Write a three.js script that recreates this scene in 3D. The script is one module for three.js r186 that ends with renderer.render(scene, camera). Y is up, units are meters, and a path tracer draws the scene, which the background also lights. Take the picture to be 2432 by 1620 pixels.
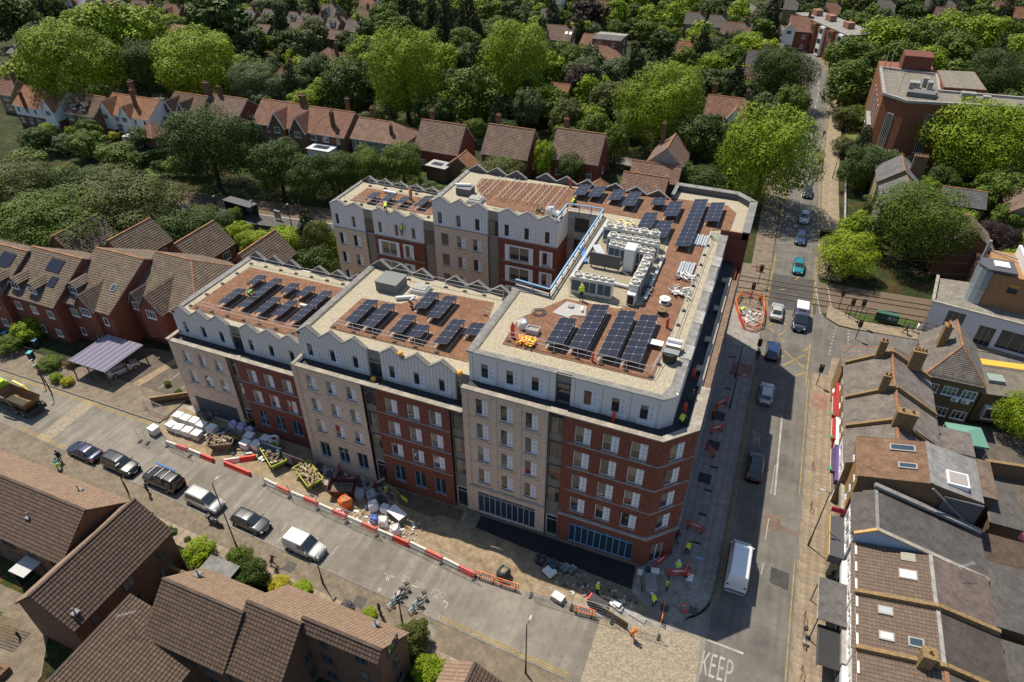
import*as THREE from 'three';
import { mergeGeometries } from 'three/addons/utils/BufferGeometryUtils.js';
import { MarchingCubes } from 'three/addons/objects/MarchingCubes.js';
import { FontLoader } from 'three/addons/loaders/FontLoader.js';
import { TextGeometry } from 'three/addons/geometries/TextGeometry.js';

// ---------------------------------------------------------------- camera, sky, sun, exposure
const PI=Math.PI,rad=d => d*PI/180;
const FPX=1600,PITCH=rad(36.5),CAMH=57,YAW=rad(22),IW=2432,IH=1620;
const scene=new THREE.Scene();
const camera=new THREE.PerspectiveCamera(2*Math.atan(IH/2/FPX)*180/PI,IW/IH,0.5,3000);
camera.position.set(0,CAMH,0);
camera.lookAt(-Math.cos(PITCH)*Math.sin(YAW),CAMH-Math.sin(PITCH),-Math.cos(PITCH)*Math.cos(YAW));
const SUN=new THREE.Vector3(-0.415,0.885,-0.255).normalize();
{ // clear summer sky, computed
  const w=512,h=256,d=new Float32Array(w*h*4);
  for (let j=0; j<h; j++) for (let i=0; i<w; i++) {
    const el=((j+0.5)/h-0.5)*PI,az=((i+0.5)/w-0.5)*2*PI;
    const dir=new THREE.Vector3(Math.cos(el)*Math.cos(az),Math.sin(el),Math.cos(el)*Math.sin(az));
    const t=Math.max(0,dir.y),hz=Math.pow(1-t,4),c=Math.max(0,dir.dot(SUN)),glow=0.5*Math.pow(c,10);
    const k=dir.y<0?0.45:1;
    d.set([k*(0.22+0.36*hz+glow),k*(0.35+0.32*hz+glow),k*(0.60+0.20*hz+glow*0.9),1],(j*w+i)*4);
  }
  const t=new THREE.DataTexture(d,w,h,THREE.RGBAFormat,THREE.FloatType);
  t.mapping=THREE.EquirectangularReflectionMapping; t.magFilter=THREE.LinearFilter; t.needsUpdate=true;
  scene.background=t; scene.environment=t; scene.backgroundIntensity=0.6; scene.environmentIntensity=0.6;
}
const sun=new THREE.DirectionalLight(new THREE.Color(1.0,0.9,0.76),4.8);
sun.position.copy(SUN).multiplyScalar(300).add(new THREE.Vector3(-30,0,-80)); sun.target.position.set(-30,0,-80);
sun.castShadow=true; sun.shadow.mapSize.set(4096,4096);
Object.assign(sun.shadow.camera,{ left: -250,right: 250,top: 250,bottom: -250,near: 1,far: 900 });
scene.add(sun,sun.target);
const renderer=new THREE.WebGLRenderer({ antialias: true });
renderer.toneMapping=THREE.LinearToneMapping; renderer.toneMappingExposure=1.2;
renderer.shadowMap.enabled=true;

// ---------------------------------------------------------------- helpers
// a pixel of the photograph gives a direction; the point is where that ray meets height h
function G(px,py,h=0) {
  const a=(px-IW/2)/FPX,b=-(py-IH/2)/FPX;
  const dy=-Math.sin(PITCH)+b*Math.cos(PITCH),dz=-Math.cos(PITCH)-b*Math.sin(PITCH);
  const t=(h-CAMH)/dy,x=a*t,z=dz*t;
  return new THREE.Vector3(x*Math.cos(YAW)+z*Math.sin(YAW),h,-x*Math.sin(YAW)+z*Math.cos(YAW));
}
const zoomA=(x,y,h) => G(x/2.871,y/2.871,h),zoomB=(x,y,h) => G(800+x/2.871,y/2.871,h),zoomC=(x,y,h) => G(1612+x/2.871,y/2.871,h);
const zoomS=(x,y,h) => G(x*1.0331,y*1.0331,h);
function rng(seed) { let s=seed >>> 0; return () => { s=(s+0x6D2B79F5) | 0; let t=Math.imul(s ^ s >>> 15,1 | s); t=t+Math.imul(t ^ t >>> 7,61 | t) ^ t; return ((t ^ t >>> 14) >>> 0)/4294967296; }; }
const R0=rng(7); const rr=(a,b,r=R0) => a+(b-a)*r();
const V3=(x,y,z) => new THREE.Vector3(x,y,z);
const counts={};
function numbered(n) { counts[n]=(counts[n] ?? -1)+1; return counts[n]?n+'_'+String(counts[n]).padStart(3,'0'):n; }
function tag(o,label,category,group,kind) {
  if (label) o.userData.label=label; if (category) o.userData.category=category;
  if (group) o.userData.group=group; if (kind) o.userData.kind=kind; return o;
}
function thing(name,label,category,pos=[0,0,0],turn=0,group) {
  const o=new THREE.Group(); o.name=numbered(name); o.position.set(...pos); o.rotation.y=turn; scene.add(o);
  return tag(o,label,category,group);
}
function copyOf(root,pos,turn=0,label,group) {
  const r=root.clone(); r.name=numbered(root.name.replace(/_\d{3}$/,'')); r.userData={ ...root.userData };
  r.position.set(...pos); r.rotation.y=turn; scene.add(r); tag(r,label,null,group); return r;
}
function shade(m) { m.castShadow=true; m.receiveShadow=true; return m; }
function part(name,geo,mat,parent) { const m=shade(new THREE.Mesh(geo,mat)); m.name=name; parent.add(m); return m; }
function struct(name,geo,mat) { const m=shade(new THREE.Mesh(geo,mat)); m.name=numbered(name); m.userData.kind='structure'; scene.add(m); return m; }

class MB { // collects faces, box-mapped uv in metres, flat normals
  constructor() { this.p=[]; this.m=null; }
  at(x,y,z,ry=0) { this.m=new THREE.Matrix4().makeRotationY(ry).setPosition(x,y,z); return this; }
  _v(v) { const a=Array.isArray(v)?V3(...v):v.clone(); if (this.m) a.applyMatrix4(this.m); this.p.push(a.x,a.y,a.z); }
  tri(a,b,c) { this._v(a); this._v(b); this._v(c); return this; }
  quad(a,b,c,d) { return this.tri(a,b,c).tri(a,c,d); }
  box(x0,x1,y0,y1,z0,z1) {
    const A=[x0,y0,z0],B=[x1,y0,z0],C=[x1,y0,z1],D=[x0,y0,z1],E=[x0,y1,z0],F=[x1,y1,z0],H=[x1,y1,z1],I=[x0,y1,z1];
    return this.quad(I,H,F,E).quad(A,B,C,D).quad(D,C,H,I).quad(B,A,E,F).quad(C,B,F,H).quad(A,D,I,E);
  }
  cbox(x,y,z,w,h,d) { return this.box(x-w/2,x+w/2,y,y+h,z-d/2,z+d/2); }
  beam(a,b,w,h=w) { // square bar from a to b
    a=Array.isArray(a)?V3(...a):a; b=Array.isArray(b)?V3(...b):b;
    const d=b.clone().sub(a).normalize(),up=Math.abs(d.y)>0.95?V3(1,0,0):V3(0,1,0);
    const s=d.clone().cross(up).normalize().multiplyScalar(w/2),u=s.clone().cross(d).normalize().multiplyScalar(h/2);
    const q=(o,i,j) => o.clone().addScaledVector(s,i).addScaledVector(u,j);
    const A=[q(a,-1,-1),q(a,1,-1),q(a,1,1),q(a,-1,1)],B=[q(b,-1,-1),q(b,1,-1),q(b,1,1),q(b,-1,1)];
    for (let i=0; i<4; i++) { const j=(i+1) % 4; this.quad(A[i],A[j],B[j],B[i]); }
    return this.quad(A[3],A[2],A[1],A[0]).quad(B[0],B[1],B[2],B[3]);
  }
  cyl(a,b,r0,r1=r0,n=8,caps=true) {
    a=Array.isArray(a)?V3(...a):a; b=Array.isArray(b)?V3(...b):b;
    const d=b.clone().sub(a).normalize(),up=Math.abs(d.y)>0.95?V3(1,0,0):V3(0,1,0);
    const s=d.clone().cross(up).normalize(),u=s.clone().cross(d).normalize();
    const q=(o,r,i) => { const t=i/n*2*PI; return o.clone().addScaledVector(s,r*Math.cos(t)).addScaledVector(u,r*Math.sin(t)); };
    for (let i=0; i<n; i++) {
      this.quad(q(a,r0,i),q(b,r1,i),q(b,r1,i+1),q(a,r0,i+1));
      if (caps) { this.tri(a,q(a,r0,i),q(a,r0,i+1)); this.tri(b,q(b,r1,i+1),q(b,r1,i)); }
    }
    return this;
  }
  prism(pts,y0,y1) { // pts [x,z] polygon
    const sh=pts.map(p => new THREE.Vector2(p[0],p[1])),f=THREE.ShapeUtils.triangulateShape(sh,[]);
    for (const t of f) { const [a,b,c]=t.map(i => pts[i]); const k=(b[0]-a[0])*(c[1]-a[1])-(b[1]-a[1])*(c[0]-a[0]);
      const o=k<0?[a,b,c]:[a,c,b]; this.tri(...o.map(p => [p[0],y1,p[1]])); if (y0<y1) this.tri(...o.reverse().map(p => [p[0],y0,p[1]])); }
    if (y0<y1) for (let i=0; i<pts.length; i++) { const a=pts[i],b=pts[(i+1) % pts.length]; this.quad([a[0],y0,a[1]],[b[0],y0,b[1]],[b[0],y1,b[1]],[a[0],y1,a[1]]); }
    return this;
  }
  geo() {
    const n=this.p.length,pos=new Float32Array(this.p),nor=new Float32Array(n),uv=new Float32Array(n/3*2);
    const a=V3(),b=V3(),c=V3();
    for (let i=0; i<n; i += 9) {
      a.fromArray(pos,i); b.fromArray(pos,i+3); c.fromArray(pos,i+6); b.sub(a); c.sub(a); b.cross(c).normalize();
      const ax=Math.abs(b.x),ay=Math.abs(b.y),az=Math.abs(b.z);
      for (let k=0; k<3; k++) {
        const o=i+k*3; nor[o]=b.x; nor[o+1]=b.y; nor[o+2]=b.z;
        const x=pos[o],y=pos[o+1],z=pos[o+2],u=o/3*2;
        if (ay >= ax && ay >= az) { uv[u]=x; uv[u+1]=z; } else if (ax>az) { uv[u]=z; uv[u+1]=y; } else { uv[u]=x; uv[u+1]=y; }
      }
    }
    const g=new THREE.BufferGeometry();
    g.setAttribute('position',new THREE.BufferAttribute(pos,3)); g.setAttribute('normal',new THREE.BufferAttribute(nor,3)); g.setAttribute('uv',new THREE.BufferAttribute(uv,2));
    return g;
  }
  build(name,mat,parent) { return part(name,this.geo(),mat,parent); }
}
const bx=(...a) => new MB().box(...a);
// a wall in the plane o + s*ux + y*up, normal n, with openings [s0,s1,y0,y1] and reveals
function facade(mb,o,ux,n,s0,s1,y0,y1,holes,depth=0.2) {
  const P=(s,y,k=0) => V3(o.x+ux.x*s-n.x*k,y,o.z+ux.z*s-n.z*k);
  const xs=[...new Set([s0,s1,...holes.flatMap(h => [h[0],h[1]])])].sort((a,b) => a-b),ys=[...new Set([y0,y1,...holes.flatMap(h => [h[2],h[3]])])].sort((a,b) => a-b);
  for (let j=0; j+1<ys.length; j++) {
    let run=null;
    for (let i=0; i+1<xs.length; i++) {
      const cx=(xs[i]+xs[i+1])/2,cy=(ys[j]+ys[j+1])/2,hole=holes.some(h => cx>h[0] && cx<h[1] && cy>h[2] && cy<h[3]);
      if (!hole) { if (run === null) run=xs[i]; if (i+2 === xs.length) mb.quad(P(run,ys[j]),P(xs[i+1],ys[j]),P(xs[i+1],ys[j+1]),P(run,ys[j+1])); }
      else if (run !== null) { mb.quad(P(run,ys[j]),P(xs[i],ys[j]),P(xs[i],ys[j+1]),P(run,ys[j+1])); run=null; }
    }
  }
  for (const [a,b,c,d] of holes) {
    mb.quad(P(a,c),P(a,d),P(a,d,depth),P(a,c,depth)).quad(P(b,d),P(b,c),P(b,c,depth),P(b,d,depth));
    mb.quad(P(a,d),P(b,d),P(b,d,depth),P(a,d,depth)).quad(P(b,c),P(a,c),P(a,c,depth),P(b,c,depth));
  }
  return mb;
}
// ---------------------------------------------------------------- textures and materials
function lattice(seed,n) { const r=rng(seed),a=new Float32Array(n*n); for (let i=0; i<n*n; i++) a[i]=r(); return (x,y) => { x=((x % n)+n) % n; y=((y % n)+n) % n; const i=Math.floor(x),j=Math.floor(y),f=x-i,g=y-j,u=f*f*(3-2*f),v=g*g*(3-2*g),i1=(i+1) % n,j1=(j+1) % n; return (a[j*n+i]*(1-u)+a[j*n+i1]*u)*(1-v)+(a[j1*n+i]*(1-u)+a[j1*n+i1]*u)*v; }; }
function tex(n,metres,fn,srgb=true) {
  const d=new Uint8Array(n*n*4);
  for (let j=0; j<n; j++) for (let i=0; i<n; i++) { const c=fn(i/n,j/n,i,j),o=(j*n+i)*4; for (let k=0; k<3; k++) d[o+k]=Math.max(0,Math.min(255,(Array.isArray(c)?c[k]:c)*255)); d[o+3]=255; }
  const t=new THREE.DataTexture(d,n,n); t.wrapS=t.wrapT=THREE.RepeatWrapping; t.magFilter=THREE.LinearFilter; t.minFilter=THREE.LinearMipmapLinearFilter; t.generateMipmaps=true;
  if (srgb) t.colorSpace=THREE.SRGBColorSpace; t.repeat.set(1/metres,1/metres); t.needsUpdate=true; return t;
}
const L8=lattice(1,8),L16=lattice(2,16),L32=lattice(3,32),L64=lattice(4,64),L128=lattice(5,128),L256=lattice(6,256);
const fb=(u,v) => 0.3*L8(u*8,v*8)+0.25*L16(u*16,v*16)+0.2*L32(u*32,v*32)+0.15*L64(u*64,v*64)+0.1*L128(u*128,v*128);
const T={
  grain: tex(512,5,(u,v,i,j) => 0.72+0.2*(fb(u,v)-0.5)*2+0.16*(L256(i/2,j/2)-0.5)),
  road: tex(1024,23,(u,v,i,j) => { const w=fb(u,v),s=L64(u*64,v*4); return 0.80+0.34*(w-0.5)+0.10*(s-0.5)+0.10*(L256(i/2,j/2)-0.5); }),
  gravel: tex(512,3.4,(u,v,i,j) => { const a=L128(u*128,v*128),b=L64(u*64+9,v*64); const k=0.76+0.42*(a-0.5)+0.22*(b-0.5); return [k,k*0.985,k*0.95]; }),
  sedum: tex(512,4.3,(u,v,i,j) => { const a=L128(u*128,v*128),b=fb(u,v); const k=0.74+0.36*(a-0.5)+0.36*(b-0.5); return [k,k*0.97,k*0.94]; }),
  lawn: tex(1024,37,(u,v,i,j) => { const a=fb(u,v),b=L256(i/4,j/4),e=L32(u*32+5,v*32); const k=0.55+0.6*(a-0.5)+0.35*(b-0.5); return e>0.66?[k*1.05,k*0.86,k*0.62]:[k*0.72,k*0.86,k*0.46]; }),
  tile: tex(512,6.1,(u,v,i,j) => { const a=fb(u,v),b=L128(u*128,v*128),s=L64(u*64+3,v*64); const k=0.74+0.4*(a-0.5)+0.24*(b-0.5)+(s>0.9?0.12:0); return [k,k*(0.97+0.06*(a-0.5)),k*0.95]; }),
  brickTan: tex(1024,4.3,(u,v,i,j) => { const row=Math.floor(v*56),o=row % 2*0.5,bu=u*20+o,fx=bu % 1,fy=(v*56) % 1; const h=Math.sin(row*127.1+(Math.floor(bu) % 20)*311.7)*43758.5; const q=h-Math.floor(h); if (fx<0.06 || fy<0.16) return [0.80,0.76,0.70]; const k=0.72+0.26*q; return q>0.74?[k*0.95,k*0.80,k*0.68]:[k,k*0.93,k*0.85]; }),
  brickRed: tex(1024,4.3,(u,v,i,j) => { const row=Math.floor(v*56),o=row % 2*0.5,bu=u*20+o,fx=bu % 1,fy=(v*56) % 1; const h=Math.sin(row*97.1+(Math.floor(bu) % 20)*211.7)*43758.5; const q=h-Math.floor(h); const k=(fx<0.06 || fy<0.16)?0.58:0.66+0.24*q+0.14*(fb(u,v)-0.5); return [k,k*0.98,k*0.95]; }),
  setts: tex(512,3.2,(u,v) => { const row=Math.floor(v*26),bu=u*16+row % 2*0.5,fx=bu % 1,fy=(v*26) % 1; const h=Math.sin(row*97.1+(Math.floor(bu) % 16)*51.7)*43758.5,q=h-Math.floor(h); return (fx<0.1 || fy<0.14?0.6:0.70+0.2*q)+0.14*(fb(u,v)-0.5); }),
};
const matCache={};
function mat(r,g,b,o={}) {
  const key=[r,g,b,JSON.stringify({ ...o,map: o.map?o.map.uuid:0 })].join(); if (matCache[key]) return matCache[key];
  const { rough=0.85,metal=0,map,clear,bump,trans,emis,vc }=o;
  const m=(clear || trans)?new THREE.MeshPhysicalMaterial():new THREE.MeshStandardMaterial();
  m.color.setRGB(r,g,b); m.roughness=rough; m.metalness=metal; m.side=THREE.DoubleSide;
  if (map) m.map=map; if (bump) { m.bumpMap=map; m.bumpScale=bump; }
  if (clear) { m.clearcoat=clear; m.clearcoatRoughness=0.06; }
  if (trans) { m.transmission=trans; m.thickness=0; m.ior=1.3; }
  if (vc) m.vertexColors=true;
  return matCache[key]=m;
}
const M={
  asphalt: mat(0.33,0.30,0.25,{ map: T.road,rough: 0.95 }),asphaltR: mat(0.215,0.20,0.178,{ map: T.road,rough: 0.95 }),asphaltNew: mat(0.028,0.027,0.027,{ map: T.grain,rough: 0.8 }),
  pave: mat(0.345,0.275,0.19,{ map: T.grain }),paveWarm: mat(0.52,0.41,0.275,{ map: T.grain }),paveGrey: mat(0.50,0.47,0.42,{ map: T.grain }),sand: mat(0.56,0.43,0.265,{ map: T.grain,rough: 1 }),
  setts: mat(0.50,0.42,0.30,{ map: T.setts }),kerb: mat(0.40,0.36,0.30,{ map: T.grain }),lawn: mat(0.15,0.17,0.065,{ map: T.lawn,rough: 1 }),grass: mat(0.12,0.19,0.035,{ map: T.grain,rough: 1 }),soil: mat(0.20,0.14,0.085,{ map: T.grain,rough: 1 }),
  ballast: mat(0.25,0.19,0.14,{ map: T.gravel,rough: 1 }),
  white: mat(0.78,0.78,0.76,{ rough: 0.5 }),offwhite: mat(0.62,0.60,0.55,{ rough: 0.6,map: T.grain }),cladding: mat(0.72,0.70,0.66,{ rough: 0.55 }),frameWhite: mat(0.80,0.82,0.84,{ rough: 0.4 }),
  brickTan: mat(0.94,0.89,0.82,{ map: T.brickTan }),brickRed: mat(0.37,0.12,0.075,{ map: T.brickRed }),brickBrown: mat(0.30,0.17,0.105,{ map: T.brickRed }),brickYellow: mat(0.46,0.32,0.15,{ map: T.brickRed }),brickDark: mat(0.24,0.18,0.11,{ map: T.brickTan }),
  stone: mat(0.62,0.60,0.56,{ map: T.grain }),coping: mat(0.64,0.58,0.47,{ map: T.grain }),copingGrey: mat(0.42,0.41,0.39,{ map: T.grain }),ribGrey: mat(0.30,0.275,0.235,{ rough: 0.6 }),darkGrey: mat(0.085,0.088,0.095,{ rough: 0.6 }),membrane: mat(0.045,0.055,0.068,{ rough: 0.75,map: T.grain }),
  gravel: mat(0.68,0.62,0.49,{ map: T.gravel,rough: 1 }),sedum: mat(0.38,0.212,0.132,{ map: T.sedum,rough: 1 }),plant: mat(0.52,0.47,0.36,{ map: T.gravel,rough: 1 }),membraneGreen: mat(0.50,0.52,0.36,{ map: T.grain }),
  glass: mat(0.030,0.038,0.040,{ rough: 0.04,clear: 1 }),glassBlue: mat(0.035,0.06,0.085,{ rough: 0.06,clear: 1 }),blind: mat(0.20,0.19,0.135,{ rough: 0.5,clear: 1 }),panel: mat(0.017,0.017,0.027,{ rough: 0.25,clear: 0.45 }),alu: mat(0.62,0.62,0.62,{ rough: 0.4,metal: 0.3 }),
  black: mat(0.02,0.02,0.022,{ rough: 0.6 }),rubber: mat(0.018,0.018,0.018,{ rough: 0.9 }),steel: mat(0.38,0.38,0.37,{ rough: 0.4,metal: 0.6 }),darkSteel: mat(0.06,0.06,0.06,{ rough: 0.6 }),
  tileBrown: mat(0.14,0.10,0.075,{ map: T.tile }),tileRed: mat(0.40,0.215,0.145,{ map: T.tile }),tileOrange: mat(0.47,0.235,0.125,{ map: T.tile }),tilePink: mat(0.42,0.27,0.20,{ map: T.tile }),tileMauve: mat(0.30,0.205,0.165,{ map: T.tile }),slate: mat(0.27,0.25,0.23,{ map: T.tile }),slateBlue: mat(0.21,0.215,0.23,{ map: T.tile }),shingle: mat(0.26,0.20,0.155,{ map: T.tile }),felt: mat(0.17,0.155,0.145,{ map: T.grain }),lead: mat(0.42,0.42,0.41,{ map: T.grain }),
  ridge: mat(0.52,0.26,0.13,{ map: T.tile }),wood: mat(0.40,0.25,0.12,{ map: T.grain }),woodDark: mat(0.16,0.10,0.06,{ map: T.grain }),ply: mat(0.55,0.38,0.20,{ map: T.grain }),bark: mat(0.13,0.10,0.075,{ map: T.grain,rough: 1 }),
  red: mat(0.72,0.055,0.03,{ rough: 0.5 }),orange: mat(0.85,0.20,0.03,{ rough: 0.6 }),yellow: mat(0.85,0.62,0.06,{ rough: 0.5 }),hivis: mat(0.62,0.85,0.06,{ rough: 0.7 }),hiOrange: mat(0.95,0.25,0.03,{ rough: 0.7 }),green: mat(0.30,0.50,0.06,{ rough: 0.5 }),blue: mat(0.08,0.22,0.52,{ rough: 0.5 }),lightBlue: mat(0.20,0.42,0.62,{ rough: 0.5 }),teal: mat(0.05,0.35,0.40,{ rough: 0.5 }),
  bagWhite: mat(0.76,0.75,0.72,{ rough: 0.9 }),paintWhite: mat(0.70,0.68,0.62,{ map: T.grain }),paintYellow: mat(0.66,0.46,0.12,{ map: T.grain }),skin: mat(0.45,0.27,0.18,{ rough: 0.7 }),cloth: mat(0.035,0.037,0.045),navy: mat(0.03,0.05,0.10),
};
// sheet of ground material over a polygon of world points [x,z]
const sheet=(name,pts,y,m) => struct(name,new MB().prism(pts,y,y).geo(),m);
const flat=(name,pts,y,m,parent) => new MB().prism(pts,y,y).build(name,m,parent);
// ================================================================ THE SETTING: ground, roads, pavements, markings, railway
sheet('ground',[[-700,120],[700,120],[700,-1100],[-700,-1100]],-0.06,M.lawn);
const lerp=(a,b,t) => a+(b-a)*t;
function strip(pts,l,r) { // polygon left/right of a polyline in [x,z], direction of travel
  const A=[],B=[];
  pts.forEach((p,i) => { const a=pts[Math.max(0,i-1)],b=pts[Math.min(pts.length-1,i+1)]; const dx=b[0]-a[0],dz=b[1]-a[1],n=Math.hypot(dx,dz); const nx=-dz/n,nz=dx/n; A.push([p[0]+nx*l,p[1]+nz*l]); B.push([p[0]+nx*r,p[1]+nz*r]); });
  return A.concat(B.reverse());
}
function stripMB(pts,l,r,y0,y1,mb=new MB()) {
  const P=strip(pts,l,r),n=pts.length;
  for (let i=0; i+1<n; i++) mb.prism([P[i],P[i+1],P[2*n-2-i],P[2*n-1-i]],y0,y1);
  return mb;
}
const nearK=x => lerp(-31.3,-28.4,(x+59)/53),farK=x => x<-62?-39.6:lerp(-39.2,-34.9,(x+62)/62);
// front street and the long road north
const corner=(cx,cz,r,a0,a1,n=8) => Array.from({ length: n+1 },(_,i) => { const t=rad(lerp(a0,a1,i/n)); return [cx+r*Math.cos(t),cz+r*Math.sin(t)]; });
const nR=[[7.35,60],[7.35,-60],[7.35,-110],[6.4,-150],[6.6,-180],[7.4,-213],[6.4,-236],[2.0,-258],[-4,-278],[-18,-315],[-40,-370],[-60,-430]];
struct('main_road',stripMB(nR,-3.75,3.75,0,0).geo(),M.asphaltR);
sheet('front_street',[[-170,nearK(-170)],[-6,nearK(-6)],[3.9,-26.8],[3.9,-41.5],...corner(-0.2,-41.3,4.1,0,58),[-0.2,-35.2],[-62,farK(-62)],[-62.1,-39.6],[-170,-39.6]],0.004,M.asphalt);
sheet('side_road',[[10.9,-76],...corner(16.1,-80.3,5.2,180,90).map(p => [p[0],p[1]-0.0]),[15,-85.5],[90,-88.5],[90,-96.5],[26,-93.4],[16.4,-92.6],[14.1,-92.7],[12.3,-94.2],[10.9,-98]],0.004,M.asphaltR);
sheet('sett_paving',[[-5.4,-34.9],[3.4,-36.6],[3.9,-29],[2.8,-26.6],[-5.4,-28.2]],0.010,M.setts);
sheet('sett_paving',[[-74.6,-39.5],[-72.6,-39.5],[-72.2,-32.1],[-74.2,-32.2]],0.010,M.setts);
sheet('site_base',[[-62.3,-43.5],[3.6,-45],[3.6,-41],[0.6,-35.6],[-0.4,-34.9],[-12,-35.4],[-62.3,-39.4]],0.008,M.paveGrey); sheet('crossing_apron',[[-14,-88],[3.6,-92],[3.5,-107],[-14,-106]],-0.01,M.pave);
// building-site apron: sand, dark new tarmac, concrete
sheet('site_ground',[[-62,-43.2],[-0.6,-44],[-0.6,-37],[-12,-35],[-24,-35.6],[-46,-37.2],[-59.5,-37.9],[-62,-39]],0.014,M.sand);
sheet('site_concrete',[[-22,-41.8],[-4,-41.9],[-0.9,-38.8],[-4.5,-36.9],[-12,-37.2],[-21.5,-38.8]],0.019,mat(0.40,0.33,0.23,{ map: T.grain }));
sheet('new_tarmac',[[-20.3,-41.5],[-3.7,-41.7],[-3.5,-38.9],[-9,-39.2],[-12.6,-39.3],[-20.2,-39.9]],0.024,M.asphaltNew);
sheet('mud_patch',[[-31,-41.5],[-22.2,-41.5],[-22,-40],[-24.5,-39.4],[-29,-39.6]],0.024,mat(0.24,0.18,0.11,{ map: T.grain,rough: 1 }));
// sand heap in front of the block
{ const g=new THREE.PlaneGeometry(13,4.2,52,18); g.rotateX(-PI/2); const p=g.attributes.position,L=lattice(44,16);
  for (let i=0; i<p.count; i++) { const x=p.getX(i),z=p.getZ(i),e=Math.max(0,1-Math.pow(x/6.5,2))*Math.max(0,1-Math.pow(z/2.1,2)); p.setY(i,e*(0.10+0.42*L(x*0.7+8,z*0.9+8)+0.10*L(x*2.6+3,z*2.6))); }
  g.computeVertexNormals(); const uv=g.attributes.uv; for (let i=0; i<uv.count; i++) uv.setXY(i,p.getX(i),p.getZ(i));
  const o=part(numbered('sand_heap'),g,M.sand,scene); o.position.set(-18.5,0.02,-37.6); o.rotation.y=-0.06; tag(o,'low trodden heap of pale sand beside the red and white barriers','sand'); }
// pavements, raised, with kerbs
function pave(name,pts,m,y=0.12) { return struct(name,new MB().prism(pts,-0.05,y).geo(),m); }
const pvE=pave('pavement',[[11.05,60],[14.6,60],[14.6,-84.6],[13.4,-84.1],...corner(16.1,-80.3,5.05,132,180,5)],M.paveWarm);
const pvW=pave('pavement',[[-1,-44.2],[-3.4,-41.7],[-3.4,-38.6],[-0.7,-36.9],[0.9,-36.6],...corner(-0.2,-41.3,3.85,62,0,6),[3.65,-92.5],[-1,-92.5]],M.paveGrey);
const pvN=pave('pavement',[[-175,nearK(-175)+0.1],[-6,nearK(-6)+0.1],[2,-26.4],[2,-23],[-14,-25.2],[-30,-26],[-54,-27.4],[-175,-32]],M.pave);
pave('pavement',[[-170,-39.7],[-62.4,-39.7],[-62.4,-44],[-170,-44]],M.pave);
pave('pavement',[[12.4,-94.3],[14.2,-92.9],[16.4,-92.75],[90,-96.8],[90,-99],[17,-95.3],[12.6,-98]],M.paveWarm);
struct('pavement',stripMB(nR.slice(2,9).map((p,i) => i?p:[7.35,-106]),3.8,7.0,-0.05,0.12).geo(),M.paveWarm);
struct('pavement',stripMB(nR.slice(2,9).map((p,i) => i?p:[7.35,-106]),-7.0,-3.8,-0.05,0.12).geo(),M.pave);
{ const k=(a,b) => struct('kerb',new MB().beam([a[0],0.07,a[1]],[b[0],0.07,b[1]],0.16,0.16).geo(),M.kerb);
  k([10.98,60],[10.98,-77]); k([3.72,-41.5],[3.72,-92]); k([-150,nearK(-150)],[-6,nearK(-6)]); k([-150,-39.68],[-62.5,-39.68]); }
// individual paving slabs where they can be told apart
function slabs(parent,x0,nx,w,z0,nz,d,y,mats,seed,bond=true) {
  const r=rng(seed),g=new MB().box(-w/2+0.008,w/2-0.008,-0.03,0.012,-d/2+0.008,d/2-0.008).geo(); let n=0; const rest=new MB();
  for (let j=0; j<nz; j++) for (let i=0; i<nx; i++) {
    const x=x0+(i+0.5)*w+(bond && j % 2?0.12*w:0),z=z0-(j+0.5)*d,m=mats[Math.floor(r()*mats.length)],dy=r()*0.006;
    if (n++<300) { const s=part('paving_slab',g,m,parent); s.position.set(x,y+dy,z); }
    else rest.box(x-w/2+0.008,x+w/2-0.008,y-0.03,y+0.012+dy,z-d/2+0.008,z+d/2-0.008);
  }
  if (rest.p.length) tag(rest.build('paving_slabs',mats[0],parent),null,null,null,'stuff');
}
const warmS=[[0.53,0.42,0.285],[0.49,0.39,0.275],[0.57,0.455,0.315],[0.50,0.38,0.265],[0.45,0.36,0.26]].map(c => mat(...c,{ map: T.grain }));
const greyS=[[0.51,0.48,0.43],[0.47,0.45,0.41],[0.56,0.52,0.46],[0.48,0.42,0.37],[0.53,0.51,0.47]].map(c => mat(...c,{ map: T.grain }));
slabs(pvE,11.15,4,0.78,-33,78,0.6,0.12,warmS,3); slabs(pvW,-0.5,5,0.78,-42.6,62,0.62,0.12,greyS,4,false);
{ const r=rng(5),g=new MB().box(-0.44,0.44,-0.03,0.012,-0.44,0.44).geo();
  for (let i=0; i<62; i++) { const x=-55+i*0.9 % 28-0,k=i<31?0:1,X=-54.5+(i % 31)*0.9; const s=part('paving_slab',g,warmS[Math.floor(r()*3)],pvN); s.position.set(X,0.12,lerp(-28.3,-26.9,(X+54)/28)+k*0.9); s.rotation.y=-0.05; }
  for (let i=0; i<12; i++) { const X=-26+i*0.9; const s=part('paving_slab',g,warmS[i % 3],pvN); s.position.set(X,0.12,-26.7+i*0.06); s.rotation.y=-0.05; } }
sheet('pavement_patch',[[-21,-28.6],[-18.6,-28.5],[-18.6,-27.3],[-21,-27.4]],0.128,M.kerb);
for (const [x,z,w] of [[-35.6,-29.3,1.1],[-27.2,-28.6,1.1],[1.9,-39.2,0.8],[-0.5,-38.4,0.7]]) sheet('manhole_cover',[[x,z],[x+w,z+0.03],[x+w,z+w],[x,z+w]],0.136,mat(0.16,0.15,0.13,{ map: T.grain }));
sheet('tactile_paving',[[0.9,-78.2],[3.5,-78.2],[3.5,-75.2],[0.9,-75.2]],0.142,mat(0.42,0.22,0.18,{ map: T.grain }));
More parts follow.
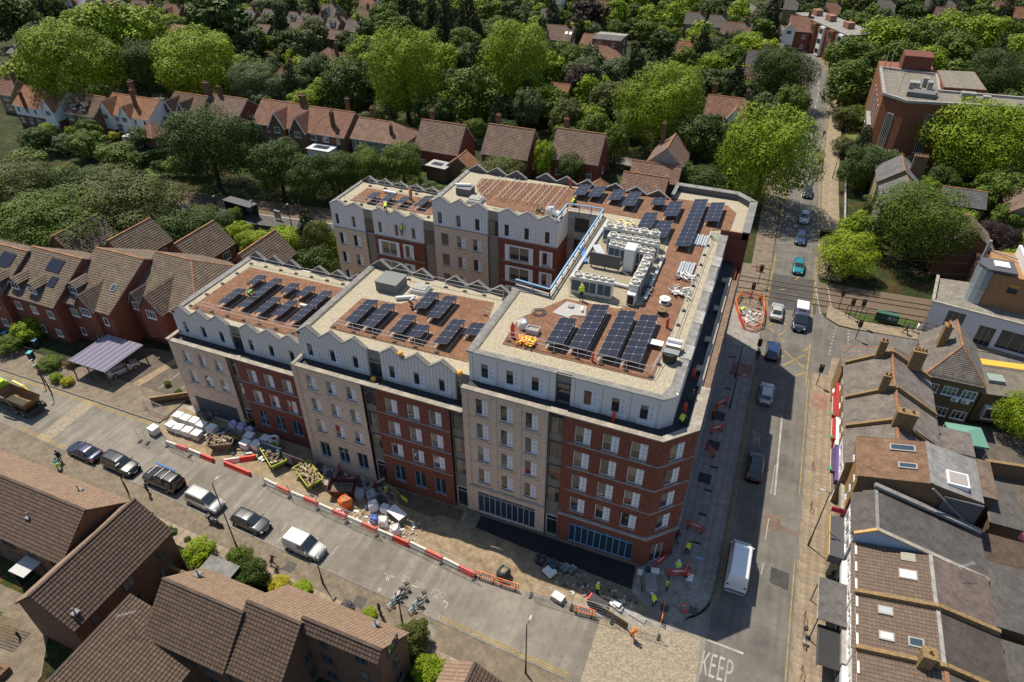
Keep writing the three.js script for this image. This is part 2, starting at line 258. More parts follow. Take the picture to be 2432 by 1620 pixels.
sheet('tactile_paving',[[11.2,-75.4],[13,-75.4],[13,-72.6],[11.2,-72.6]],0.142,mat(0.52,0.29,0.21,{ map: T.grain }));
sheet('road_patch',[[7.5,-50.6],[9.1,-51.3],[9.0,-53.4],[7.4,-53]],0.006,mat(0.33,0.225,0.17,{ map: T.grain })); sheet('road_patch',[[9,-52.0],[10.8,-51.6],[10.8,-51.1],[9,-51.5]],0.006,mat(0.33,0.225,0.17,{ map: T.grain }));
sheet('road_patch',[[8.6,-44.6],[10.3,-44.3],[10.3,-46.3],[8.6,-46.5]],0.006,mat(0.10,0.095,0.09,{ map: T.grain }));
// painted markings
const YM=0.012;
const mark=(pts,m=M.paintWhite,y=YM) => struct('road_marking',new MB().prism(pts,y,y).geo(),m);
const lineM=(a,b,w,m,y) => { const dx=b[0]-a[0],dz=b[1]-a[1],n=Math.hypot(dx,dz),nx=-dz/n*w/2,nz=dx/n*w/2; return mark([[a[0]+nx,a[1]+nz],[b[0]+nx,b[1]+nz],[b[0]-nx,b[1]-nz],[a[0]-nx,a[1]-nz]],m,y); };
lineM([10.68,55],[10.68,-48],0.09,M.paintYellow); lineM([10.62,-57],[10.66,-78],0.09,M.paintYellow);
lineM([4.05,-41],[4.05,-76],0.09,M.paintYellow); lineM([4.28,-41],[4.28,-76],0.09,M.paintYellow);
lineM([3.75,-86],[3.7,-112],0.10,M.paintYellow); lineM([3.95,-86],[3.9,-112],0.10,M.paintYellow);
lineM([10.7,-98],[10.5,-114],0.1,M.paintYellow); lineM([10.5,-98],[10.3,-114],0.1,M.paintYellow);
for (const o of [0,0.24]) { lineM([-19,nearK(-19)-0.3-o],[-6.2,nearK(-6.2)-0.3-o],0.1,M.paintYellow,0.018); lineM([-150,-39.3+o],[-62,-39.3+o],0.1,M.paintYellow,0.018); lineM([-78,nearK(-78)-0.3-o],[-66.5,nearK(-66.5)-0.3-o],0.1,M.paintYellow,0.018); }
stripMB; for (const o of [-3.45,3.45]) for (const k of [0,0.22]) { const s=o>0?o-k:o+k; struct('road_marking',stripMB(nR.slice(2,8).map((p,i) => i?p:[7.35,-116]),s-0.05,s+0.05,YM,YM).geo(),M.paintYellow); }
for (let z=-120; z>-250; z -= 6) { const i=nR.findIndex(p => p[1]<z),a=nR[i-1],b=nR[i],f=q => { const t=(q-a[1])/(b[1]-a[1]); return [lerp(a[0],b[0],t),q]; }; lineM(f(z),f(z-3.4),0.14); }
lineM([8.15,-56],[7.95,-69.5],0.2); lineM([7.3,-69.5],[8.05,-69.5],0.14);
for (const [a,b] of [[-52.5,-49.6],[-46.6,-45.2],[-60.6,-56]]) lineM([7.85,a],[7.75,b],0.08);
lineM([4.0,-36.5],[7.1,-36.4],0.2);
{ const f=(x0,z0,x1,z1) => lineM([x0,z0],[x1,z1],0.2,M.paintYellow); // box junction, worn to dashes
  for (const [x,z] of [[4.6,-84],[4.6,-89],[6.2,-87],[6.2,-91.5],[5,-94],[7.8,-92],[4.3,-80.5]]) { f(x,z,x+0.8,z-1.6); f(x+0.1,z+0.5,x+0.9,z+1.3); }
  f(7.3,-80,9.9,-83.6); f(7.2,-83.5,9.9,-80.6); f(6.0,-79,6.9,-79.6); f(6.2,-81.6,7.2,-82.2); f(8.9,-78.2,10.2,-79.6); f(9.6,-84.4,10.3,-85.4);
  lineM([10.35,-76.5],[10.5,-86.5],0.16,M.paintYellow); lineM([10.5,-92],[10.3,-98],0.16,M.paintYellow); f(5.3,-100,6.1,-100.4); f(7.5,-104,8.2,-106); }
lineM([11.6,-95],[10.4,-105],0.14); lineM([13.2,-96.5],[12.4,-104],0.12);
for (let i=0; i<9; i++) { const x=12.9+0.1*i,z=-84.9-i*0.9; mark([[x,z],[x+0.22,z],[x+0.22,z-0.28],[x,z-0.28]]); }
for (let i=0; i<8; i++) { const x=15.4,z=-86-i*0.85; mark([[x,z],[x+0.2,z],[x+0.2,z-0.26],[x,z-0.26]]); }
// parking bay ticks and lettering
for (const [px,py] of [[675,1253],[667,1277],[793,1310],[563,1200],[340,1128]]) { const p=G(px,py); lineM([p.x,p.z-0.6],[p.x+0.02,p.z+0.5],0.1); }
{ const font=await new FontLoader().loadAsync('fonts/droid/droid_sans_regular.typeface.json');
  const write=(s,cx,cz,w,h,turn) => { const g=new TextGeometry(s,{ font,size: 1,depth: 0.002,curveSegments: 3 }); g.computeBoundingBox(); const b=g.boundingBox; g.translate(-(b.min.x+b.max.x)/2,-(b.min.y+b.max.y)/2,0); g.scale(w/(b.max.x-b.min.x),h/(b.max.y-b.min.y),1); g.rotateX(-PI/2); g.rotateY(turn); const m=struct('road_lettering',g,M.paintWhite); m.position.set(cx,YM+0.004,cz); return m; };
  write('KEEP',5.15,-34.3,2.6,2.2,0);
  const e=(x,y) => G(780+x/2.5587,1100+y/2.5587); let p=e(455,697); write('ONLY',p.x,p.z,1.25,0.62,PI-0.05); p=e(555,742); write('HIRE',p.x,p.z,1.15,0.62,PI-0.05); p=e(665,790); write('CYCLE',p.x,p.z,1.4,0.62,PI-0.05);
  for (const [x0,y0,x1,y1] of [[335,668,405,695],[352,716,362,672],[362,720,374,678],[300,783,310,757],[312,785,323,760],[440,712,475,728],[505,742,540,758],[575,778,605,793],[640,808,668,822],[697,835,727,852],[727,850,708,886],[662,960,680,922]]) { const a=e(x0,y0),b=e(x1,y1); lineM([a.x,a.z],[b.x,b.z],0.12); } }
{ const z=(x,y) => G(1612+x/2.871,800+y/2.871); for (const [a,b,c,d] of [[505,640,545,720],[555,665,545,745],[510,700,555,690],[500,675,520,725],[525,655,550,668]]) { const p=z(a,b),q=z(c,d); lineM([p.x,p.z],[q.x,q.z],0.09); } } // worn cycle symbol
// railway, station platform
const rail=[[-260,-70],[-140,-85.5],[-77,-93.5],[0,-99.5],[40,-102],[120,-106]];
struct('railway_bed',stripMB(rail,-4.6,4.6,-0.02,-0.02).geo(),M.ballast);
for (const o of [-2.6,-1.1,1.1,2.6]) { const t=thing('railway_track_rail','rusty steel rail running on the ballast of the railway','rail',[0,0,0],0,'rails of the two tracks'); stripMB(rail,o-0.05,o+0.05,0,0.12).build('rail_head',mat(0.20,0.13,0.09),t); stripMB(rail,o-0.09,o+0.09,-0.01,0.03).build('rail_foot',mat(0.14,0.09,0.06),t); }
struct('station_platform',stripMB([[-140,-81.2],[-108,-85],[-66,-90.4]],-2.0,2.0,-0.02,0.95).geo(),mat(0.17,0.16,0.15,{ map: T.grain }));
sheet('platform_edge',strip([[-140,-83],[-108,-86.8],[-66,-92.2]],-0.12,0.12),0.956,M.paintWhite);
sheet('level_crossing',[[3.5,-94.5],[11,-94.5],[10.6,-105],[3.4,-105]],0.007,mat(0.10,0.095,0.09,{ map: T.road }));
for (const z of [-95.9,-97.4,-100.0,-101.5]) struct('crossing_rail',new MB().box(3.2,12,0.008,0.02,z-0.04,z+0.04).geo(),M.darkSteel);
// ================================================================ THE NEW APARTMENT BLOCK
const BLD=thing('apartment_block','new stepped apartment block in tan and red brick with zigzag white storeys and solar roofs','building');
const UXF=V3(1,0,0),NF=V3(0,0,1);
const latMat=mat(0.46,0.50,0.58,{ rough: 0.5 });
const winProto={};
function winMesh(w,h,pw,depth,style) {
  const key=[w,h,pw,depth,style].join(); if (winProto[key]) return winProto[key];
  const fr=style === 'dark'?M.darkGrey:style === 'blue'?M.lightBlue:M.frameWhite,W=w+pw,z=-depth,f=0.06;
  const mb=new MB().box(0,W,0,f,z,z+0.09).box(0,W,h-f,h,z,z+0.09).box(0,f,f,h-f,z,z+0.09).box(W-f,W,f,h-f,z,z+0.09);
  if (pw) mb.box(w-f/2,w+f/2,f,h-f,z,z+0.09);
  if (style === 'double' || style === 'blue') mb.box(W/2-0.04,W/2+0.04,f,h-f,z,z+0.09);
  const m=new THREE.Mesh(mb.geo(),fr); m.name='window'; shade(m);
  part('pane',bx(f,w-(pw?f/2:f),f,h-f,z+0.01,z+0.04).geo(),M.glass,m);
  if (style === 'blind' || style === 'double') part('blind',bx(f,w-(pw?f/2:f),h*0.42,h-f,z+0.012,z+0.046).geo(),M.blind,m);
  if (pw) {
    part('vent_panel',bx(w+f/2,W-f,f,h-f,z+0.02,z+0.06).geo(),M.frameWhite,m);
    const L=new MB(),n=Math.round(h/0.52),cx=(w+W)/2-0.01,rx=pw*0.30,ry=h/n*0.46;
    for (let i=0; i<n; i++) { const cy=h*(i+0.5)/n,P=[[cx,cy-ry],[cx+rx,cy],[cx,cy+ry],[cx-rx,cy]]; for (let k=0; k<4; k++) { const a=P[k],b=P[(k+1) % 4],s=0.72; const q=p => [cx+(p[0]-cx)*s,cy+(p[1]-cy)*s]; L.quad([a[0],a[1],z+0.064],[b[0],b[1],z+0.064],[...q(b),z+0.064],[...q(a),z+0.064]); } L.box(cx-rx*0.35,cx+rx*0.35,cy-ry*0.35,cy+ry*0.35,z+0.061,z+0.066); }
    L.build('lattice',latMat,m);
  }
  if (style !== 'dark') part('sill',bx(-0.04,W+0.04,-0.10,0.0,z,0.05).geo(),style === 'top'?M.frameWhite:M.stone,m);
  return winProto[key]=m;
}
function putWin(parent,o,ux,n,s,y,w,h,pw,depth=0.2,style='plain') {
  const m=winMesh(w,h,pw,depth,style).clone(); m.position.set(o.x+ux.x*s,y,o.z+ux.z*s); m.rotation.y=Math.atan2(n.x,n.z); parent.add(m); return m;
}
const wr=rng(11); const pick=() => wr()<0.45?'blind':'plain';
// a brick front with its windows: wins [s, y, w, h, pw, style]
function brickFront(name,o,ux,n,s0,s1,y0,y1,m,wins,holes=[]) {
  const mb=new MB(); facade(mb,o,ux,n,s0,s1,y0,y1,wins.map(w => [w[0],w[0]+w[2]+w[4],w[1],w[1]+w[3]]).concat(holes),0.22);
  mb.build(name,m,BLD); for (const w of wins) putWin(BLD,o,ux,n,w[0],w[1],w[2],w[3],w[4],0.17,w[5] || pick());
}
const rows=(ss,tops,w,h,pw,style) => tops.flatMap(t => ss.map(s => [s,t-h,w,h,pw,style]));
// shopfront or garage glazing in an opening
function shopfront(o,s0,s1,y0,y1,n,barM,glassM) {
  const mb=new MB(),z=o.z-0.2,w=(s1-s0)/n; mb.box(s0,s1,y0,y0+0.08,z,z+0.1).box(s0,s1,y1-0.55,y1-0.47,z,z+0.1).box(s0,s1,y1-0.06,y1,z,z+0.1);
  for (let i=0; i <= n; i++) mb.box(s0+i*w-0.035,s0+i*w+0.035,y0,i % 2?y1-0.5:y1,z,z+0.1);
  const m=mb.build('shopfront',barM,BLD);
  for (let i=0; i<n; i++) part('pane',bx(s0+i*w+0.035,s0+(i+1)*w-0.035,y0+0.08,y1-0.55,z+0.02,z+0.05).geo(),glassM,m);
  part('fascia',bx(s0,s1,y1-0.47,y1-0.06,z+0.01,z+0.06).geo(),M.darkGrey,m);
}
// ribbed recess bay with dark windows
function recess(x0,x1,zF,y1,tops,ground=true) {
  const z=zF-0.55,mb=new MB().box(x0-0.1,x1+0.1,0,y1,z-0.3,z); for (let x=x0+0.08; x<x1; x += 0.13) mb.box(x,x+0.05,0,y1-0.02,z,z+0.03);
  mb.build('ribbed_panel',M.ribGrey,BLD);
  for (const t of tops) { const m=new MB().box(x0+0.08,x1-0.08,t-2.0,t,z+0.035,z+0.10).build('window',M.darkGrey,BLD); part('pane',bx(x0+0.16,x0+(x1-x0)*0.6,t-1.92,t-0.08,z+0.10,z+0.115).geo(),wr()<0.5?M.blind:M.glass,m); part('pane',bx(x0+(x1-x0)*0.64,x1-0.16,t-1.92,t-0.08,z+0.10,z+0.112).geo(),M.glass,m); }
  if (ground) { const d=new MB().box(x0+0.05,x1-0.05,0.02,3.0,z+0.035,z+0.09).build('door',M.frameWhite,BLD); part('pane',bx(x0+0.17,x1-0.17,0.15,2.35,z+0.09,z+0.11).geo(),M.glass,d); part('fanlight',bx(x0+0.17,x1-0.17,2.45,2.9,z+0.09,z+0.11).geo(),M.black,d); }
}
// zigzag white storey; wins: [s,y,w,h,pw]
function zigzag(x0,x1,n,z,yb,yv,ya,wins,side=1,seams=true,mt=M.cladding) {
  const w=(x1-x0)/n,sh=new THREE.Shape(); sh.moveTo(x0,yb); sh.lineTo(x1,yb); sh.lineTo(x1,yv);
  for (let i=n-1; i >= 0; i--) { sh.lineTo(x0+(i+0.5)*w,ya); sh.lineTo(x0+i*w,yv); }
  for (const q of wins) { const hp=new THREE.Path(); hp.moveTo(q[0],q[1]); hp.lineTo(q[0],q[1]+q[3]); hp.lineTo(q[0]+q[2]+q[4],q[1]+q[3]); hp.lineTo(q[0]+q[2]+q[4],q[1]); sh.holes.push(hp); }
  const g=new THREE.ExtrudeGeometry(sh,{ depth: 0.3,bevelEnabled: false }); g.translate(0,0,z-0.3);
  part('zigzag_wall',g,mt,BLD);
  const prof=x => { const t=((x-x0)/w) % 1; return yv+(ya-yv)*(1-Math.abs(t-0.5)*2); };
  if (seams) { const sb=new MB(); for (let x=x0+0.04; x<x1; x += 0.385) { const hit=wins.find(q => x>q[0]-0.06 && x<q[0]+q[2]+q[4]+0.06); const top=prof(x)-0.05; if (hit) { sb.box(x-0.012,x+0.012,hit[1]+hit[3]+0.05,top,z,z+0.035); } else sb.box(x-0.012,x+0.012,yb+0.05,top,z,z+0.035); } sb.build('standing_seams',mat(0.52,0.50,0.46,{ rough: 0.55 }),BLD); }
  const cp=new MB(); for (let i=0; i<n; i++) { const a=x0+i*w; cp.beam([a,yv+0.05,z-0.12],[a+w/2,ya+0.05,z-0.12],0.5,0.08).beam([a+w/2,ya+0.05,z-0.12],[a+w,yv+0.05,z-0.12],0.5,0.08); }
  cp.build('zigzag_coping',M.copingGrey,BLD);
  for (const q of wins) putWin(BLD,V3(0,0,z),UXF,NF,q[0],q[1],q[2],q[3],q[4],0.16,q[5] || 'top');
}
// dark backs of the rear gables, seen from the roof side, with their coping
function backGables(x0,x1,n,z,yb,yv,ya) {
  const w=(x1-x0)/n,sh=new THREE.Shape(); sh.moveTo(x0,yb); sh.lineTo(x1,yb); sh.lineTo(x1,yv); for (let i=n-1; i >= 0; i--) { sh.lineTo(x0+(i+0.5)*w,ya); sh.lineTo(x0+i*w,yv); }
  const g=new THREE.ExtrudeGeometry(sh,{ depth: 0.25,bevelEnabled: false }); g.translate(0,0,z-0.25); part('gable_parapet',g,M.darkGrey,BLD);
  const cp=new MB(); for (let i=0; i<n; i++) { const a=x0+i*w; cp.beam([a,yv+0.05,z-0.12],[a+w/2,ya+0.05,z-0.12],0.42,0.08).beam([a+w/2,ya+0.05,z-0.12],[a+w,yv+0.05,z-0.12],0.42,0.08); }
  cp.build('zigzag_coping',M.copingGrey,BLD);
}
const O=z => V3(0,0,z),ZF=-41.6,ZL=-42.95,SET=1.8,ZR=-70.5;
// --- near block (six storeys)
const nT=[16.3,13.25,10.2,7.13];
brickFront('tan_brick_wall',O(ZF),UXF,NF,-21.8,-13.35,0,17.1,M.brickTan,rows([-20.5,-18.03,-15.6],nT,0.72,1.95,0.56),[[-20.6,-14.35,0.5,3.62]]);
shopfront(O(ZF),-20.6,-14.35,0.5,3.62,10,mat(0.42,0.44,0.46),M.glassBlue);
recess(-13.35,-11.95,ZF,17.0,nT);
brickFront('red_brick_wall',O(ZF),UXF,NF,-11.95,-3.3,0,17.1,M.brickRed,rows([-10.85,-8.36,-5.87],nT,0.80,1.98,0.64),[[-10.75,-4.35,0.48,3.5]]);
shopfront(O(ZF),-10.75,-4.35,0.48,3.5,10,M.lightBlue,M.glassBlue);
const CH=V3(-3.3,0,-41.6),chU=V3(2.52,0,-2.5).normalize(),chN=V3(-chU.z,0,chU.x).multiplyScalar(1); chN.set(0.704,0,0.710);
brickFront('red_brick_wall',CH,chU,chN,0,3.55,0,17.1,M.brickRed,rows([0.95],nT,0.80,1.98,0.64),[[0.9,2.3,0.1,2.9]]);
{ const m=winMesh(1.4,2.8,0,0.2,'double').clone(); m.position.set(CH.x+chU.x*0.9,0.1,CH.z+chU.z*0.9); m.rotation.y=Math.atan2(chN.x,chN.z); BLD.add(m); }
new MB().box(-1.0,-0.78,0,16.1,-75,-44.12).build('side_wall',M.brickRed,BLD);
{ const tb=new MB(),lg=new MB(),tl=new MB(); // stone string courses and ledges
  const ch=(mb,y0,y1,d) => { const a=CH.clone().addScaledVector(chN,d),b=a.clone().addScaledVector(chU,3.55); mb.prism([[CH.x,CH.z],[a.x+0.0,a.z],[b.x,b.z],[CH.x+chU.x*3.55,CH.z+chU.z*3.55]],y0,y1); };
  for (const y of [14.0,10.95,7.88]) { tb.box(-11.5,-3.28,y,y+0.13,ZF,ZF+0.06); ch(tb,y,y+0.13,0.06); }
  lg.box(-11.95,-3.2,4.32,4.6,ZF,ZF+0.2); ch(lg,4.32,4.6,0.2); lg.box(-0.78,-0.6,4.32,4.6,-75,-44.1).box(-0.78,-0.70,14.0,14.13,-75,-44.1);
  tl.box(-21.5,-13.4,4.35,4.62,ZF,ZF+0.12); for (const y of [14.0,10.95,7.88]) tl.box(-21.7,-13.4,y,y+0.05,ZF,ZF+0.025);
  tb.build('string_course',M.stone,BLD); lg.build('stone_ledge',M.stone,BLD); tl.build('stone_ledge',M.stone,BLD);
  const pl=new MB().box(-21.8,-13.35,0,0.46,ZF,ZF+0.05).box(-11.95,-3.3,0,0.44,ZF,ZF+0.05); pl.build('plinth',mat(0.36,0.31,0.25,{ map: T.grain }),BLD);
  for (const x of [-21.45,-18.6,-16.15,-13.7]) new MB().box(x-0.26,x+0.26,4.62,16.75,ZF,ZF+0.09).build('brick_pier',M.brickTan,BLD); }
// parapet, terrace, white top storey of the near block
const cop=(...b) => { const mb=new MB(); for (const q of b) mb.box(...q); return mb; };
cop([-21.85,-3.3,17.1,17.22,ZF-0.5,ZF+0.06]).build('parapet_coping',M.coping,BLD);
new MB().prism([[-3.3,-41.54],[-0.72,-44.1],[-1.75,-44.1],[-3.5,-42.2]],17.1,17.222).build('parapet_coping',M.coping,BLD);
cop([-1.75,-0.72,17.1,17.224,-49.9,-44.1],[-1.95,-1.5,17.1,17.2,-70.4,-49.9]).build('parapet_coping',M.coping,BLD);
cop([-1.5,-0.78,16.2,16.95,-70.4,-49.9]).build('side_ledge',mat(0.36,0.25,0.18,{ map: T.brickRed }),BLD);
for (const z of [-52.5,-57.5,-63.5,-69.6]) new MB().cbox(-2.1,17.1,z,0.7,0.16,0.8).build('parapet_block',M.coping,BLD);
new MB().prism([[-21.7,-42.0],[-3.5,-42.1],[-1.75,-44.1],[-1.75,-74.9],[-3.2,-74.9],[-3.2,-44.5],[-4.2,-43.4],[-21.7,-43.4]],16.4,16.75).build('terrace_floor',M.membrane,BLD);
const tw=rows([-20.65,-18.17,-15.72,-10.85,-8.36,-5.87],[18.98],0.76,1.68,0.56,'top').map(w => [w[0],17.3,w[2],1.68,w[4],'top']);
{ const mb=new MB(); facade(mb,O(-43.4),UXF,NF,-21.8,-13.4,16.7,20.02,tw.slice(0,3).map(w => [w[0],w[0]+1.32,w[1],w[1]+1.68]),0.18); facade(mb,O(-43.4),UXF,NF,-12.0,-4.03,16.7,20.02,tw.slice(3).map(w => [w[0],w[0]+1.32,w[1],w[1]+1.68]),0.18);
  mb.quad([-4.03,16.7,-43.4],[-3.05,16.7,-44.35],[-3.05,20.02,-44.35],[-4.03,20.02,-43.4]); mb.build('white_wall',M.cladding,BLD);
  new MB().box(-3.3,-3.05,16.7,20.02,-75,-44.35).build('white_wall',M.cladding,BLD);
  tw.forEach((w,i) => { const m=putWin(BLD,O(-43.4),UXF,NF,w[0],w[1],w[2],w[3],w[4],0.14,'top'); if (i === 3) { m.children[0].material=M.wood; m.children[0].name='boarding'; } });
  const jt=new MB(),sl=new MB(); for (const x of [-21.4,-18.95,-16.5,-14.0,-11.6,-9.15,-6.65,-4.3]) jt.box(x-0.015,x+0.015,16.8,19.75,-43.4,-43.38); jt.build('panel_joints',mat(0.30,0.29,0.28),BLD);
  for (const w of tw) sl.box(w[0]-0.1,w[0]+1.42,16.78,17.24,-43.4,-43.33); sl.build('sill_panel',M.frameWhite,BLD); }
recess(-13.4,-12.0,-43.1,20.0,[18.98],false);
// core volumes behind the fronts
new MB().prism([[-21.75,-42.6],[-3.8,-42.6],[-1.3,-45],[-1.0,-54.7],[-21.75,-54.7]],0,16.4).build('core_wall',M.brickBrown,BLD);
new MB().prism([[-17.9,-54],[-1.2,-54],[-1.2,-81],[-17.9,-81]],0,16.38).build('core_wall',M.brickRed,BLD);
new MB().prism([[-21.8,-43.7],[-4.1,-43.7],[-3.25,-44.5],[-3.25,-80.9],[-18,-80.9],[-18,-54.6],[-21.8,-54.6]],16.3,19.9).build('top_storey_wall',M.cladding,BLD);
new MB().prism([[-39.55,-71.4],[-22.6,-71.4],[-22.6,-74.95],[-17.9,-74.95],[-17.9,-81.4],[-39.55,-81.4]],0,19.9).build('core_wall',M.cladding,BLD);
new MB().box(-41.15,-21.9,0,13.4,-57.9,-42.6).build('core_wall',M.brickBrown,BLD); new MB().box(-41.2,-21.85,13.3,16.8,-57.9,-43.7).build('top_storey_wall',M.cladding,BLD);
new MB().box(-59.95,-41.2,0,10.4,-58.3,-43.9).build('core_wall',M.brickTan,BLD); new MB().box(-60.05,-41.2,10.3,13.75,-58.3,-45.05).build('top_storey_wall',M.cladding,BLD);
new MB().box(-55.6,-39.6,0,16.8,-78.9,-71.4).build('core_wall',M.brickTan,BLD);
// --- middle block (five storeys)
const mT=[13.15,10.1,7.05,3.7];
brickFront('tan_brick_wall',O(ZF),UXF,NF,-41.2,-33.0,0,14.0,M.brickTan,rows([-39.76,-37.36,-34.98],mT.slice(0,3),0.70,1.75,0.56).concat(rows([-39.9,-37.45,-35.05],[3.7],1.3,2.3,0,'blue')));
recess(-33.0,-31.5,ZF,13.95,mT.slice(0,3));
brickFront('red_brick_wall',O(ZF),UXF,NF,-31.5,-23.25,0,14.0,M.brickRed,rows([-30.35,-27.9,-25.5],mT.slice(0,3),0.72,1.85,0.62).concat(rows([-30.4,-27.95,-25.55],[3.7],1.3,2.3,0,'blue')));
recess(-23.25,-21.8,ZF,13.95,mT.slice(0,3));
{ const b=new MB(); for (const y of [10.95,7.9,4.75]) b.box(-31.4,-23.3,y,y+0.12,ZF,ZF+0.06); b.build('string_course',M.stone,BLD); const t=new MB(); for (const y of [10.95,7.9,4.75]) t.box(-41.1,-33.05,y,y+0.05,ZF,ZF+0.025); t.build('stone_ledge',M.stone,BLD); new MB().box(-41.2,-40.65,0,14.0,ZF,ZF+0.1).build('brick_pier',M.brickTan,BLD); }
cop([-41.25,-21.9,14.0,14.12,ZF-0.5,ZF+0.06],[-41.26,-40.9,14.12,14.2,-43.4,ZF]).build('parapet_coping',M.coping,BLD);
new MB().box(-41.1,-21.9,13.3,13.68,-43.42,ZF-0.5).build('terrace_floor',M.membrane,BLD);
const zz=(ss,y,h,w=0.68,pw=0.5) => ss.map(s => [s,y,w,h,pw]);
zigzag(-41.2,-33.0,3,-43.4,13.6,17.0,18.0,zz([-40.36,-37.62,-34.9],14.15,1.65));
zigzag(-31.5,-23.3,3,-43.4,13.6,17.0,18.0,zz([-30.7,-27.95,-25.2],14.15,1.65));
recess(-33.0,-31.5,-43.1,17.0,[15.8],false); recess(-23.3,-21.85,-43.1,17.0,[15.8],false);
backGables(-41.2,-33.0,3,-57.7,16.7,17.0,18.0); backGables(-31.5,-23.3,3,-57.7,16.7,17.0,18.0);
// --- left block (four storeys)
const lT=[10.1,7.1];
brickFront('tan_brick_wall',O(ZL),UXF,NF,-60.05,-51.85,0,11.0,M.brickTan,rows([-58.6,-56.25,-53.95],lT,0.66,1.7,0.54),[[-59.0,-52.6,0.05,3.0]]);
{ const m=new MB().box(-59.0,-52.6,0.05,3.0,ZL-0.25,ZL-0.17).build('garage_door',mat(0.075,0.09,0.11),BLD); const s=new MB(); for (let x=-58.9; x<-52.6; x += 0.32) s.box(x,x+0.06,0.1,2.95,ZL-0.17,ZL-0.14); s.build('slat',mat(0.09,0.105,0.125),m); }
recess(-51.85,-50.4,ZL,10.95,lT);
brickFront('red_brick_wall',O(ZL),UXF,NF,-50.4,-41.2,0,11.0,M.brickRed,rows([-49.25,-46.95,-44.55],lT,0.7,1.85,0.6).concat(rows([-49.25,-46.95,-44.6],[3.9],1.25,2.2,0,'blue')));
{ const b=new MB(); for (const y of [7.95,4.95]) b.box(-50.3,-41.3,y,y+0.12,ZL,ZL+0.06); b.build('string_course',M.stone,BLD); const t=new MB(); for (const y of [7.95,4.95]) t.box(-60,-51.9,y,y+0.05,ZL,ZL+0.025); t.build('stone_ledge',M.stone,BLD); }
cop([-60.3,-41.25,11.0,11.12,ZL-0.5,ZL+0.08],[-60.3,-59.8,11.12,11.25,-44.8,ZL+0.06]).build('parapet_coping',M.coping,BLD);
new MB().box(-60,-41.3,10.3,10.68,-44.76,ZL-0.5).build('terrace_floor',M.membrane,BLD);
zigzag(-60.1,-52.1,3,-44.75,10.6,13.95,14.9,zz([-59.1,-56.5,-53.9],11.15,1.65));
zigzag(-50.6,-42.4,3,-44.75,10.6,13.95,14.9,zz([-49.8,-47.05,-44.3],11.15,1.65));
recess(-52.1,-50.6,-44.45,13.95,[12.8],false); recess(-42.4,-41.2,-44.45,13.95,[12.8],false);
backGables(-60.1,-52.1,3,-58.1,13.6,13.95,14.9); backGables(-50.6,-42.4,3,-58.1,13.6,13.95,14.9);
// --- rear wing, courtyard side
const rT=[15.7,12.65,9.6,6.55],rl=[12.65,9.6,6.55];
brickFront('tan_brick_wall',O(ZR),UXF,NF,-39.6,-31.85,0,16.7,M.brickTan,rows([-38.65],rT,1.15,1.8,0,'plain').concat(rows([-36.36,-34.05],rT,0.72,1.8,0.55)));
recess(-31.85,-30.35,ZR,16.7,rT,false);
brickFront('red_brick_wall',O(ZR),UXF,NF,-30.35,-22.5,0,16.7,M.brickRed,rows([-28.85],rT,2.65,1.95,0,'double').concat(rows([-24.4],rT,0.66,1.85,0.5)));
{ const b=new MB(); for (const y of [13.45,10.4,7.35]) b.box(-30.0,-22.6,y,y+0.12,ZR,ZR+0.06); b.box(-39.6,-22.5,16.62,16.74,ZR,ZR+0.09); b.build('string_course',M.stone,BLD); }
zigzag(-39.6,-31.8,3,ZR,16.75,20.0,20.8,zz([-38.98,-36.32,-33.65],16.95,1.7,0.7,0.55)); zigzag(-30.35,-22.5,3,ZR,16.75,20.0,20.8,zz([-29.6,-26.92,-24.2],16.95,1.7,0.7,0.55));
const surround=(s0,s1,a,b,t,h) => new MB().box(s0,a-0.02,t-h-0.18,t+0.2,ZR,ZR+0.05).box(b+0.02,s1,t-h-0.18,t+0.2,ZR,ZR+0.05).box(a-0.02,b+0.02,t,t+0.2,ZR,ZR+0.05).box(a-0.02,b+0.02,t-h-0.18,t-h-0.1,ZR,ZR+0.05).build('window_surround',M.frameWhite,BLD);
for (const t of rT) { surround(-29.45,-25.6,-28.85,-26.2,t,1.95); surround(-24.75,-23.0,-24.4,-23.24,t,1.85); } for (const t of rl) { surround(-48.5,-45.2,-48.0,-45.7,t,1.9); surround(-44.6,-43.0,-44.3,-43.23,t,1.85); }
recess(-31.8,-30.35,ZR+0.25,20.0,[18.7],false);
new MB().box(-22.5,-22.44,16.7,20,-74.5,ZR).build('white_wall',M.cladding,BLD); new MB().box(-22.5,-22.45,0,16.7,-74.5,ZR).build('red_brick_wall',M.brickRed,BLD);
{ const mb=new MB(); facade(mb,O(-74.5),UXF,NF,-22.5,-18,0,20,[[-21.6,-19.7,17.2,19.2],[-18.9,-18.1,17.2,19.2],[-21.6,-19.4,13.4,16.2]],0.2); mb.build('white_wall',M.offwhite,BLD); for (const [a,b,c,d] of [[-21.6,-19.7,17.2,19.2],[-18.9,-18.1,17.2,19.2],[-21.6,-19.4,13.4,16.2]]) { const m=new MB().box(a,b,c,d,-74.72,-74.66).build('window',M.darkGrey,BLD); part('pane',bx(a+0.08,b-0.08,c+0.08,d-0.08,-74.66,-74.64).geo(),M.glass,m); } }
backGables(-39.5,-30.7,3,-81.3,19.8,20.1,21.0); backGables(-29.6,-20.9,3,-82.0,19.8,20.1,21.0); backGables(-20,-11.5,3,-82.3,19.8,20.1,21.0);
brickFront('tan_brick_wall',O(ZR),UXF,NF,-55.7,-50.4,0,13.5,M.brickTan,rows([-55.0,-52.68],rl,0.66,1.8,0.6));
recess(-50.4,-49.0,ZR,13.5,rl,false);
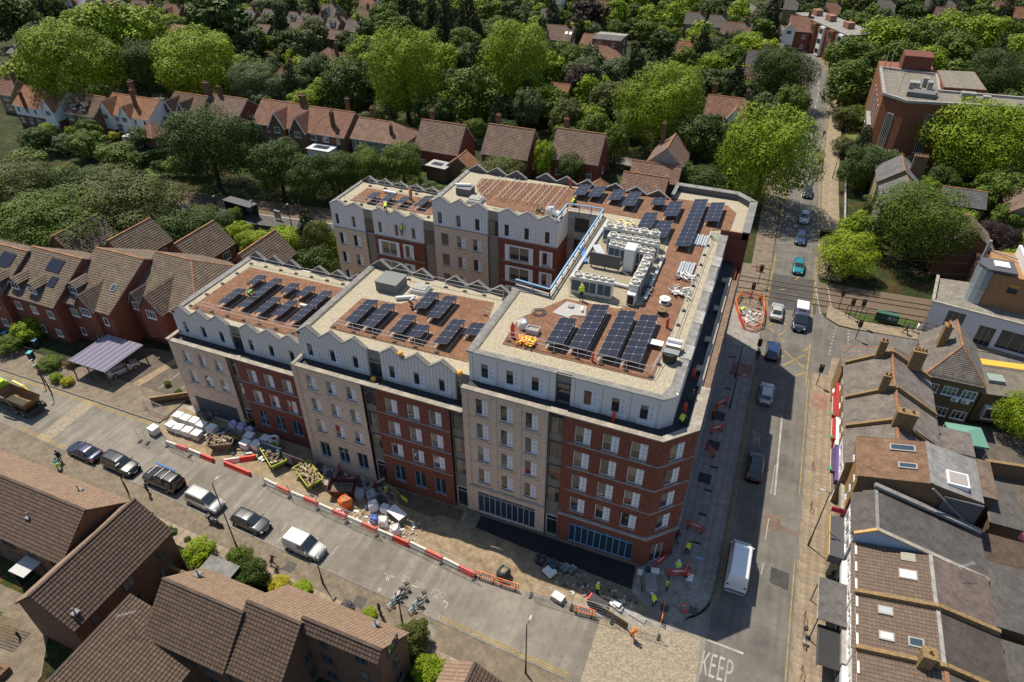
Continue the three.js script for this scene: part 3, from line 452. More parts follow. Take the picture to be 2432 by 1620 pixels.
brickFront('red_brick_wall',O(ZR),UXF,NF,-49.0,-41.25,0,13.5,M.brickRed,rows([-48.0],rl,2.3,1.9,0,'double').concat(rows([-44.3],rl,0.62,1.85,0.45)));
recess(-41.25,-39.65,ZR,13.5,rl,false);
{ const b=new MB(); for (const y of [10.4,7.35]) b.box(-48.9,-41.3,y,y+0.12,ZR,ZR+0.06); b.box(-55.7,-41.2,13.44,13.56,ZR,ZR+0.09); b.build('string_course',M.stone,BLD); }
zigzag(-55.7,-50.45,2,ZR,13.56,16.9,17.6,zz([-55.2,-52.5],13.85,1.7,0.6,0.5)); zigzag(-49.0,-41.2,3,ZR,13.56,16.9,17.6,zz([-48.3,-45.72,-43.1],13.85,1.7,0.6,0.5));
recess(-50.45,-49,ZR+0.25,16.9,[15.5],false); recess(-41.2,-39.65,ZR+0.25,16.9,[15.5],false);
backGables(-55.6,-40.2,6,-78.7,16.7,17.0,17.8);
// --- far corner block with a tall grey parapet
{ const Pg=[[-11,-75.2],[-0.78,-75.2],[-0.78,-84.0],[-3.3,-86.3],[-11,-86.3]];
  new MB().prism([[-3.95,-75.0],[-0.78,-75.0],[-0.78,-84.0],[-3.3,-86.2],[-11.1,-86.2],[-11.1,-82.2],[-3.95,-82.2]],0,19.85).build('red_brick_wall',mat(0.30,0.085,0.05,{ map: T.brickRed }),BLD);
  new MB().box(-3.95,-0.78,19.8,20.6,-75.2,-75.0).build('red_brick_wall',mat(0.30,0.085,0.05,{ map: T.brickRed }),BLD);
  const w=new MB().box(-1.5,-0.78,19.8,20.75,-84.0,-75.0).prism([[-1.5,-83.7],[-0.78,-84.0],[-3.3,-86.3],[-3.5,-85.5]],19.8,20.75).box(-11.2,-3.3,19.8,20.75,-86.3,-85.5).box(-11.2,-10.9,19.8,20.75,-85.5,-82.3); w.build('tall_parapet',M.darkGrey,BLD);
  const c=new MB().box(-1.62,-0.72,20.75,20.82,-84.05,-75.0).prism([[-1.62,-83.7],[-0.72,-84.05],[-3.3,-86.36],[-3.5,-85.4]],20.75,20.82).box(-11.26,-3.4,20.75,20.82,-86.36,-85.4).box(-11.26,-10.8,20.75,20.82,-85.5,-82.3); c.build('parapet_coping',M.copingGrey,BLD); }
// --- roof surfaces: gravel margins, planted mats, copings
flat('gravel_roof',[[-21.7,-43.5],[-4.05,-43.5],[-3.2,-44.4],[-3.2,-75.2],[-1.5,-75.2],[-1.5,-83.6],[-3.4,-85.5],[-10.9,-85.5],[-10.9,-82.2],[-39.4,-81.4],[-39.4,-70.8],[-22.5,-70.8],[-22.5,-74.4],[-18.1,-74.4],[-18.1,-54.7],[-21.7,-54.7]],19.97,M.gravel,BLD);
flat('gravel_roof',[[-41,-43.7],[-21.85,-43.7],[-21.85,-57.7],[-41,-57.7]],16.86,M.gravel,BLD);
flat('gravel_roof',[[-59.9,-45.05],[-41.2,-45.05],[-41.2,-58.1],[-59.9,-58.1]],13.82,M.gravel,BLD);
flat('gravel_roof',[[-55.5,-70.8],[-39.6,-70.8],[-39.6,-78.7],[-55.5,-78.7]],16.86,M.gravel,BLD);
const sed=(pts,y) => new MB().prism(pts,y,y+0.05).build('planted_mat',M.sedum,BLD);
sed([[-19.4,-45.6],[-5.5,-45.6],[-5.2,-58.3],[-5.2,-75.6],[-3.0,-76.6],[-2.9,-81.6],[-4.3,-83.4],[-9.3,-83.1],[-23.5,-81.4],[-36.6,-79.6],[-36.4,-77.2],[-32.6,-72.2],[-23.2,-71.6],[-22.9,-75.0],[-18.2,-75.6],[-10,-75.5],[-9.0,-69.9],[-8.7,-60.1],[-8.9,-56.9],[-11.1,-55.2],[-16.4,-55.0],[-19.5,-50]],19.975);
sed([[-38.6,-45.3],[-23.0,-45.5],[-23.6,-51],[-24.7,-56.0],[-31.1,-55.7],[-34,-52],[-38.5,-51.4]],16.866);
sed([[-58.7,-46.0],[-43.0,-45.9],[-43.2,-56.4],[-58.4,-56.2]],13.826); sed([[-53.6,-72.4],[-41.0,-72.4],[-41.0,-76.9],[-53.6,-76.9]],16.866);
flat('plant_deck',[[-17.3,-74.2],[-9.4,-70.2],[-8.9,-60],[-10.2,-55.9],[-16.2,-55.6],[-17.3,-58]],20.035,M.plant,BLD);
flat('green_membrane',[[-33.6,-71.6],[-31.6,-71.6],[-30.4,-70.9],[-22.7,-70.9],[-22.9,-71.8]],20.04,M.membraneGreen,BLD); flat('green_membrane',[[-4.9,-73.6],[-3.7,-72.8],[-3.6,-75],[-4.9,-75.2]],20.04,M.membraneGreen,BLD);
cop([-21.85,-13.35,20.0,20.08,-44.0,-43.35],[-13.45,-11.9,20.0,20.085,-44.0,-43.6],[-12.0,-4.0,20.0,20.08,-44.0,-43.35],[-22.0,-21.35,19.95,20.12,-54.7,-43.38],[-21.3,-21.2,20.1,20.16,-54.6,-44]).build('roof_coping',M.copingGrey,BLD);
new MB().prism([[-4.0,-43.34],[-3.0,-44.3],[-3.85,-45.4],[-4.35,-44.0]],20.0,20.082).build('roof_coping',M.copingGrey,BLD);
cop([-3.85,-3.0,20.0,20.08,-75,-44.8]).build('roof_coping',M.copingGrey,BLD);
for (const z of [-50.6,-56.6,-62.6,-68.2]) new MB().cbox(-3.35,19.2,z,0.9,0.94,2.2).build('parapet_block',M.stone,BLD);
for (const q of [[-41.35,-40.8,16.8,17.05,-57.8,-43.4],[-60.2,-59.6,13.75,14.0,-58.2,-44.75],[-39.75,-39.1,19.9,20.12,-81.4,-70.55],[-55.8,-55.3,16.8,17.02,-78.8,-70.55],[-40.75,-40.6,17.05,17.1,-57.5,-43.8],[-22.2,-18,20,20.06,-55.0,-54.6]]) new MB().box(...q).build('roof_coping',M.copingGrey,BLD);
// ================================================================ THINGS ON THE ROOFS
// solar arrays: width across X, panels along Z, tilted up towards +X
const panelGeo=new MB().box(-0.83,0.83,0,0.04,-0.53,0.53).geo();
const panelLine=new MB().box(-0.85,-0.83,-0.01,0.05,-0.55,0.55).box(0.83,0.85,-0.01,0.05,-0.55,0.55).box(-0.83,0.83,-0.01,0.05,-0.55,-0.53).box(-0.83,0.83,-0.01,0.05,0.53,0.55).box(-0.008,0.008,0.041,0.047,-0.53,0.53).geo();
const clipGeo=new MB().box(-0.86,-0.80,0.05,0.062,-0.58,-0.52).box(0.80,0.86,0.05,0.062,-0.58,-0.52).box(-0.04,0.04,0.05,0.062,-0.58,-0.52).geo();
const panelFrame=mat(0.16,0.165,0.19,{ rough: 0.4 }),clipM=mat(0.8,0.8,0.8,{ rough: 0.4 });
function solarArray(cx,zNear,n,yRoof,label,group,wscale=1) {
  const len=n*1.1,zc=zNear-len/2,a=thing('solar_array',label,'solar array',[cx,yRoof,zc],0,group),tilt=rad(10);
  for (let i=0; i<n; i++) {
    const p=part('panel',panelGeo,M.panel,a); p.position.set(0,0.72,len/2-(i+0.5)*1.1); p.rotation.z=tilt; p.scale.x=wscale;
    part('frame',panelLine,panelFrame,p); part('clip',clipGeo,clipM,p);
  }
  const s=new MB(); for (const x of [-0.7,0.7]) { s.box(x*wscale-0.03,x*wscale+0.03,0.56+x*0.17,0.64+x*0.17,-len/2,len/2); for (let z=-len/2+0.3; z<len/2; z += 1.6) s.box(x*wscale-0.03,x*wscale+0.03,0,0.6+x*0.17,z,z+0.06); }
  s.build('support_frame',M.darkSteel,a);
  new MB().box(-0.8*wscale,-0.72*wscale,0.02,0.06,-len/2,len/2).box(0.72*wscale,0.8*wscale,0.02,0.06,-len/2,len/2).build('ballast_rail',M.alu,a); return a;
}
const SA='solar arrays on the roofs';
for (const [x,z,n,l] of [[-14.7,-46.4,4,'shortest solar array on the roof corner beside the orange harness pile'],[-12.5,-46.5,7,'long solar array second from the harness pile on the corner roof'],[-9.8,-46.4,7,'long solar array third from the harness pile on the corner roof'],[-7.7,-46.5,7,'long solar array nearest the road on the corner roof']]) solarArray(x,z,n,20.02,l,SA);
for (const [x,z,n,l] of [[-22.2,-77.8,3,'small solar array beside the bare mounting rails, on the rear roof'],[-20.3,-78.0,3,'small solar array second from the bare mounting rails on the rear roof'],[-17.7,-78.0,3,'small solar array third from the bare mounting rails on the rear roof'],[-15.6,-77.0,4,'four panel solar array fourth from the bare mounting rails on the rear roof'],[-12.3,-78.6,2,'two panel solar array by the rear zigzag parapet near the tall grey parapet'],[-10.2,-76.1,4,'four panel solar array between the long array and the two panel array'],[-12.4,-71.8,4,'solar array directly behind the rows of cooling units'],[-10.3,-70.2,4,'solar array at the corner of the cooling unit rows'],[-7.4,-69.1,12,'longest solar array on the road side of the roof, twelve panels long'],[-5.3,-76.6,5,'five panel solar array beside the tall grey corner parapet']]) solarArray(x,z,n,20.02,l,SA,0.98);
for (const [x,z,n,l] of [[-36.5,-46.2,4,'solar array nearest the lower roof on the middle roof, by the guard rail'],[-34.4,-46.2,4,'second solar array from the lower roof on the middle roof, by the guard rail'],[-31.3,-46.3,3,'three panel solar array in the middle of the middle roof by the guard rail'],[-29.2,-46.3,2,'two panel solar array of the middle roof by the guard rail'],[-31.1,-51.1,3,'solar array behind the three panel one, next to the roof hatch'],[-29.0,-50.0,4,'solar array of the middle roof at the back edge beside the hatch array'],[-26.3,-46.3,4,'solar array beside the end of the guard rail on the middle roof'],[-24.2,-48.7,2,'small solar array beside the higher roof edge on the middle roof']]) solarArray(x,z,n,16.92,l,SA,0.9);
for (const [x,z,n,l] of [[-54.7,-52.0,2,'two panel solar array at the rear corner of the lowest roof'],[-52.4,-47.7,6,'long solar array with the worker beside it on the lowest roof'],[-49.8,-52.0,2,'second small solar array along the rear of the lowest roof'],[-47.6,-52.1,2,'third small solar array along the rear of the lowest roof'],[-55.0,-47.5,3,'solar array in front of the worker on the lowest roof'],[-49.9,-47.5,3,'three panel solar array in the middle front of the lowest roof'],[-47.7,-47.7,3,'three panel solar array beside the white roll on the lowest roof'],[-45.2,-47.6,6,'long solar array near the step of the lowest roof'],[-43.3,-47.6,6,'long solar array right against the step of the lowest roof']]) solarArray(x,z,n,13.88,l,SA,0.8);
for (const [x,z,n,l] of [[-50.5,-72.4,2,'solar array nearest the outer end of the rear low roof'],[-48.2,-72.7,2,'second solar array from the outer end of the rear low roof'],[-45.9,-72.8,2,'third solar array from the outer end of the rear low roof'],[-43.2,-73.0,3,'solar array next to the higher rear roof']]) solarArray(x,z,n,16.92,l,SA,0.75);
// bare mounting frames on the rear roof
for (const [x,n] of [[-35.3,0],[-33.6,1],[-31.5,2],[-29.9,3],[-28.0,4],[-26.4,5],[-24.6,6]]) {
  const o=thing('mounting_rail_row','row of bare mounting rails on short legs awaiting solar panels','mounting rails',[x,20.02,-76.6],0,'bare mounting rails on the rear roof'),L=n<1?2:3.4;
  for (const s of [-0.35,0.35]) { const b=new MB().box(s-0.025,s+0.025,0.55,0.61,-L,L*0.9); b.build('rail',M.alu,o); const p=new MB(); for (let z=-L; z<L*0.9; z += 0.9) p.box(s-0.02,s+0.02,0,0.55,z,z+0.04); p.build('leg',M.darkSteel,o); }
}
// air source units
function fanUnit(twin) {
  const g=new THREE.Group(),w=twin?1.25:0.95,d=0.8,h=1.65; g.name='cooling_unit';
  new MB().box(-w/2,w/2,0.12,h,-d/2,d/2).box(-w/2+0.05,w/2-0.05,0,0.12,-d/2+0.05,d/2-0.05).build('casing',mat(0.60,0.585,0.53,{ rough: 0.6 }),g);
  new MB().box(-w/2+0.08,(twin?-0.03:w/2-0.08),0.35,h-0.3,d/2,d/2+0.015).build('grille',mat(0.07,0.11,0.13),g);
  if (twin) new MB().box(0.03,w/2-0.08,0.35,h-0.3,d/2,d/2+0.015).build('grille',mat(0.07,0.11,0.13),g);
  for (const x of twin?[-0.31,0.31]:[0]) { const c=new MB(),n=14,r=twin?0.29:0.36; for (let i=0; i<n; i++) { const a=i/n*2*PI,b=(i+1)/n*2*PI,P=(t,q,y) => [x+q*Math.cos(t),y,q*Math.sin(t)]; c.quad(P(a,r,h),P(b,r,h),P(b,r,h+0.22),P(a,r,h+0.22)).quad(P(a,r,h+0.22),P(b,r,h+0.22),P(b,r*0.84,h+0.22),P(a,r*0.84,h+0.22)).quad(P(a,r*0.84,h+0.22),P(b,r*0.84,h+0.22),P(b,r*0.84,h+0.05),P(a,r*0.84,h+0.05)); } const cw=c.build('fan_cowl',mat(0.64,0.62,0.55,{ rough: 0.6 }),g); const f=new MB(); f.cyl([x,h+0.09,0],[x,h+0.14,0],r*0.34,r*0.34,10); for (let i=0; i<5; i++) { const a=i/5*2*PI; f.beam([x,h+0.1,0],[x+Math.cos(a)*r*0.8,h+0.1,Math.sin(a)*r*0.8],0.13,0.015); } f.build('fan',mat(0.50,0.48,0.42),cw); }
  return g;
}
{ const tw1=fanUnit(true),si=fanUnit(false),z6=(x,y,h) => G(1280+x/3.92,380+y/3.92,h); let first={ t: true,s: true };
  const put=(x,y,twin,label,turn=0) => { const p=z6(x,y,22.2),r=(twin?tw1:si).clone(); r.scale.setScalar(1.2); r.name=numbered('cooling_unit'); r.position.set(p.x,20.04,p.z); r.rotation.y=turn; scene.add(r); tag(r,label,'cooling unit','cooling units on the roof plant deck'); };
  for (const [x,y,t] of [[660,595,0],[755,610,0],[870,632,1],[980,650,0],[1082,665,0]]) put(x,y,t,'pale cooling unit with round fan, in the row right beside the solar arrays');
  for (const [x,y,t] of [[695,685,0],[805,705,1],[935,725,1],[1060,750,1]]) put(x,y,t,'pale cooling unit with round fans, in the middle of the three close rows');
  for (const [x,y,t] of [[722,765,1],[830,790,1],[915,805,0],[1015,830,1]]) put(x,y,t,'pale cooling unit with round fans, in the row just behind the tall silver duct');
  for (const [x,y] of [[1010,905],[985,960],[960,1012],[930,1065],[898,1125]]) put(x,y,0,'pale boxy cooling unit with round fan in the single file by the planted strip',PI/2);
  for (const [x,y,t] of [[365,1055,0],[488,1078,1],[625,1102,1]]) put(x,y,t,'pale boxy cooling unit in the row in front of the dark screen panel');
  const sc=thing('screen_panel','wide dark grey screen panel standing between cooling units','screen panel',[-14.2,20.04,-62.2]); new MB().box(-1.9,1.5,0.25,1.75,-0.08,0.08).build('board',M.darkGrey,sc); const sp=new MB(); for (const x of [-1.7,-0.2,1.3]) sp.box(x,x+0.08,0,0.25,-0.06,0.06); sp.build('leg',M.darkSteel,sc);
  const du=thing('air_duct','tall silver sheet metal air duct rising among the cooling units','duct',[-11.9,20.04,-62.9]); new MB().box(-0.55,0.5,0.1,2.7,-1.0,0.55).build('duct_body',mat(0.55,0.60,0.64,{ rough: 0.35,metal: 0.2 }),du); new MB().box(-0.6,0.55,2.7,2.76,-1.05,0.6).build('duct_lid',mat(0.60,0.65,0.70,{ rough: 0.35 }),du); new MB().box(-0.7,0.65,0,0.1,-1.1,1.2).build('base_frame',M.darkSteel,du);
  const t1=thing('white_cabinet','small white cabinet with dark front at the end of the cooling unit file','cabinet',[-10.1,20.04,-56.6]); new MB().box(-0.4,0.4,0.05,1.25,-0.4,0.4).build('casing',M.white,t1); new MB().box(-0.3,0.3,0.15,1.1,0.4,0.415).build('grille',M.black,t1);
  for (const [a,b,w,l] of [[[-16.6,-66.5],[-15.2,-64.2],0.9,'bent silver duct lying beside the cooling unit rows'],[[-15.6,-63.6],[-12.9,-63.4],0.5,'silver cable tray behind the dark screen panel'],[[-16.4,-59.6],[-11.0,-59.2],0.35,'long pipe run in front of the dark screen panel'],[[-8.95,-67],[-8.9,-57.5],0.3,'pipe run along the edge of the planted strip'],[[-17.0,-73.2],[-17.0,-58.5],0.3,'pipe run along the courtyard edge of the plant deck']]) { const o=thing('pipe_run',l,'pipe run',[0,20.06,0]); new MB().beam([a[0],0.22,a[1]],[b[0],0.22,b[1]],w,0.2).build('casing',mat(0.5,0.53,0.55,{ rough: 0.4,metal: 0.2 }),o); for (const t of [0.15,0.5,0.85]) new MB().cbox(lerp(a[0],b[0],t),0,lerp(a[1],b[1],t),0.2,0.12,0.2).build('foot',M.black,o); }
  const cv=thing('grey_roof_vent_box','large dark grey box vent on the gravel of the middle roof','vent box',[-36.6,16.86,-54.6]); new MB().box(-1.3,1.3,0,1.15,-1.2,1.2).build('box',mat(0.14,0.145,0.145,{ rough: 0.7 }),cv); new MB().box(-1.36,1.36,1.15,1.24,-1.26,1.26).build('lid',mat(0.17,0.175,0.17,{ rough: 0.7 }),cv);
  const hatch=(x,y,z,l) => { const h=thing('roof_hatch',l,'roof hatch',[x,y,z]); new MB().box(-0.9,0.9,0,0.42,-0.75,0.75).build('kerb',M.white,h); new MB().box(-0.8,0.8,0.42,0.56,-0.65,0.65).build('lid',M.offwhite,h); new MB().box(-1.1,1.1,0,0.06,-0.95,0.95).build('flashing',M.copingGrey,h); }; hatch(-33.2,16.9,-55.2,'square white roof hatch on the middle roof beside the dark vent box'); hatch(-34.3,20.02,-72.5,'white roof hatch beside the bare mounting rails on the rear roof');
  const dv=thing('dark_plant_box','low dark box on the rear roof gravel heaped with white rolls','plant box',[-36.6,20.0,-74.3]); new MB().box(-1.0,1.0,0,0.9,-0.8,0.8).build('box',M.darkGrey,dv); new MB().box(-1.05,1.05,0.9,0.95,-0.85,0.85).build('lid',mat(0.2,0.2,0.2),dv); }
// guard rails with counterweights
function guardRail(pts,y,label,h=1.1) {
  const o=thing('guard_rail',label,'guard rail',[pts[0][0],y,pts[0][1]],0,'free-standing roof guard rails'),q=pts.map(p => [p[0]-pts[0][0],p[1]-pts[0][1]]);
  for (let i=0; i+1<q.length; i++) {
    const [a,b]=[q[i],q[i+1]],L=Math.hypot(b[0]-a[0],b[1]-a[1]),n=Math.max(1,Math.round(L/2.4));
    for (const hh of [h,h*0.55]) new MB().cyl([a[0],hh,a[1]],[b[0],hh,b[1]],0.024,0.024,5).build('rail',M.alu,o);
    for (let k=i?1:0; k <= n; k++) { const x=lerp(a[0],b[0],k/n),z=lerp(a[1],b[1],k/n); new MB().cyl([x,0,z],[x,h,z],0.024,0.024,5).build('post',M.alu,o); new MB().cbox(x+0.02,0,z+0.02,0.4,0.09,0.3).build('counterweight',M.black,o); }
  }
}
guardRail([[-19.0,-46.2],[-5.7,-46.0],[-5.1,-52],[-5.0,-60],[-4.9,-74]],20.02,'long silver guard rail round the corner roof solar arrays');
guardRail([[-38.2,-45.6],[-26.4,-45.7]],16.92,'silver guard rail along the front edge of the middle roof'); guardRail([[-24.6,-53.4],[-22.6,-53.2],[-22.6,-51.6]],16.92,'short silver guard rail at the back corner of the middle roof'); guardRail([[-38,-56.8],[-24,-57.0]],16.86,'thin guard rail along the rear zigzag edge of the middle roof');
guardRail([[-58.0,-46.4],[-44.6,-46.4],[-43.0,-46.7]],13.88,'silver guard rail along the front of the lowest roof'); guardRail([[-59.0,-46.5],[-58.9,-57],[-43,-57.2]],13.84,'thin guard rail round the back of the lowest roof');
guardRail([[-54,-71.8],[-41,-71.8]],16.92,'silver guard rail along the courtyard edge of the rear low roof'); guardRail([[-53.6,-77.6],[-41,-77.8]],16.92,'silver guard rail along the back of the rear low roof');
// blue edge protection round the courtyard
{ const o=thing('edge_barrier','blue edge protection barrier round the courtyard opening of the roof','edge barrier',[0,20.0,0]); const pts=[[-22.7,-70.6],[-22.6,-74.4],[-18.05,-74.6],[-18.0,-54.7],[-21.9,-55.2]];
  for (let i=0; i+1<pts.length; i++) { const [a,b]=[pts[i],pts[i+1]]; for (const h of [0.35,0.95]) new MB().beam([a[0],h,a[1]],[b[0],h,b[1]],0.16,0.10).build('rail',h>0.5?M.lightBlue:mat(0.55,0.50,0.48),o); const L=Math.hypot(b[0]-a[0],b[1]-a[1]),n=Math.ceil(L/2); for (let k=0; k <= n; k++) new MB().cbox(lerp(a[0],b[0],k/n),-0.2,lerp(a[1],b[1],k/n),0.09,1.2,0.09).build('post',M.blue,o); }
  new MB().beam([-18.2,0.2,-66],[-16.6,0.25,-62.5],0.5,0.08).build('toe_board',M.blue,o); }
// sacks, cylinders, rolls, reels and other loose site goods
function sackGeo(seed,w,h,open=false) { const r=rng(seed),g=new THREE.CylinderGeometry(w*0.52,w*0.5,h,14,6,false),p=g.attributes.position,L=lattice(seed,8); for (let i=0; i<p.count; i++) { let x=p.getX(i),y=p.getY(i),z=p.getZ(i); const a=Math.atan2(z,x),q=1+0.14*Math.cos(4*a)*-1+0.22*(L(a*2+8,y*3+4)-0.5)+0.12*Math.cos(y/h*2.6),top=y>h*0.45?0.78:1; x *= q*top; z *= q*top; if (y>h*0.45) y += (L(x*3+3,z*3+3)-0.5)*h*0.35-(open && Math.hypot(x,z)<w*0.3?h*0.25:0); p.setXYZ(i,x,y+h/2,z); } g.computeVertexNormals(); return g; }
const sackG=[1,2,3].map(s => sackGeo(s+20,0.95,0.95,true));
function bulkBag(x,y,z,label,k=1,m=M.bagWhite,group='white bulk bags',fill) {
  const o=thing('bulk_bag',label,'bulk bag',[x,y,z],x*3,group); const b=part('sack',sackG[Math.abs(Math.round(x*7)) % 3],m,o); b.scale.setScalar(k);
  if (fill) { const f=part('contents',new THREE.SphereGeometry(0.36*k,10,6),fill,o); f.position.y=0.82*k; f.scale.y=0.35; }
  for (const [a,c] of [[0.3,0.3],[-0.3,0.3],[0.3,-0.3],[-0.3,-0.3]]) { const t=part('lifting_loop',new THREE.TorusGeometry(0.11,0.022,5,8),mat(0.22,0.25,0.5),o); t.position.set(a*k,0.98*k,c*k); t.rotation.y=x+a; } return o;
}
bulkBag(-18.6,20.02,-48.7,'crumpled white bulk bag beside the red cylinder on the corner roof',0.9); bulkBag(-24.2,20.02,-72.6,'bulging white bulk bag at the courtyard edge of the rear roof',1.05); bulkBag(-23.1,20.02,-72.3,'smaller white bulk bag next to the bulging one on the rear roof',0.75);
function cylinderBottle(p,l,m=M.red,s=1) { const o=thing('gas_cylinder',l,'gas cylinder',p); new MB().cyl([0,0,0],[0,1.05*s,0],0.16*s,0.16*s,10).build('body',m,o); part('shoulder',new THREE.SphereGeometry(0.16*s,10,6,0,2*PI,0,PI/2),m,o).position.y=1.05*s; new MB().cyl([0,1.15*s,0],[0,1.32*s,0],0.06*s,0.08*s,8).build('valve',M.darkSteel,o); }
cylinderBottle([-18.9,20.02,-46.9],'tall red gas cylinder beside the harness pile on the corner roof',M.red,1.25); cylinderBottle([-11.0,20.02,-46.2],'small red gas cylinder between two long solar arrays',M.red,0.75); cylinderBottle([-5.9,20.02,-53.8],'red gas cylinder beside the rail at the end of the road side array',M.red,0.9); cylinderBottle([-7.9,16.76,-42.9],'red gas cylinder standing on the dark terrace of the corner',M.red,0.95); cylinderBottle([-2.4,16.76,-46.2],'red cylinder lying in the dark side terrace near the corner',M.red,1.0); cylinderBottle([-24.4,20.02,-81.2],'red gas cylinder by the rear zigzag parapet',M.red,1.0); cylinderBottle([-2.5,16.76,-51.4],'red cylinder far along the dark side terrace',M.red,1.0);
{ const pile=(name,label,cat,p,n,mats,spread,sz,seed) => { const r=rng(seed),o=thing(name,label,cat,p); mats.forEach((m,i) => { const mb=new MB(); for (let k=0; k<n; k++) { const x=(r()-0.5)*spread,z=(r()-0.5)*spread*0.8,y=r()*0.25; mb.beam([x,y+0.08,z],[x+(r()-0.5)*sz,y+0.12+r()*0.1,z+(r()-0.5)*sz],0.14,0.08); } mb.build('strap',m,o); }); };
  pile('harness_pile','tangled pile of yellow and orange safety harnesses on the corner roof','harnesses',[-17.3,20.03,-46.6],26,[M.yellow,M.orange,mat(0.75,0.40,0.05)],1.7,0.7,3);
  pile('packaging_heap','long heap of white wrapping and grey packaging along the road side rail','packaging',[-6.0,20.03,-60.4],22,[M.bagWhite,mat(0.35,0.35,0.36),M.offwhite],1.6,1.3,4); pile('packaging_heap','grey and white packaging further along the road side rail','packaging',[-5.9,20.03,-63.4],20,[mat(0.25,0.25,0.27),M.bagWhite],1.5,1.2,6);
  pile('membrane_scraps','grey scraps and wrapped goods between the solar arrays and the courtyard','wrapped goods',[-15.0,20.03,-73.0],22,[mat(0.42,0.42,0.42),M.bagWhite,M.yellow],2.0,1.0,9); pile('timber_offcuts','small stack of timber and tools by the bulging bulk bag','timber',[-25.6,20.03,-72.9],14,[M.ply,M.darkSteel],1.3,1.0,12);
  pile('debris_strip','loose cables and debris on the plant deck beside the cooling unit file','debris',[-9.4,20.04,-59.4],26,[mat(0.12,0.08,0.10),mat(0.25,0.22,0.2)],1.6,1.0,15);
  const tank=thing('water_tub','grey open tub of rubble beside the harness pile','tub',[-17.4,20.03,-48.3]); new MB().box(-0.6,0.6,0,0.55,-0.4,-0.34).box(-0.6,0.6,0,0.55,0.34,0.4).box(-0.6,-0.54,0,0.55,-0.34,0.34).box(0.54,0.6,0,0.55,-0.34,0.34).build('side',mat(0.5,0.5,0.5),tank); new MB().box(-0.54,0.54,0,0.4,-0.34,0.34).build('rubble',mat(0.3,0.27,0.24),tank);
  const st=thing('insulation_stack','stack of pale insulation boards with white roll beside a black bin, near the roof edge','boards',[-4.6,20.05,-50.5]); new MB().box(-0.7,0.6,0,0.75,-0.5,0.5).build('boards',mat(0.52,0.48,0.22),st); new MB().cyl([-0.7,0.95,-0.1],[0.6,0.95,-0.1],0.2,0.2,12).build('roll',M.white,st); new MB().box(-0.72,0.62,0.75,0.79,-0.1,0.52).build('sheet',M.white,st);
  const bin=thing('rubbish_bin','black bin bag holder with grey lid beside the insulation boards','bin',[-4.7,20.05,-48.9]); new MB().cyl([0,0,0],[0,0.9,0],0.62,0.7,12).build('bag',M.black,bin); new MB().box(-0.75,0.75,0.9,1.0,-0.35,0.35).build('tray',M.steel,bin);
  const wb=thing('white_board','flat white board lying across the guard rail','board',[-6.3,20.5,-50.4]); new MB().box(-0.7,0.7,0,0.05,-0.4,0.4).build('board',M.white,wb); new MB().box(-0.5,-0.4,-0.46,0,-0.3,0.3).box(0.4,0.5,-0.46,0,-0.3,0.3).build('trestle',M.steel,wb);
  for (const [x,z,m,l] of [[-7.0,-58.0,M.white,'white cable reel lying on the planted strip'],[-6.9,-56.0,M.wood,'brown wooden cable reel lying on the planted strip']]) { const o=thing('cable_reel',l,'cable reel',[x,20.03,z]); new MB().cyl([0,0,0],[0,0.08,0],0.55,0.55,16).build('flange',m,o); new MB().cyl([0,0.08,0],[0,0.45,0],0.3,0.3,12).build('drum',M.black,o); new MB().cyl([0,0.45,0],[0,0.53,0],0.55,0.55,16).build('flange',m,o); new MB().cyl([0,0.53,0],[0,0.55,0],0.1,0.1,8).build('hub',M.black,o); }
  for (const [x,z,y,l] of [[-5.9,-72.4,20.03,'stack of silver profiles lying by the longest solar array'],[-6.2,-65.4,20.03,'wide stack of silver profiles beside the road side rail']]) { const o=thing('profile_stack',l,'metal profiles',[x,y,z]); for (let i=0; i<6; i++) new MB().box(-0.75+i*0.27,-0.55+i*0.27,0,0.18+(i % 2)*0.08,-1.3,1.3).build('profile',mat(0.52,0.56,0.6,{ rough: 0.35,metal: 0.3 }),o); }
  const sheetP=thing('plastic_sheet','clear crumpled plastic sheet spread on the planted mat','sheet',[-15.2,20.07,-53.3]); new MB().prism([[-1.6,1.2],[-0.9,-1.2],[1.2,-1.1],[1.6,0.6],[0.4,0.9],[0.1,1.5]],0,0.02).build('film',mat(0.42,0.41,0.38,{ rough: 0.3 }),sheetP); new MB().cyl([-0.2,0.02,-0.4],[-0.2,0.2,-0.4],0.35,0.3,10).build('drum_base',mat(0.3,0.3,0.3),sheetP); new MB().cyl([0.9,0.16,-0.6],[1.1,0.16,0.1],0.14,0.14,8).build('tube',M.bagWhite,sheetP);
  for (const [x,y,z,a,l] of [[-46.0,13.9,-51.2,0.1,'white membrane roll lying between the low roof arrays'],[-34.0,16.95,-53.0,0.5,'two white rolls lying by the roof hatch'],[-49.5,16.95,-76.4,0,'white roll on the rear low roof behind the arrays'],[-36.9,20.95,-74.3,0.3,'white roll lying on top of the dark plant box']]) { const o=thing('membrane_roll',l,'roll',[x,y,z],a); new MB().cyl([-1,0.2,0],[1,0.2,0],0.2,0.2,10).build('roll',M.white,o); new MB().cyl([-1.02,0.2,0],[1.02,0.2,0],0.06,0.06,8).build('core',M.wood,o); }
  const hs=thing('hose_coil','coil of dark hose on the planted mat by the blue barrier','hose',[-18.0,20.08,-51.6]); for (const r of [0.4,0.55,0.7]) { const t=part('coil',new THREE.TorusGeometry(r,0.035,5,20),M.darkSteel,hs); t.rotation.x=PI/2; t.position.y=r*0.05; }
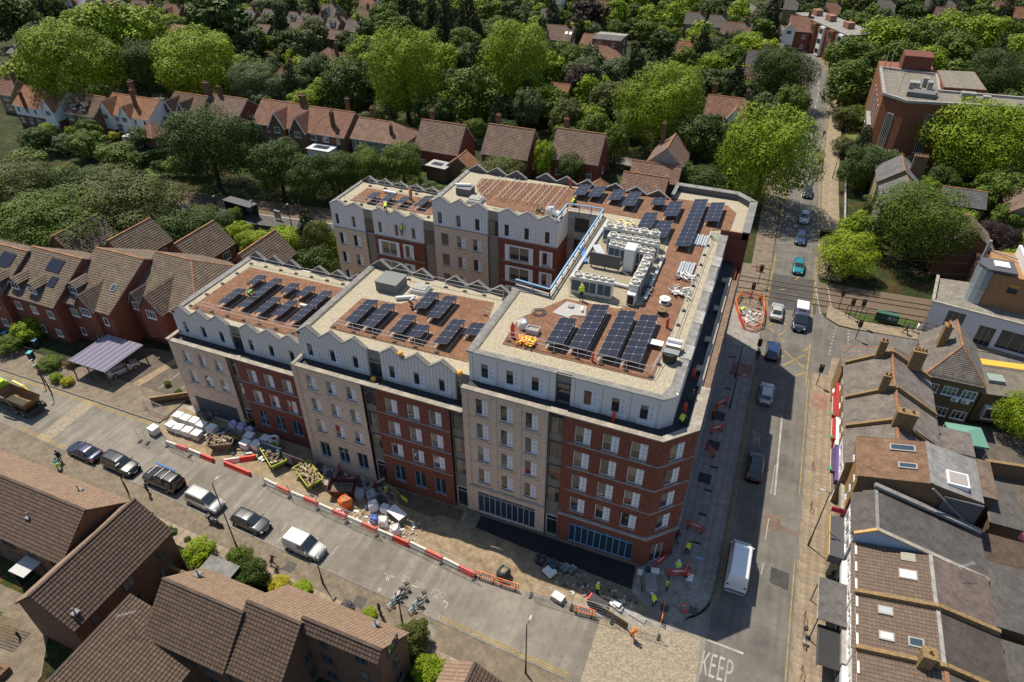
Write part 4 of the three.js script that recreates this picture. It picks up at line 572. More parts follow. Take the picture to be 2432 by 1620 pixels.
  for (const [x,y,z,l] of [[-32.2,14,-42.8,'orange coil hanging on a rope over the zigzag front'],[-29.2,17.5,-43.6,'orange rope bag on the coping of the zigzag front'],[-22.7,17.4,-43.2,'orange rope bag hanging at the step between the roofs']]) { const o=thing('rope_bag',l,'rope bag',[x,y,z]); part('bag',new THREE.SphereGeometry(0.3,8,6),mat(0.85,0.42,0.05),o); new MB().cyl([0,0,0],[0.1,-2.4,0.25],0.02,0.02,4).build('rope',M.bagWhite,o); }
}
// ================================================================ VEHICLES
const interp=(tab,x,k) => { for (let i=0; i+1<tab.length; i++) if (x <= tab[i+1][0]) return lerp(tab[i][k],tab[i+1][k],Math.max(0,(x-tab[i][0])/(tab[i+1][0]-tab[i][0]))); return tab[tab.length-1][k]; };
const CARS={
  hatch: { L: 4.25,W: 1.8,H: 1.48,belt: 0.93,low: [[-1,0.5,0.8],[-0.97,0.84,0.9],[-0.88,0.93,0.97],[-0.4,0.95,1],[0.3,0.96,1],[0.5,0.95,1],[0.66,0.88,0.985],[0.86,0.78,0.94],[0.96,0.66,0.84],[1,0.46,0.72]],cab: [[-0.95,0],[-0.88,0.45],[-0.76,0.94],[-0.62,1],[-0.2,1.03],[0.05,0.98],[0.16,0.84],[0.5,0]],side: [-0.74,0.2],ws: [0.12,0.47],rw: [-0.92,-0.76] },
  saloon: { L: 4.6,W: 1.83,H: 1.43,belt: 0.93,low: [[-1,0.5,0.8],[-0.97,0.84,0.9],[-0.85,0.95,0.97],[-0.55,0.97,1],[0.3,0.96,1],[0.5,0.93,1],[0.66,0.87,0.985],[0.86,0.77,0.94],[0.96,0.65,0.84],[1,0.46,0.72]],cab: [[-0.74,0],[-0.62,0.45],[-0.46,0.9],[-0.34,1],[-0.1,1.03],[0.08,0.98],[0.18,0.84],[0.5,0]],side: [-0.5,0.22],ws: [0.14,0.46],rw: [-0.70,-0.44] },
  suv: { L: 4.55,W: 1.88,H: 1.72,belt: 1.08,low: [[-1,0.6,0.86],[-0.97,0.98,0.93],[-0.88,1.08,0.98],[0.3,1.1,1],[0.5,1.08,1],[0.64,1.03,0.99],[0.86,0.95,0.95],[0.96,0.82,0.87],[1,0.56,0.78]],cab: [[-0.97,0],[-0.93,0.5],[-0.88,0.94],[-0.75,1],[-0.2,1.02],[0.1,0.98],[0.2,0.84],[0.48,0]],side: [-0.82,0.24],ws: [0.15,0.45],rw: [-0.955,-0.885] },
  mpv: { L: 4.4,W: 1.83,H: 1.72,belt: 1.05,low: [[-1,0.55,0.84],[-0.97,0.95,0.92],[-0.88,1.05,0.98],[0.3,1.06,1],[0.52,1.03,1],[0.68,0.94,0.98],[0.88,0.82,0.93],[0.96,0.7,0.85],[1,0.5,0.74]],cab: [[-0.97,0],[-0.93,0.5],[-0.87,0.95],[-0.75,1],[-0.2,1.03],[0.1,0.99],[0.24,0.82],[0.62,0]],side: [-0.8,0.36],ws: [0.18,0.58],rw: [-0.955,-0.88] },
  smallvan: { L: 4.3,W: 1.82,H: 1.80,belt: 1.08,low: [[-1,0.6,0.92],[-0.98,1.05,0.97],[-0.9,1.08,0.99],[0.3,1.1,1],[0.48,1.06,1],[0.64,0.98,0.98],[0.86,0.86,0.93],[0.96,0.72,0.85],[1,0.5,0.74]],cab: [[-0.99,0],[-0.975,0.9],[-0.93,1],[-0.2,1.02],[0.08,1],[0.2,0.84],[0.54,0]],side: [-0.1,0.32],ws: [0.13,0.5],rw: [-0.98,-0.96] },
  van: { L: 5.9,W: 2.04,H: 2.6,belt: 1.45,low: [[-1,0.7,0.95],[-0.985,1.4,0.98],[-0.9,1.45,1],[0.4,1.45,1],[0.58,1.42,1],[0.72,1.22,0.98],[0.88,1.05,0.93],[0.97,0.85,0.86],[1,0.55,0.76]],cab: [[-0.995,0],[-0.985,0.93],[-0.95,1],[0.0,1.01],[0.34,0.99],[0.42,0.9],[0.72,0]],side: [0.18,0.5],ws: [0.4,0.69],rw: [-0.99,-0.985] },
};
const wheelGeo=(() => { const g=new THREE.CylinderGeometry(0.32,0.32,0.22,18); g.rotateX(PI/2); return g; })(),rimGeo=(() => { const g=new THREE.CylinderGeometry(0.2,0.2,0.235,12); g.rotateX(PI/2); return g; })();
const carGlass=mat(0.022,0.03,0.034,{ rough: 0.03,clear: 1 }),lampM=mat(0.75,0.75,0.72,{ rough: 0.1,clear: 1 }),tailM=mat(0.45,0.02,0.02,{ rough: 0.2,clear: 1 });
const carGeo={};
function carParts(type) {
  if (carGeo[type]) return carGeo[type]; const c=CARS[type],hl=c.L/2,hw=c.W/2,b=0.2;
  const grid=(nu,nv,f) => { const p=[],ix=[]; for (let i=0; i <= nu; i++) for (let j=0; j <= nv; j++) p.push(...f(i/nu,j/nv)); for (let i=0; i<nu; i++) for (let j=0; j<nv; j++) { const a=i*(nv+1)+j,q=a+nv+1; ix.push(a,a+1,q,q,a+1,q+1); } const g=new THREE.BufferGeometry(); g.setAttribute('position',new THREE.Float32BufferAttribute(p,3)); g.setIndex(ix); g.computeVertexNormals(); const uv=new Float32Array(p.length/3*2); g.setAttribute('uv',new THREE.BufferAttribute(uv,2)); return g; };
  const ring=[[0,0,0],[0.9,0,0],[0.97,0,0.12],[1,0,0.45],[0.995,1,-0.2],[0.95,1,-0.06],[0.86,1,-0.01],[0.5,1,0.02],[0,1,0.03]];
  const bodyP=(u,v) => { const x=-1+2*u,top=interp(c.low,x,1),w=interp(c.low,x,2)*hw; const t=v*2,s=t <= 1?-1:1,q=t <= 1?1-t:t-1;  const k=(1-q)*8,i=Math.min(7,Math.floor(k)),f=k-i,A=ring[i],B=ring[i+1]; const Y=r => r[1]?top+r[2]:b+r[2]; return [x*hl,lerp(Y(A),Y(B),f),s*lerp(A[0],B[0],f)*w]; };
  // walk once round: underside centre -> side -> top centre -> other side
  const body=grid(44,32,(u,v) => { const t=v<0.5?v*2:2-v*2,s=v<0.5?-1:1,x=-1+2*u,top=interp(c.low,x,1),w=interp(c.low,x,2)*hw,k=t*8,i=Math.min(7,Math.floor(k)),f=k-i,A=ring[i],B=ring[i+1],Y=r => r[1]?top+r[2]:b+r[2]; return [x*hl,lerp(Y(A),Y(B),f),s*lerp(A[0],B[0],f)*w]; });
  const cabP=(x,v,o=0) => { const h=interp(c.cab,x,1),H=c.belt+(c.H-c.belt)*h,s=Math.sign(v) || 1,a=Math.abs(v),wt=hw*0.70+(type === 'van' || type === 'smallvan'?hw*0.16:0),wb=hw*0.91,low=c.belt-0.06; let y,z; if (a <= 0.5) { z=wt*(a/0.5); y=H-0.035*Math.pow(a/0.5,3)*h; } else { const t=(a-0.5)/0.5; z=lerp(wt,wb,Math.pow(t,0.9)); y=lerp(H-0.035*h,low,t); } return [x*hl,y+o*(a <= 0.55?1:0.3),s*(z+(a>0.5?o:0))]; };
  const x0=c.cab[0][0],x1=c.cab[c.cab.length-1][0];
  const cabin=grid(30,20,(u,v) => cabP(lerp(x0,x1,u),-1+2*v));
  const ws=grid(8,8,(u,v) => { const p=cabP(lerp(c.ws[0],c.ws[1],u),lerp(-0.5,0.5,v),0.014); p[0] += 0.012; return p; }),rw=grid(6,8,(u,v) => { const p=cabP(lerp(c.rw[0],c.rw[1],u),lerp(-0.47,0.47,v),0.014); p[0] -= 0.014; return p; });
  const sd=s => grid(16,5,(u,v) => cabP(lerp(c.side[0],c.side[1],u),s*lerp(0.57,0.93,v),0.014));
  return carGeo[type]={ body,cabin,ws,rw,sl: sd(1),sr: sd(-1) };
}
function vehicle(type,name,label,cat,pos,turn,col,group,opt={}) {
  const c=CARS[type],g=carParts(type),o=thing(name,label,cat,pos,turn,group),pm=opt.paint || mat(...col,{ rough: 0.35,metal: 0.15,clear: 1 }),hl=c.L/2,hw=c.W/2;
  part('body',g.body,pm,o); part('roof',g.cabin,opt.roof || pm,o); part('windscreen',g.ws,carGlass,o); if (!opt.blank) part('rear_window',g.rw,carGlass,o); part('side_window',g.sl,carGlass,o); part('side_window',g.sr,carGlass,o);
  const R=type === 'van'?1.08:1; for (const x of [-0.60,0.62]) for (const s of [-1,1]) { const w=part('wheel',wheelGeo,M.rubber,o); w.position.set(x*hl,0.32*R,s*(hw-0.1)); w.scale.setScalar(R); part('rim',rimGeo,M.steel,w); new MB().cyl([x*hl,0.34,s*(hw-0.06)],[x*hl,0.34,s*(hw+0.004)],0.37*R,0.37*R,16).build('wheel_arch',M.black,o); }
  const fh=interp(c.low,0.93,1),bh=interp(c.low,-0.96,1);
  for (const s of [-1,1]) { const h=part('headlight',new THREE.SphereGeometry(0.17,8,6),lampM,o); h.position.set(hl*0.925,fh-0.1,s*hw*0.7); h.scale.set(0.8,0.55,0.9); const t=part('tail_light',bx(-0.05,0.05,-0.14,0.1,-0.12,0.12).geo(),tailM,o); t.position.set(-hl*0.965,bh-0.12,s*hw*0.78); const m=part('mirror',new THREE.SphereGeometry(0.11,8,6),pm,o); m.position.set(interp([[0,c.ws[0]],[1,c.ws[1]]],0.75,1)*hl,c.belt+0.04,s*(hw+0.06)); m.scale.set(0.6,0.7,1); }
  new MB().box(-hl-0.005,-hl*0.985,0.52,0.63,-0.26,0.26).build('number_plate',M.paintYellow,o); new MB().box(hl*0.985,hl+0.01,0.38,0.49,-0.26,0.26).build('number_plate',M.white,o);
  new MB().box(-hl*0.9,hl*0.9,0.14,0.24,-hw*0.86,hw*0.86).build('underside',M.black,o); new MB().box(hl*0.95,hl*0.995,0.5,0.64,-hw*0.42,hw*0.42).build('grille',M.black,o);
  return o;
}
const onRoad=(px,py,h=0.75) => { const p=G(px,py,h); return [p.x,0.006,p.z]; };
const hd=-0.055; // heading of the front street
const PK='cars parked along the front street';
vehicle('saloon','parked_car','dark blue saloon parked by the double yellow lines','car',onRoad(200,1070),PI+hd,[0.012,0.018,0.07],PK);
vehicle('suv','parked_car','black estate car with ribbed bonnet between blue saloon and roof-rack car','car',onRoad(286,1101),hd,[0.012,0.016,0.02],PK);
{ const o=vehicle('suv','parked_car','black people carrier with white roof bars and blue tube on its roof','car',onRoad(387,1137),PI+hd,[0.010,0.010,0.011],PK); o.scale.set(1.08,1.06,1.04); for (const x of [-0.9,0,0.9]) new MB().beam([x,1.80,-0.72],[x,1.80,0.72],0.06,0.05).build('roof_bar',M.bagWhite,o); new MB().cyl([-1.4,1.88,0.68],[1.2,1.88,0.68],0.09,0.09,8).build('blue_tube',M.blue,o); }
vehicle('mpv','parked_car','silver grey people carrier parked beside the black motorbike','car',onRoad(486,1187),hd,[0.42,0.42,0.42],PK);
vehicle('hatch','parked_car','dark charcoal hatchback parked between silver carrier and white van','car',onRoad(595,1236),hd,[0.035,0.04,0.05],PK);
vehicle('smallvan','parked_van','small white van with bare metal sides, last in the parked row','van',onRoad(724,1295),hd,[0.62,0.62,0.61],PK);
const RD='traffic on the main road',AW=PI/2,TO=-PI/2;
vehicle('van','delivery_van','large white panel van driving away past the building corner','van',[5.55,0.006,-44.9],AW,[0.80,0.80,0.79],RD,{ blank: true });
vehicle('saloon','moving_car','black car with lit red tail light behind the painted cycle symbol','car',onRoad(1795,1104),AW,[0.008,0.009,0.011],RD);
vehicle('hatch','moving_car','silver car with pale roof in the building shadow on the road','car',onRoad(1821,931),AW,[0.42,0.44,0.46],RD);
vehicle('hatch','moving_car','dark blue hatchback at the edge of the yellow box junction','car',onRoad(1836,829),AW,[0.015,0.04,0.13],RD);
{ const o=vehicle('van','minibus','dark blue van with white roof waiting at the box junction','van',onRoad(1902,752,1.1),TO,[0.03,0.035,0.07],RD,{ roof: mat(0.05,0.055,0.1,{ rough: 0.35,clear: 1 }),blank: true }); o.scale.set(0.95,0.86,0.98); new MB().box(-2.8,-0.4,2.60,2.66,-0.86,0.86).build('roof_panel',M.white,o); new MB().box(-0.1,0.35,2.62,2.74,-0.5,0.5).build('roof_pod',M.black,o); }
vehicle('saloon','moving_car','silver saloon leaving the box junction beside the orange barriers','car',onRoad(1846,737),AW,[0.45,0.45,0.43],RD);
vehicle('hatch','moving_car','turquoise hatchback on the sunlit road north of the crossing','car',onRoad(1897,631),TO,[0.01,0.22,0.25],RD);
vehicle('hatch','moving_car','dark blue car in the tree shadow behind the turquoise one','car',onRoad(1902,563),TO,[0.02,0.05,0.12],RD);
vehicle('hatch','moving_car','pale silver car furthest back in the tree shadow queue','car',onRoad(1911,515),TO,[0.45,0.47,0.5],RD);
vehicle('hatch','moving_car','dark car on the road half hidden by the big lime tree','car',onRoad(1919,455),TO,[0.02,0.025,0.03],RD);
vehicle('hatch','parked_car','silver car parked under the corrugated carport roof','car',[-74.6,0.01,-45.6],1.2,[0.42,0.42,0.42]);
vehicle('suv','parked_car','white car parked beside the tall brick building','car',onRoad(2262,434),0.2,[0.7,0.7,0.7]); vehicle('hatch','parked_car','silver car parked behind the clipped front hedge','car',onRoad(2022,531),0.4,[0.4,0.42,0.44]); vehicle('hatch','parked_car','white car next to the silver one behind the hedge','car',onRoad(2040,548),0.4,[0.6,0.62,0.64]);
vehicle('suv','parked_car','black car parked behind the terraced shops','car',[27.4,0.01,-62.6],-0.25,[0.02,0.022,0.026]); vehicle('hatch','parked_car','red car parked at the rear of the shops','car',[30.0,0.01,-59.6],-0.2,[0.6,0.03,0.03]);
vehicle('hatch','parked_car','dark car parked between the far gabled houses','car',[-116.2,0.01,-131],0.3,[0.05,0.05,0.06]);
// tipper lorry with lime cab and yellow body
{ const o=thing('tipper_lorry','muddy skip lorry with lime green cab and rusty empty tub','lorry',[-81.2,0.006,-35.4],PI-0.03),dirt=mat(0.10,0.085,0.06,{ map: T.grain });
  new MB().box(-3.4,3.2,0.75,1.05,-0.45,0.45).box(-3.6,1.0,0.6,0.8,-1.2,1.2).build('chassis',dirt,o);
  const cab=new MB().box(2.1,4.0,0.55,2.6,-1.2,1.2).build('cab',mat(0.38,0.62,0.04,{ rough: 0.35,clear: 1 }),o); part('windscreen',bx(3.99,4.03,1.5,2.45,-1.05,1.05).geo(),carGlass,cab); part('side_window',bx(2.8,3.8,1.55,2.4,-1.22,1.22).geo(),carGlass,cab); part('roof_lamp_bar',bx(2.4,2.6,2.6,2.72,-0.9,0.9).geo(),mat(0.85,0.5,0.05),cab); part('deflector',bx(2.2,3.4,2.6,2.85,-1.0,1.0).geo(),mat(0.42,0.66,0.05,{ rough: 0.35 }),cab);
  const t=new MB(),A=[[-3.0,0.95],[1.3,0.95],[1.85,2.3],[-3.7,2.3]]; for (const s of [-1,1]) t.quad([A[0][0],A[0][1],s*0.85],[A[1][0],A[1][1],s*0.85],[A[2][0],A[2][1],s*1.15],[A[3][0],A[3][1],s*1.15]); t.quad([A[1][0],A[1][1],-0.85],[A[1][0],A[1][1],0.85],[A[2][0],A[2][1],1.15],[A[2][0],A[2][1],-1.15]).quad([A[0][0],A[0][1],0.85],[A[0][0],A[0][1],-0.85],[A[3][0],A[3][1],-1.15],[A[3][0],A[3][1],1.15]).quad([A[0][0],A[0][1],-0.85],[A[0][0],A[0][1],0.85],[A[1][0],A[1][1],0.85],[A[1][0],A[1][1],-0.85]); t.build('tub',mat(0.42,0.25,0.11,{ map: T.grain }),o);
  for (const s of [-1,1]) { new MB().beam([-2.4,0.9,s*1.28],[-0.6,2.5,s*1.28],0.22,0.24).beam([-0.6,2.5,s*1.28],[1.2,2.75,s*1.28],0.2,0.2).build('lifting_arm',s>0?M.yellow:M.black,o); new MB().box(-3.4,1.6,1.0,1.15,s*1.18-0.1,s*1.18+0.1).build('side_rail',M.darkSteel,o); }
  new MB().box(-3.9,-3.5,0.5,1.1,-1.2,1.2).build('rear_frame',M.black,o); for (const x of [-2.6,-1.3,2.9]) for (const s of [-1,1]) { const w=part('wheel',wheelGeo,M.rubber,o); w.position.set(x,0.5,s*1.02); w.scale.set(1.55,1.55,1.4); part('rim',rimGeo,M.steel,w); } }
// motorbike, bicycles, riders
function bicycle(pos,turn,label,col,group,name='hire_bicycle') {
  const o=thing(name,label,'bicycle',pos,turn,group),t=(mb,a,b,r=0.022) => mb.cyl(a,b,r,r,5);
  for (const x of [-0.52,0.52]) { const w=part('wheel',new THREE.TorusGeometry(0.32,0.028,6,22),M.rubber,o); w.position.set(x,0.34,0); const s=new MB(); for (let i=0; i<6; i++) { const a=i/6*PI; s.beam([-0.31*Math.cos(a),-0.31*Math.sin(a),0],[0.31*Math.cos(a),0.31*Math.sin(a),0],0.008); } s.build('spokes',M.steel,w); }
  const f=new MB(); t(f,[-0.52,0.34,0],[-0.1,0.36,0],0.03); t(f,[-0.1,0.36,0],[0.38,0.62,0],0.045); t(f,[-0.1,0.36,0],[-0.2,0.85,0],0.03); t(f,[-0.52,0.34,0],[-0.18,0.7,0]); t(f,[0.52,0.34,0],[0.36,0.98,0],0.028); f.build('frame',col,o);
  new MB().box(-0.36,-0.08,0.9,0.97,-0.08,0.08).build('saddle',M.black,o); const h=new MB(); t(h,[0.36,1.02,-0.3],[0.36,1.02,0.3]); t(h,[0.36,0.95,0],[0.36,1.02,0]); h.build('handlebar',M.black,o); new MB().box(0.45,0.75,0.72,0.98,-0.17,0.17).build('basket',M.black,o); new MB().box(-0.85,-0.3,0.68,0.71,-0.05,0.05).build('mudguard',col,o); return o;
}
{ const e=(x,y,h=0.5) => G(780+x/2.5587,1100+y/2.5587,h); const HB='hire bicycles in the marked bay'; const hb=mat(0.02,0.22,0.28,{ rough: 0.35 });
  for (const [x,y,l] of [[448,770,'dark teal hire bicycle standing beside the thin signpost'],[425,800,'second dark teal hire bicycle, leaning next to the signpost'],[400,838,'teal hire bicycle at the kerb edge by the signpost'],[555,825,'teal hire bicycle of the pair away from the signpost'],[528,868,'teal hire bicycle at the kerb, away from the signpost']]) { const p=e(x,y); bicycle([p.x,0.01,p.z],PI/2-0.35,l,hb,HB); }
  const b=G(1612+855/2.871,1080+1250/2.871,0.4); bicycle([b.x,0.13,b.z],PI/2,'silver bicycle locked to a stand on the shop pavement',M.steel,null,'bicycle');
  const m=thing('motorbike','black motorbike parked on the pavement edge by the lamp post','motorbike',[G(511,1240,0.5).x,0.02,G(511,1240,0.5).z],hd); for (const x of [-0.7,0.7]) { const w=part('wheel',new THREE.TorusGeometry(0.26,0.09,8,18),M.rubber,m); w.position.set(x,0.33,0); part('rim',rimGeo,M.steel,w).scale.set(0.8,0.8,0.4); }
  new MB().box(-0.45,0.4,0.35,0.72,-0.16,0.16).build('engine',M.darkSteel,m); const tk=part('tank',new THREE.SphereGeometry(0.28,12,8),mat(0.015,0.015,0.017,{ rough: 0.3,clear: 1 }),m); tk.position.set(0.2,0.85,0); tk.scale.set(1.2,0.7,0.7); new MB().box(-0.85,0.05,0.78,0.9,-0.15,0.15).build('seat',M.black,m); new MB().cyl([0.7,0.35,0],[0.48,1.05,0],0.05,0.05,6).build('fork',M.steel,m); new MB().cyl([0.45,1.08,-0.36],[0.45,1.08,0.36],0.02,0.02,6).build('handlebar',M.black,m); new MB().box(-1.0,-0.65,0.8,1.1,-0.2,0.2).build('top_box',M.black,m); }
// ================================================================ PEOPLE
const POSES={
  stand: { hip: [0,0.93,0],chest: [0,1.33,0],neck: [0,1.52,0],head: [0.02,1.66,0],sh: [[0,1.43,0.19],[0,1.43,-0.19]],el: [[0.02,1.14,0.25],[0.03,1.14,-0.25]],ha: [[0.12,0.90,0.24],[0.14,0.92,-0.22]],kn: [[0.02,0.49,0.12],[0.03,0.49,-0.12]],an: [[-0.02,0.08,0.13],[0.02,0.08,-0.13]] },
  walk: { hip: [0,0.91,0],chest: [0.05,1.31,0],neck: [0.07,1.50,0],head: [0.10,1.64,0],sh: [[0.05,1.41,0.19],[0.05,1.41,-0.19]],el: [[-0.12,1.15,0.25],[0.22,1.16,-0.24]],ha: [[-0.10,0.90,0.25],[0.40,1.05,-0.20]],kn: [[0.22,0.52,0.11],[-0.06,0.48,-0.11]],an: [[0.30,0.08,0.11],[-0.36,0.14,-0.11]] },
  bend: { hip: [-0.18,0.84,0],chest: [0.18,1.10,0],neck: [0.34,1.18,0],head: [0.46,1.22,0],sh: [[0.26,1.17,0.19],[0.26,1.17,-0.19]],el: [[0.40,0.90,0.24],[0.42,0.88,-0.22]],ha: [[0.55,0.66,0.16],[0.58,0.66,-0.14]],kn: [[0.08,0.47,0.15],[0.02,0.46,-0.15]],an: [[-0.05,0.08,0.16],[-0.12,0.08,-0.16]] },
  crouch: { hip: [-0.22,0.42,0],chest: [0.02,0.74,0],neck: [0.10,0.90,0],head: [0.16,1.02,0],sh: [[0.06,0.82,0.19],[0.06,0.82,-0.19]],el: [[0.28,0.62,0.24],[0.30,0.62,-0.22]],ha: [[0.45,0.48,0.12],[0.46,0.48,-0.1]],kn: [[0.24,0.52,0.18],[0.20,0.50,-0.18]],an: [[0.02,0.08,0.16],[-0.04,0.08,-0.16]] },
};
const poseGeo={};
function figure(pose,vestOnly) {
  const key=pose+vestOnly; if (poseGeo[key]) return poseGeo[key]; const P=POSES[pose],bones=[],v=a => V3(...a);
  const B=(a,b,r0,r1,c) => bones.push([v(a),v(b),r0,r1,c]);
  const mid=(a,b,t) => a.map((q,i) => lerp(q,b[i],t));
  if (vestOnly) { const up=mid(P.chest,P.neck,0.35),lo=mid(P.hip,P.chest,0.12); for (const s of [-0.075,0.075]) B([lo[0],lo[1],s],[up[0],up[1],s*1.15],0.145,0.15,0); B([P.sh[0][0],P.sh[0][1],0.12],[P.sh[1][0],P.sh[1][1],-0.12],0.095,0.095,0); }
  else {
    for (const s of [-0.07,0.07]) { B([P.hip[0],P.hip[1],s],[P.chest[0],P.chest[1],s*1.15],0.115,0.125,1); B([P.hip[0],P.hip[1]-0.02,s],[P.hip[0],P.hip[1]+0.06,s],0.12,0.12,2); }
    B(P.chest,P.neck,0.11,0.06,1); B(P.neck,P.head,0.055,0.06,3); B(P.head,mid(P.head,[P.head[0]+0.02,P.head[1]+0.07,0],1),0.098,0.095,3); B([P.head[0]+0.10,P.head[1]-0.01,0],[P.head[0]+0.115,P.head[1]-0.02,0],0.018,0.02,3);
    for (const k of [0,1]) { const hp=[P.hip[0],P.hip[1]-0.03,k?-0.1:0.1]; B(P.chest,P.sh[k],0.08,0.08,1); B(P.sh[k],P.el[k],0.062,0.05,1); B(P.el[k],P.ha[k],0.047,0.036,1); const e=mid(P.el[k],P.ha[k],1.28); B(P.ha[k],e,0.042,0.035,3); B(P.ha[k],[e[0]+0.03,e[1]+0.02,e[2]*0.85],0.026,0.02,3); B(hp,P.kn[k],0.095,0.066,2); B(P.kn[k],P.an[k],0.064,0.05,2); B(P.an[k],[P.an[k][0]+0.17,0.05,P.an[k][2]],0.052,0.045,4); }
  }
  const N=62,mc=new MarchingCubes(N,M.cloth,false,false,60000),S=1.0,cy=0.92,p=V3(),ab=V3(),ap=V3();
  const dist=(p,cols) => { let d=9,best=9,c=0; for (const [a,b,r0,r1,col] of bones) { ab.subVectors(b,a); ap.subVectors(p,a); const t=Math.max(0,Math.min(1,ap.dot(ab)/Math.max(1e-6,ab.lengthSq()))),q=ap.addScaledVector(ab,-t).length()-lerp(r0,r1,t); if (q<best) { best=q; c=col; } const h=Math.max(0,0.045-Math.abs(d-q))/0.045; d=Math.min(d,q)-h*h*0.045*0.25; } return cols?c:d; };
  for (let z=0; z<N; z++) for (let y=0; y<N; y++) for (let x=0; x<N; x++) { const f=i => (i-N/2)/(N/2)*S; p.set(f(x),f(y)+cy,f(z)); mc.field[z*N*N+y*N+x]=-dist(p); }
  mc.isolation=0; mc.update(); const n=mc.count,pos=new Float32Array(n*3),nor=new Float32Array(n*3),tags=new Uint8Array(n);
  for (let i=0; i<n; i++) { const x=mc.positionArray[i*3]*S,y=mc.positionArray[i*3+1]*S+cy,z=mc.positionArray[i*3+2]*S; pos.set([x,y,z],i*3); const a=[mc.normalArray[i*3],mc.normalArray[i*3+1],mc.normalArray[i*3+2]]; const L=Math.hypot(...a) || 1; nor.set(a.map(q => q/L),i*3); tags[i]=dist(p.set(x,y,z),true); }
  return poseGeo[key]={ pos,nor,tags };
}
const figMat=mat(1,1,1,{ vc: true,rough: 0.8 });
function person(pose,pos,turn,label,top,legs,opt={}) {
  const f=figure(pose,false),o=thing('person',label,'person',pos,turn,opt.group),g=new THREE.BufferGeometry(),n=f.pos.length/3,col=new Float32Array(n*3),cs={ 1: top,2: legs,3: [0.42,0.25,0.17],4: [0.03,0.028,0.025] };
  for (let i=0; i<n; i++) col.set(cs[f.tags[i]] || top,i*3);
  g.setAttribute('position',new THREE.BufferAttribute(f.pos,3)); g.setAttribute('normal',new THREE.BufferAttribute(f.nor,3)); g.setAttribute('color',new THREE.BufferAttribute(col,3)); part('body',g,figMat,o);
  if (opt.vest) { const v=figure(pose,true),vg=new THREE.BufferGeometry(); vg.setAttribute('position',new THREE.BufferAttribute(v.pos,3)); vg.setAttribute('normal',new THREE.BufferAttribute(v.nor,3)); part('vest',vg,opt.vest,o); }
  const h=POSES[pose].head,dome=part(opt.hat?'helmet':'hair',new THREE.SphereGeometry(0.115,12,8,0,2*PI,0,PI*0.55),opt.hat || mat(0.03,0.022,0.016),o); dome.position.set(h[0]+(opt.hat?0:-0.012),h[1]+0.055,0); dome.scale.set(1.1,1,1); if (opt.hat) { const b=part('brim',new THREE.CylinderGeometry(0.14,0.14,0.012,14),opt.hat,o); b.position.set(h[0]+0.03,h[1]+0.05,0); }
  return o;
}
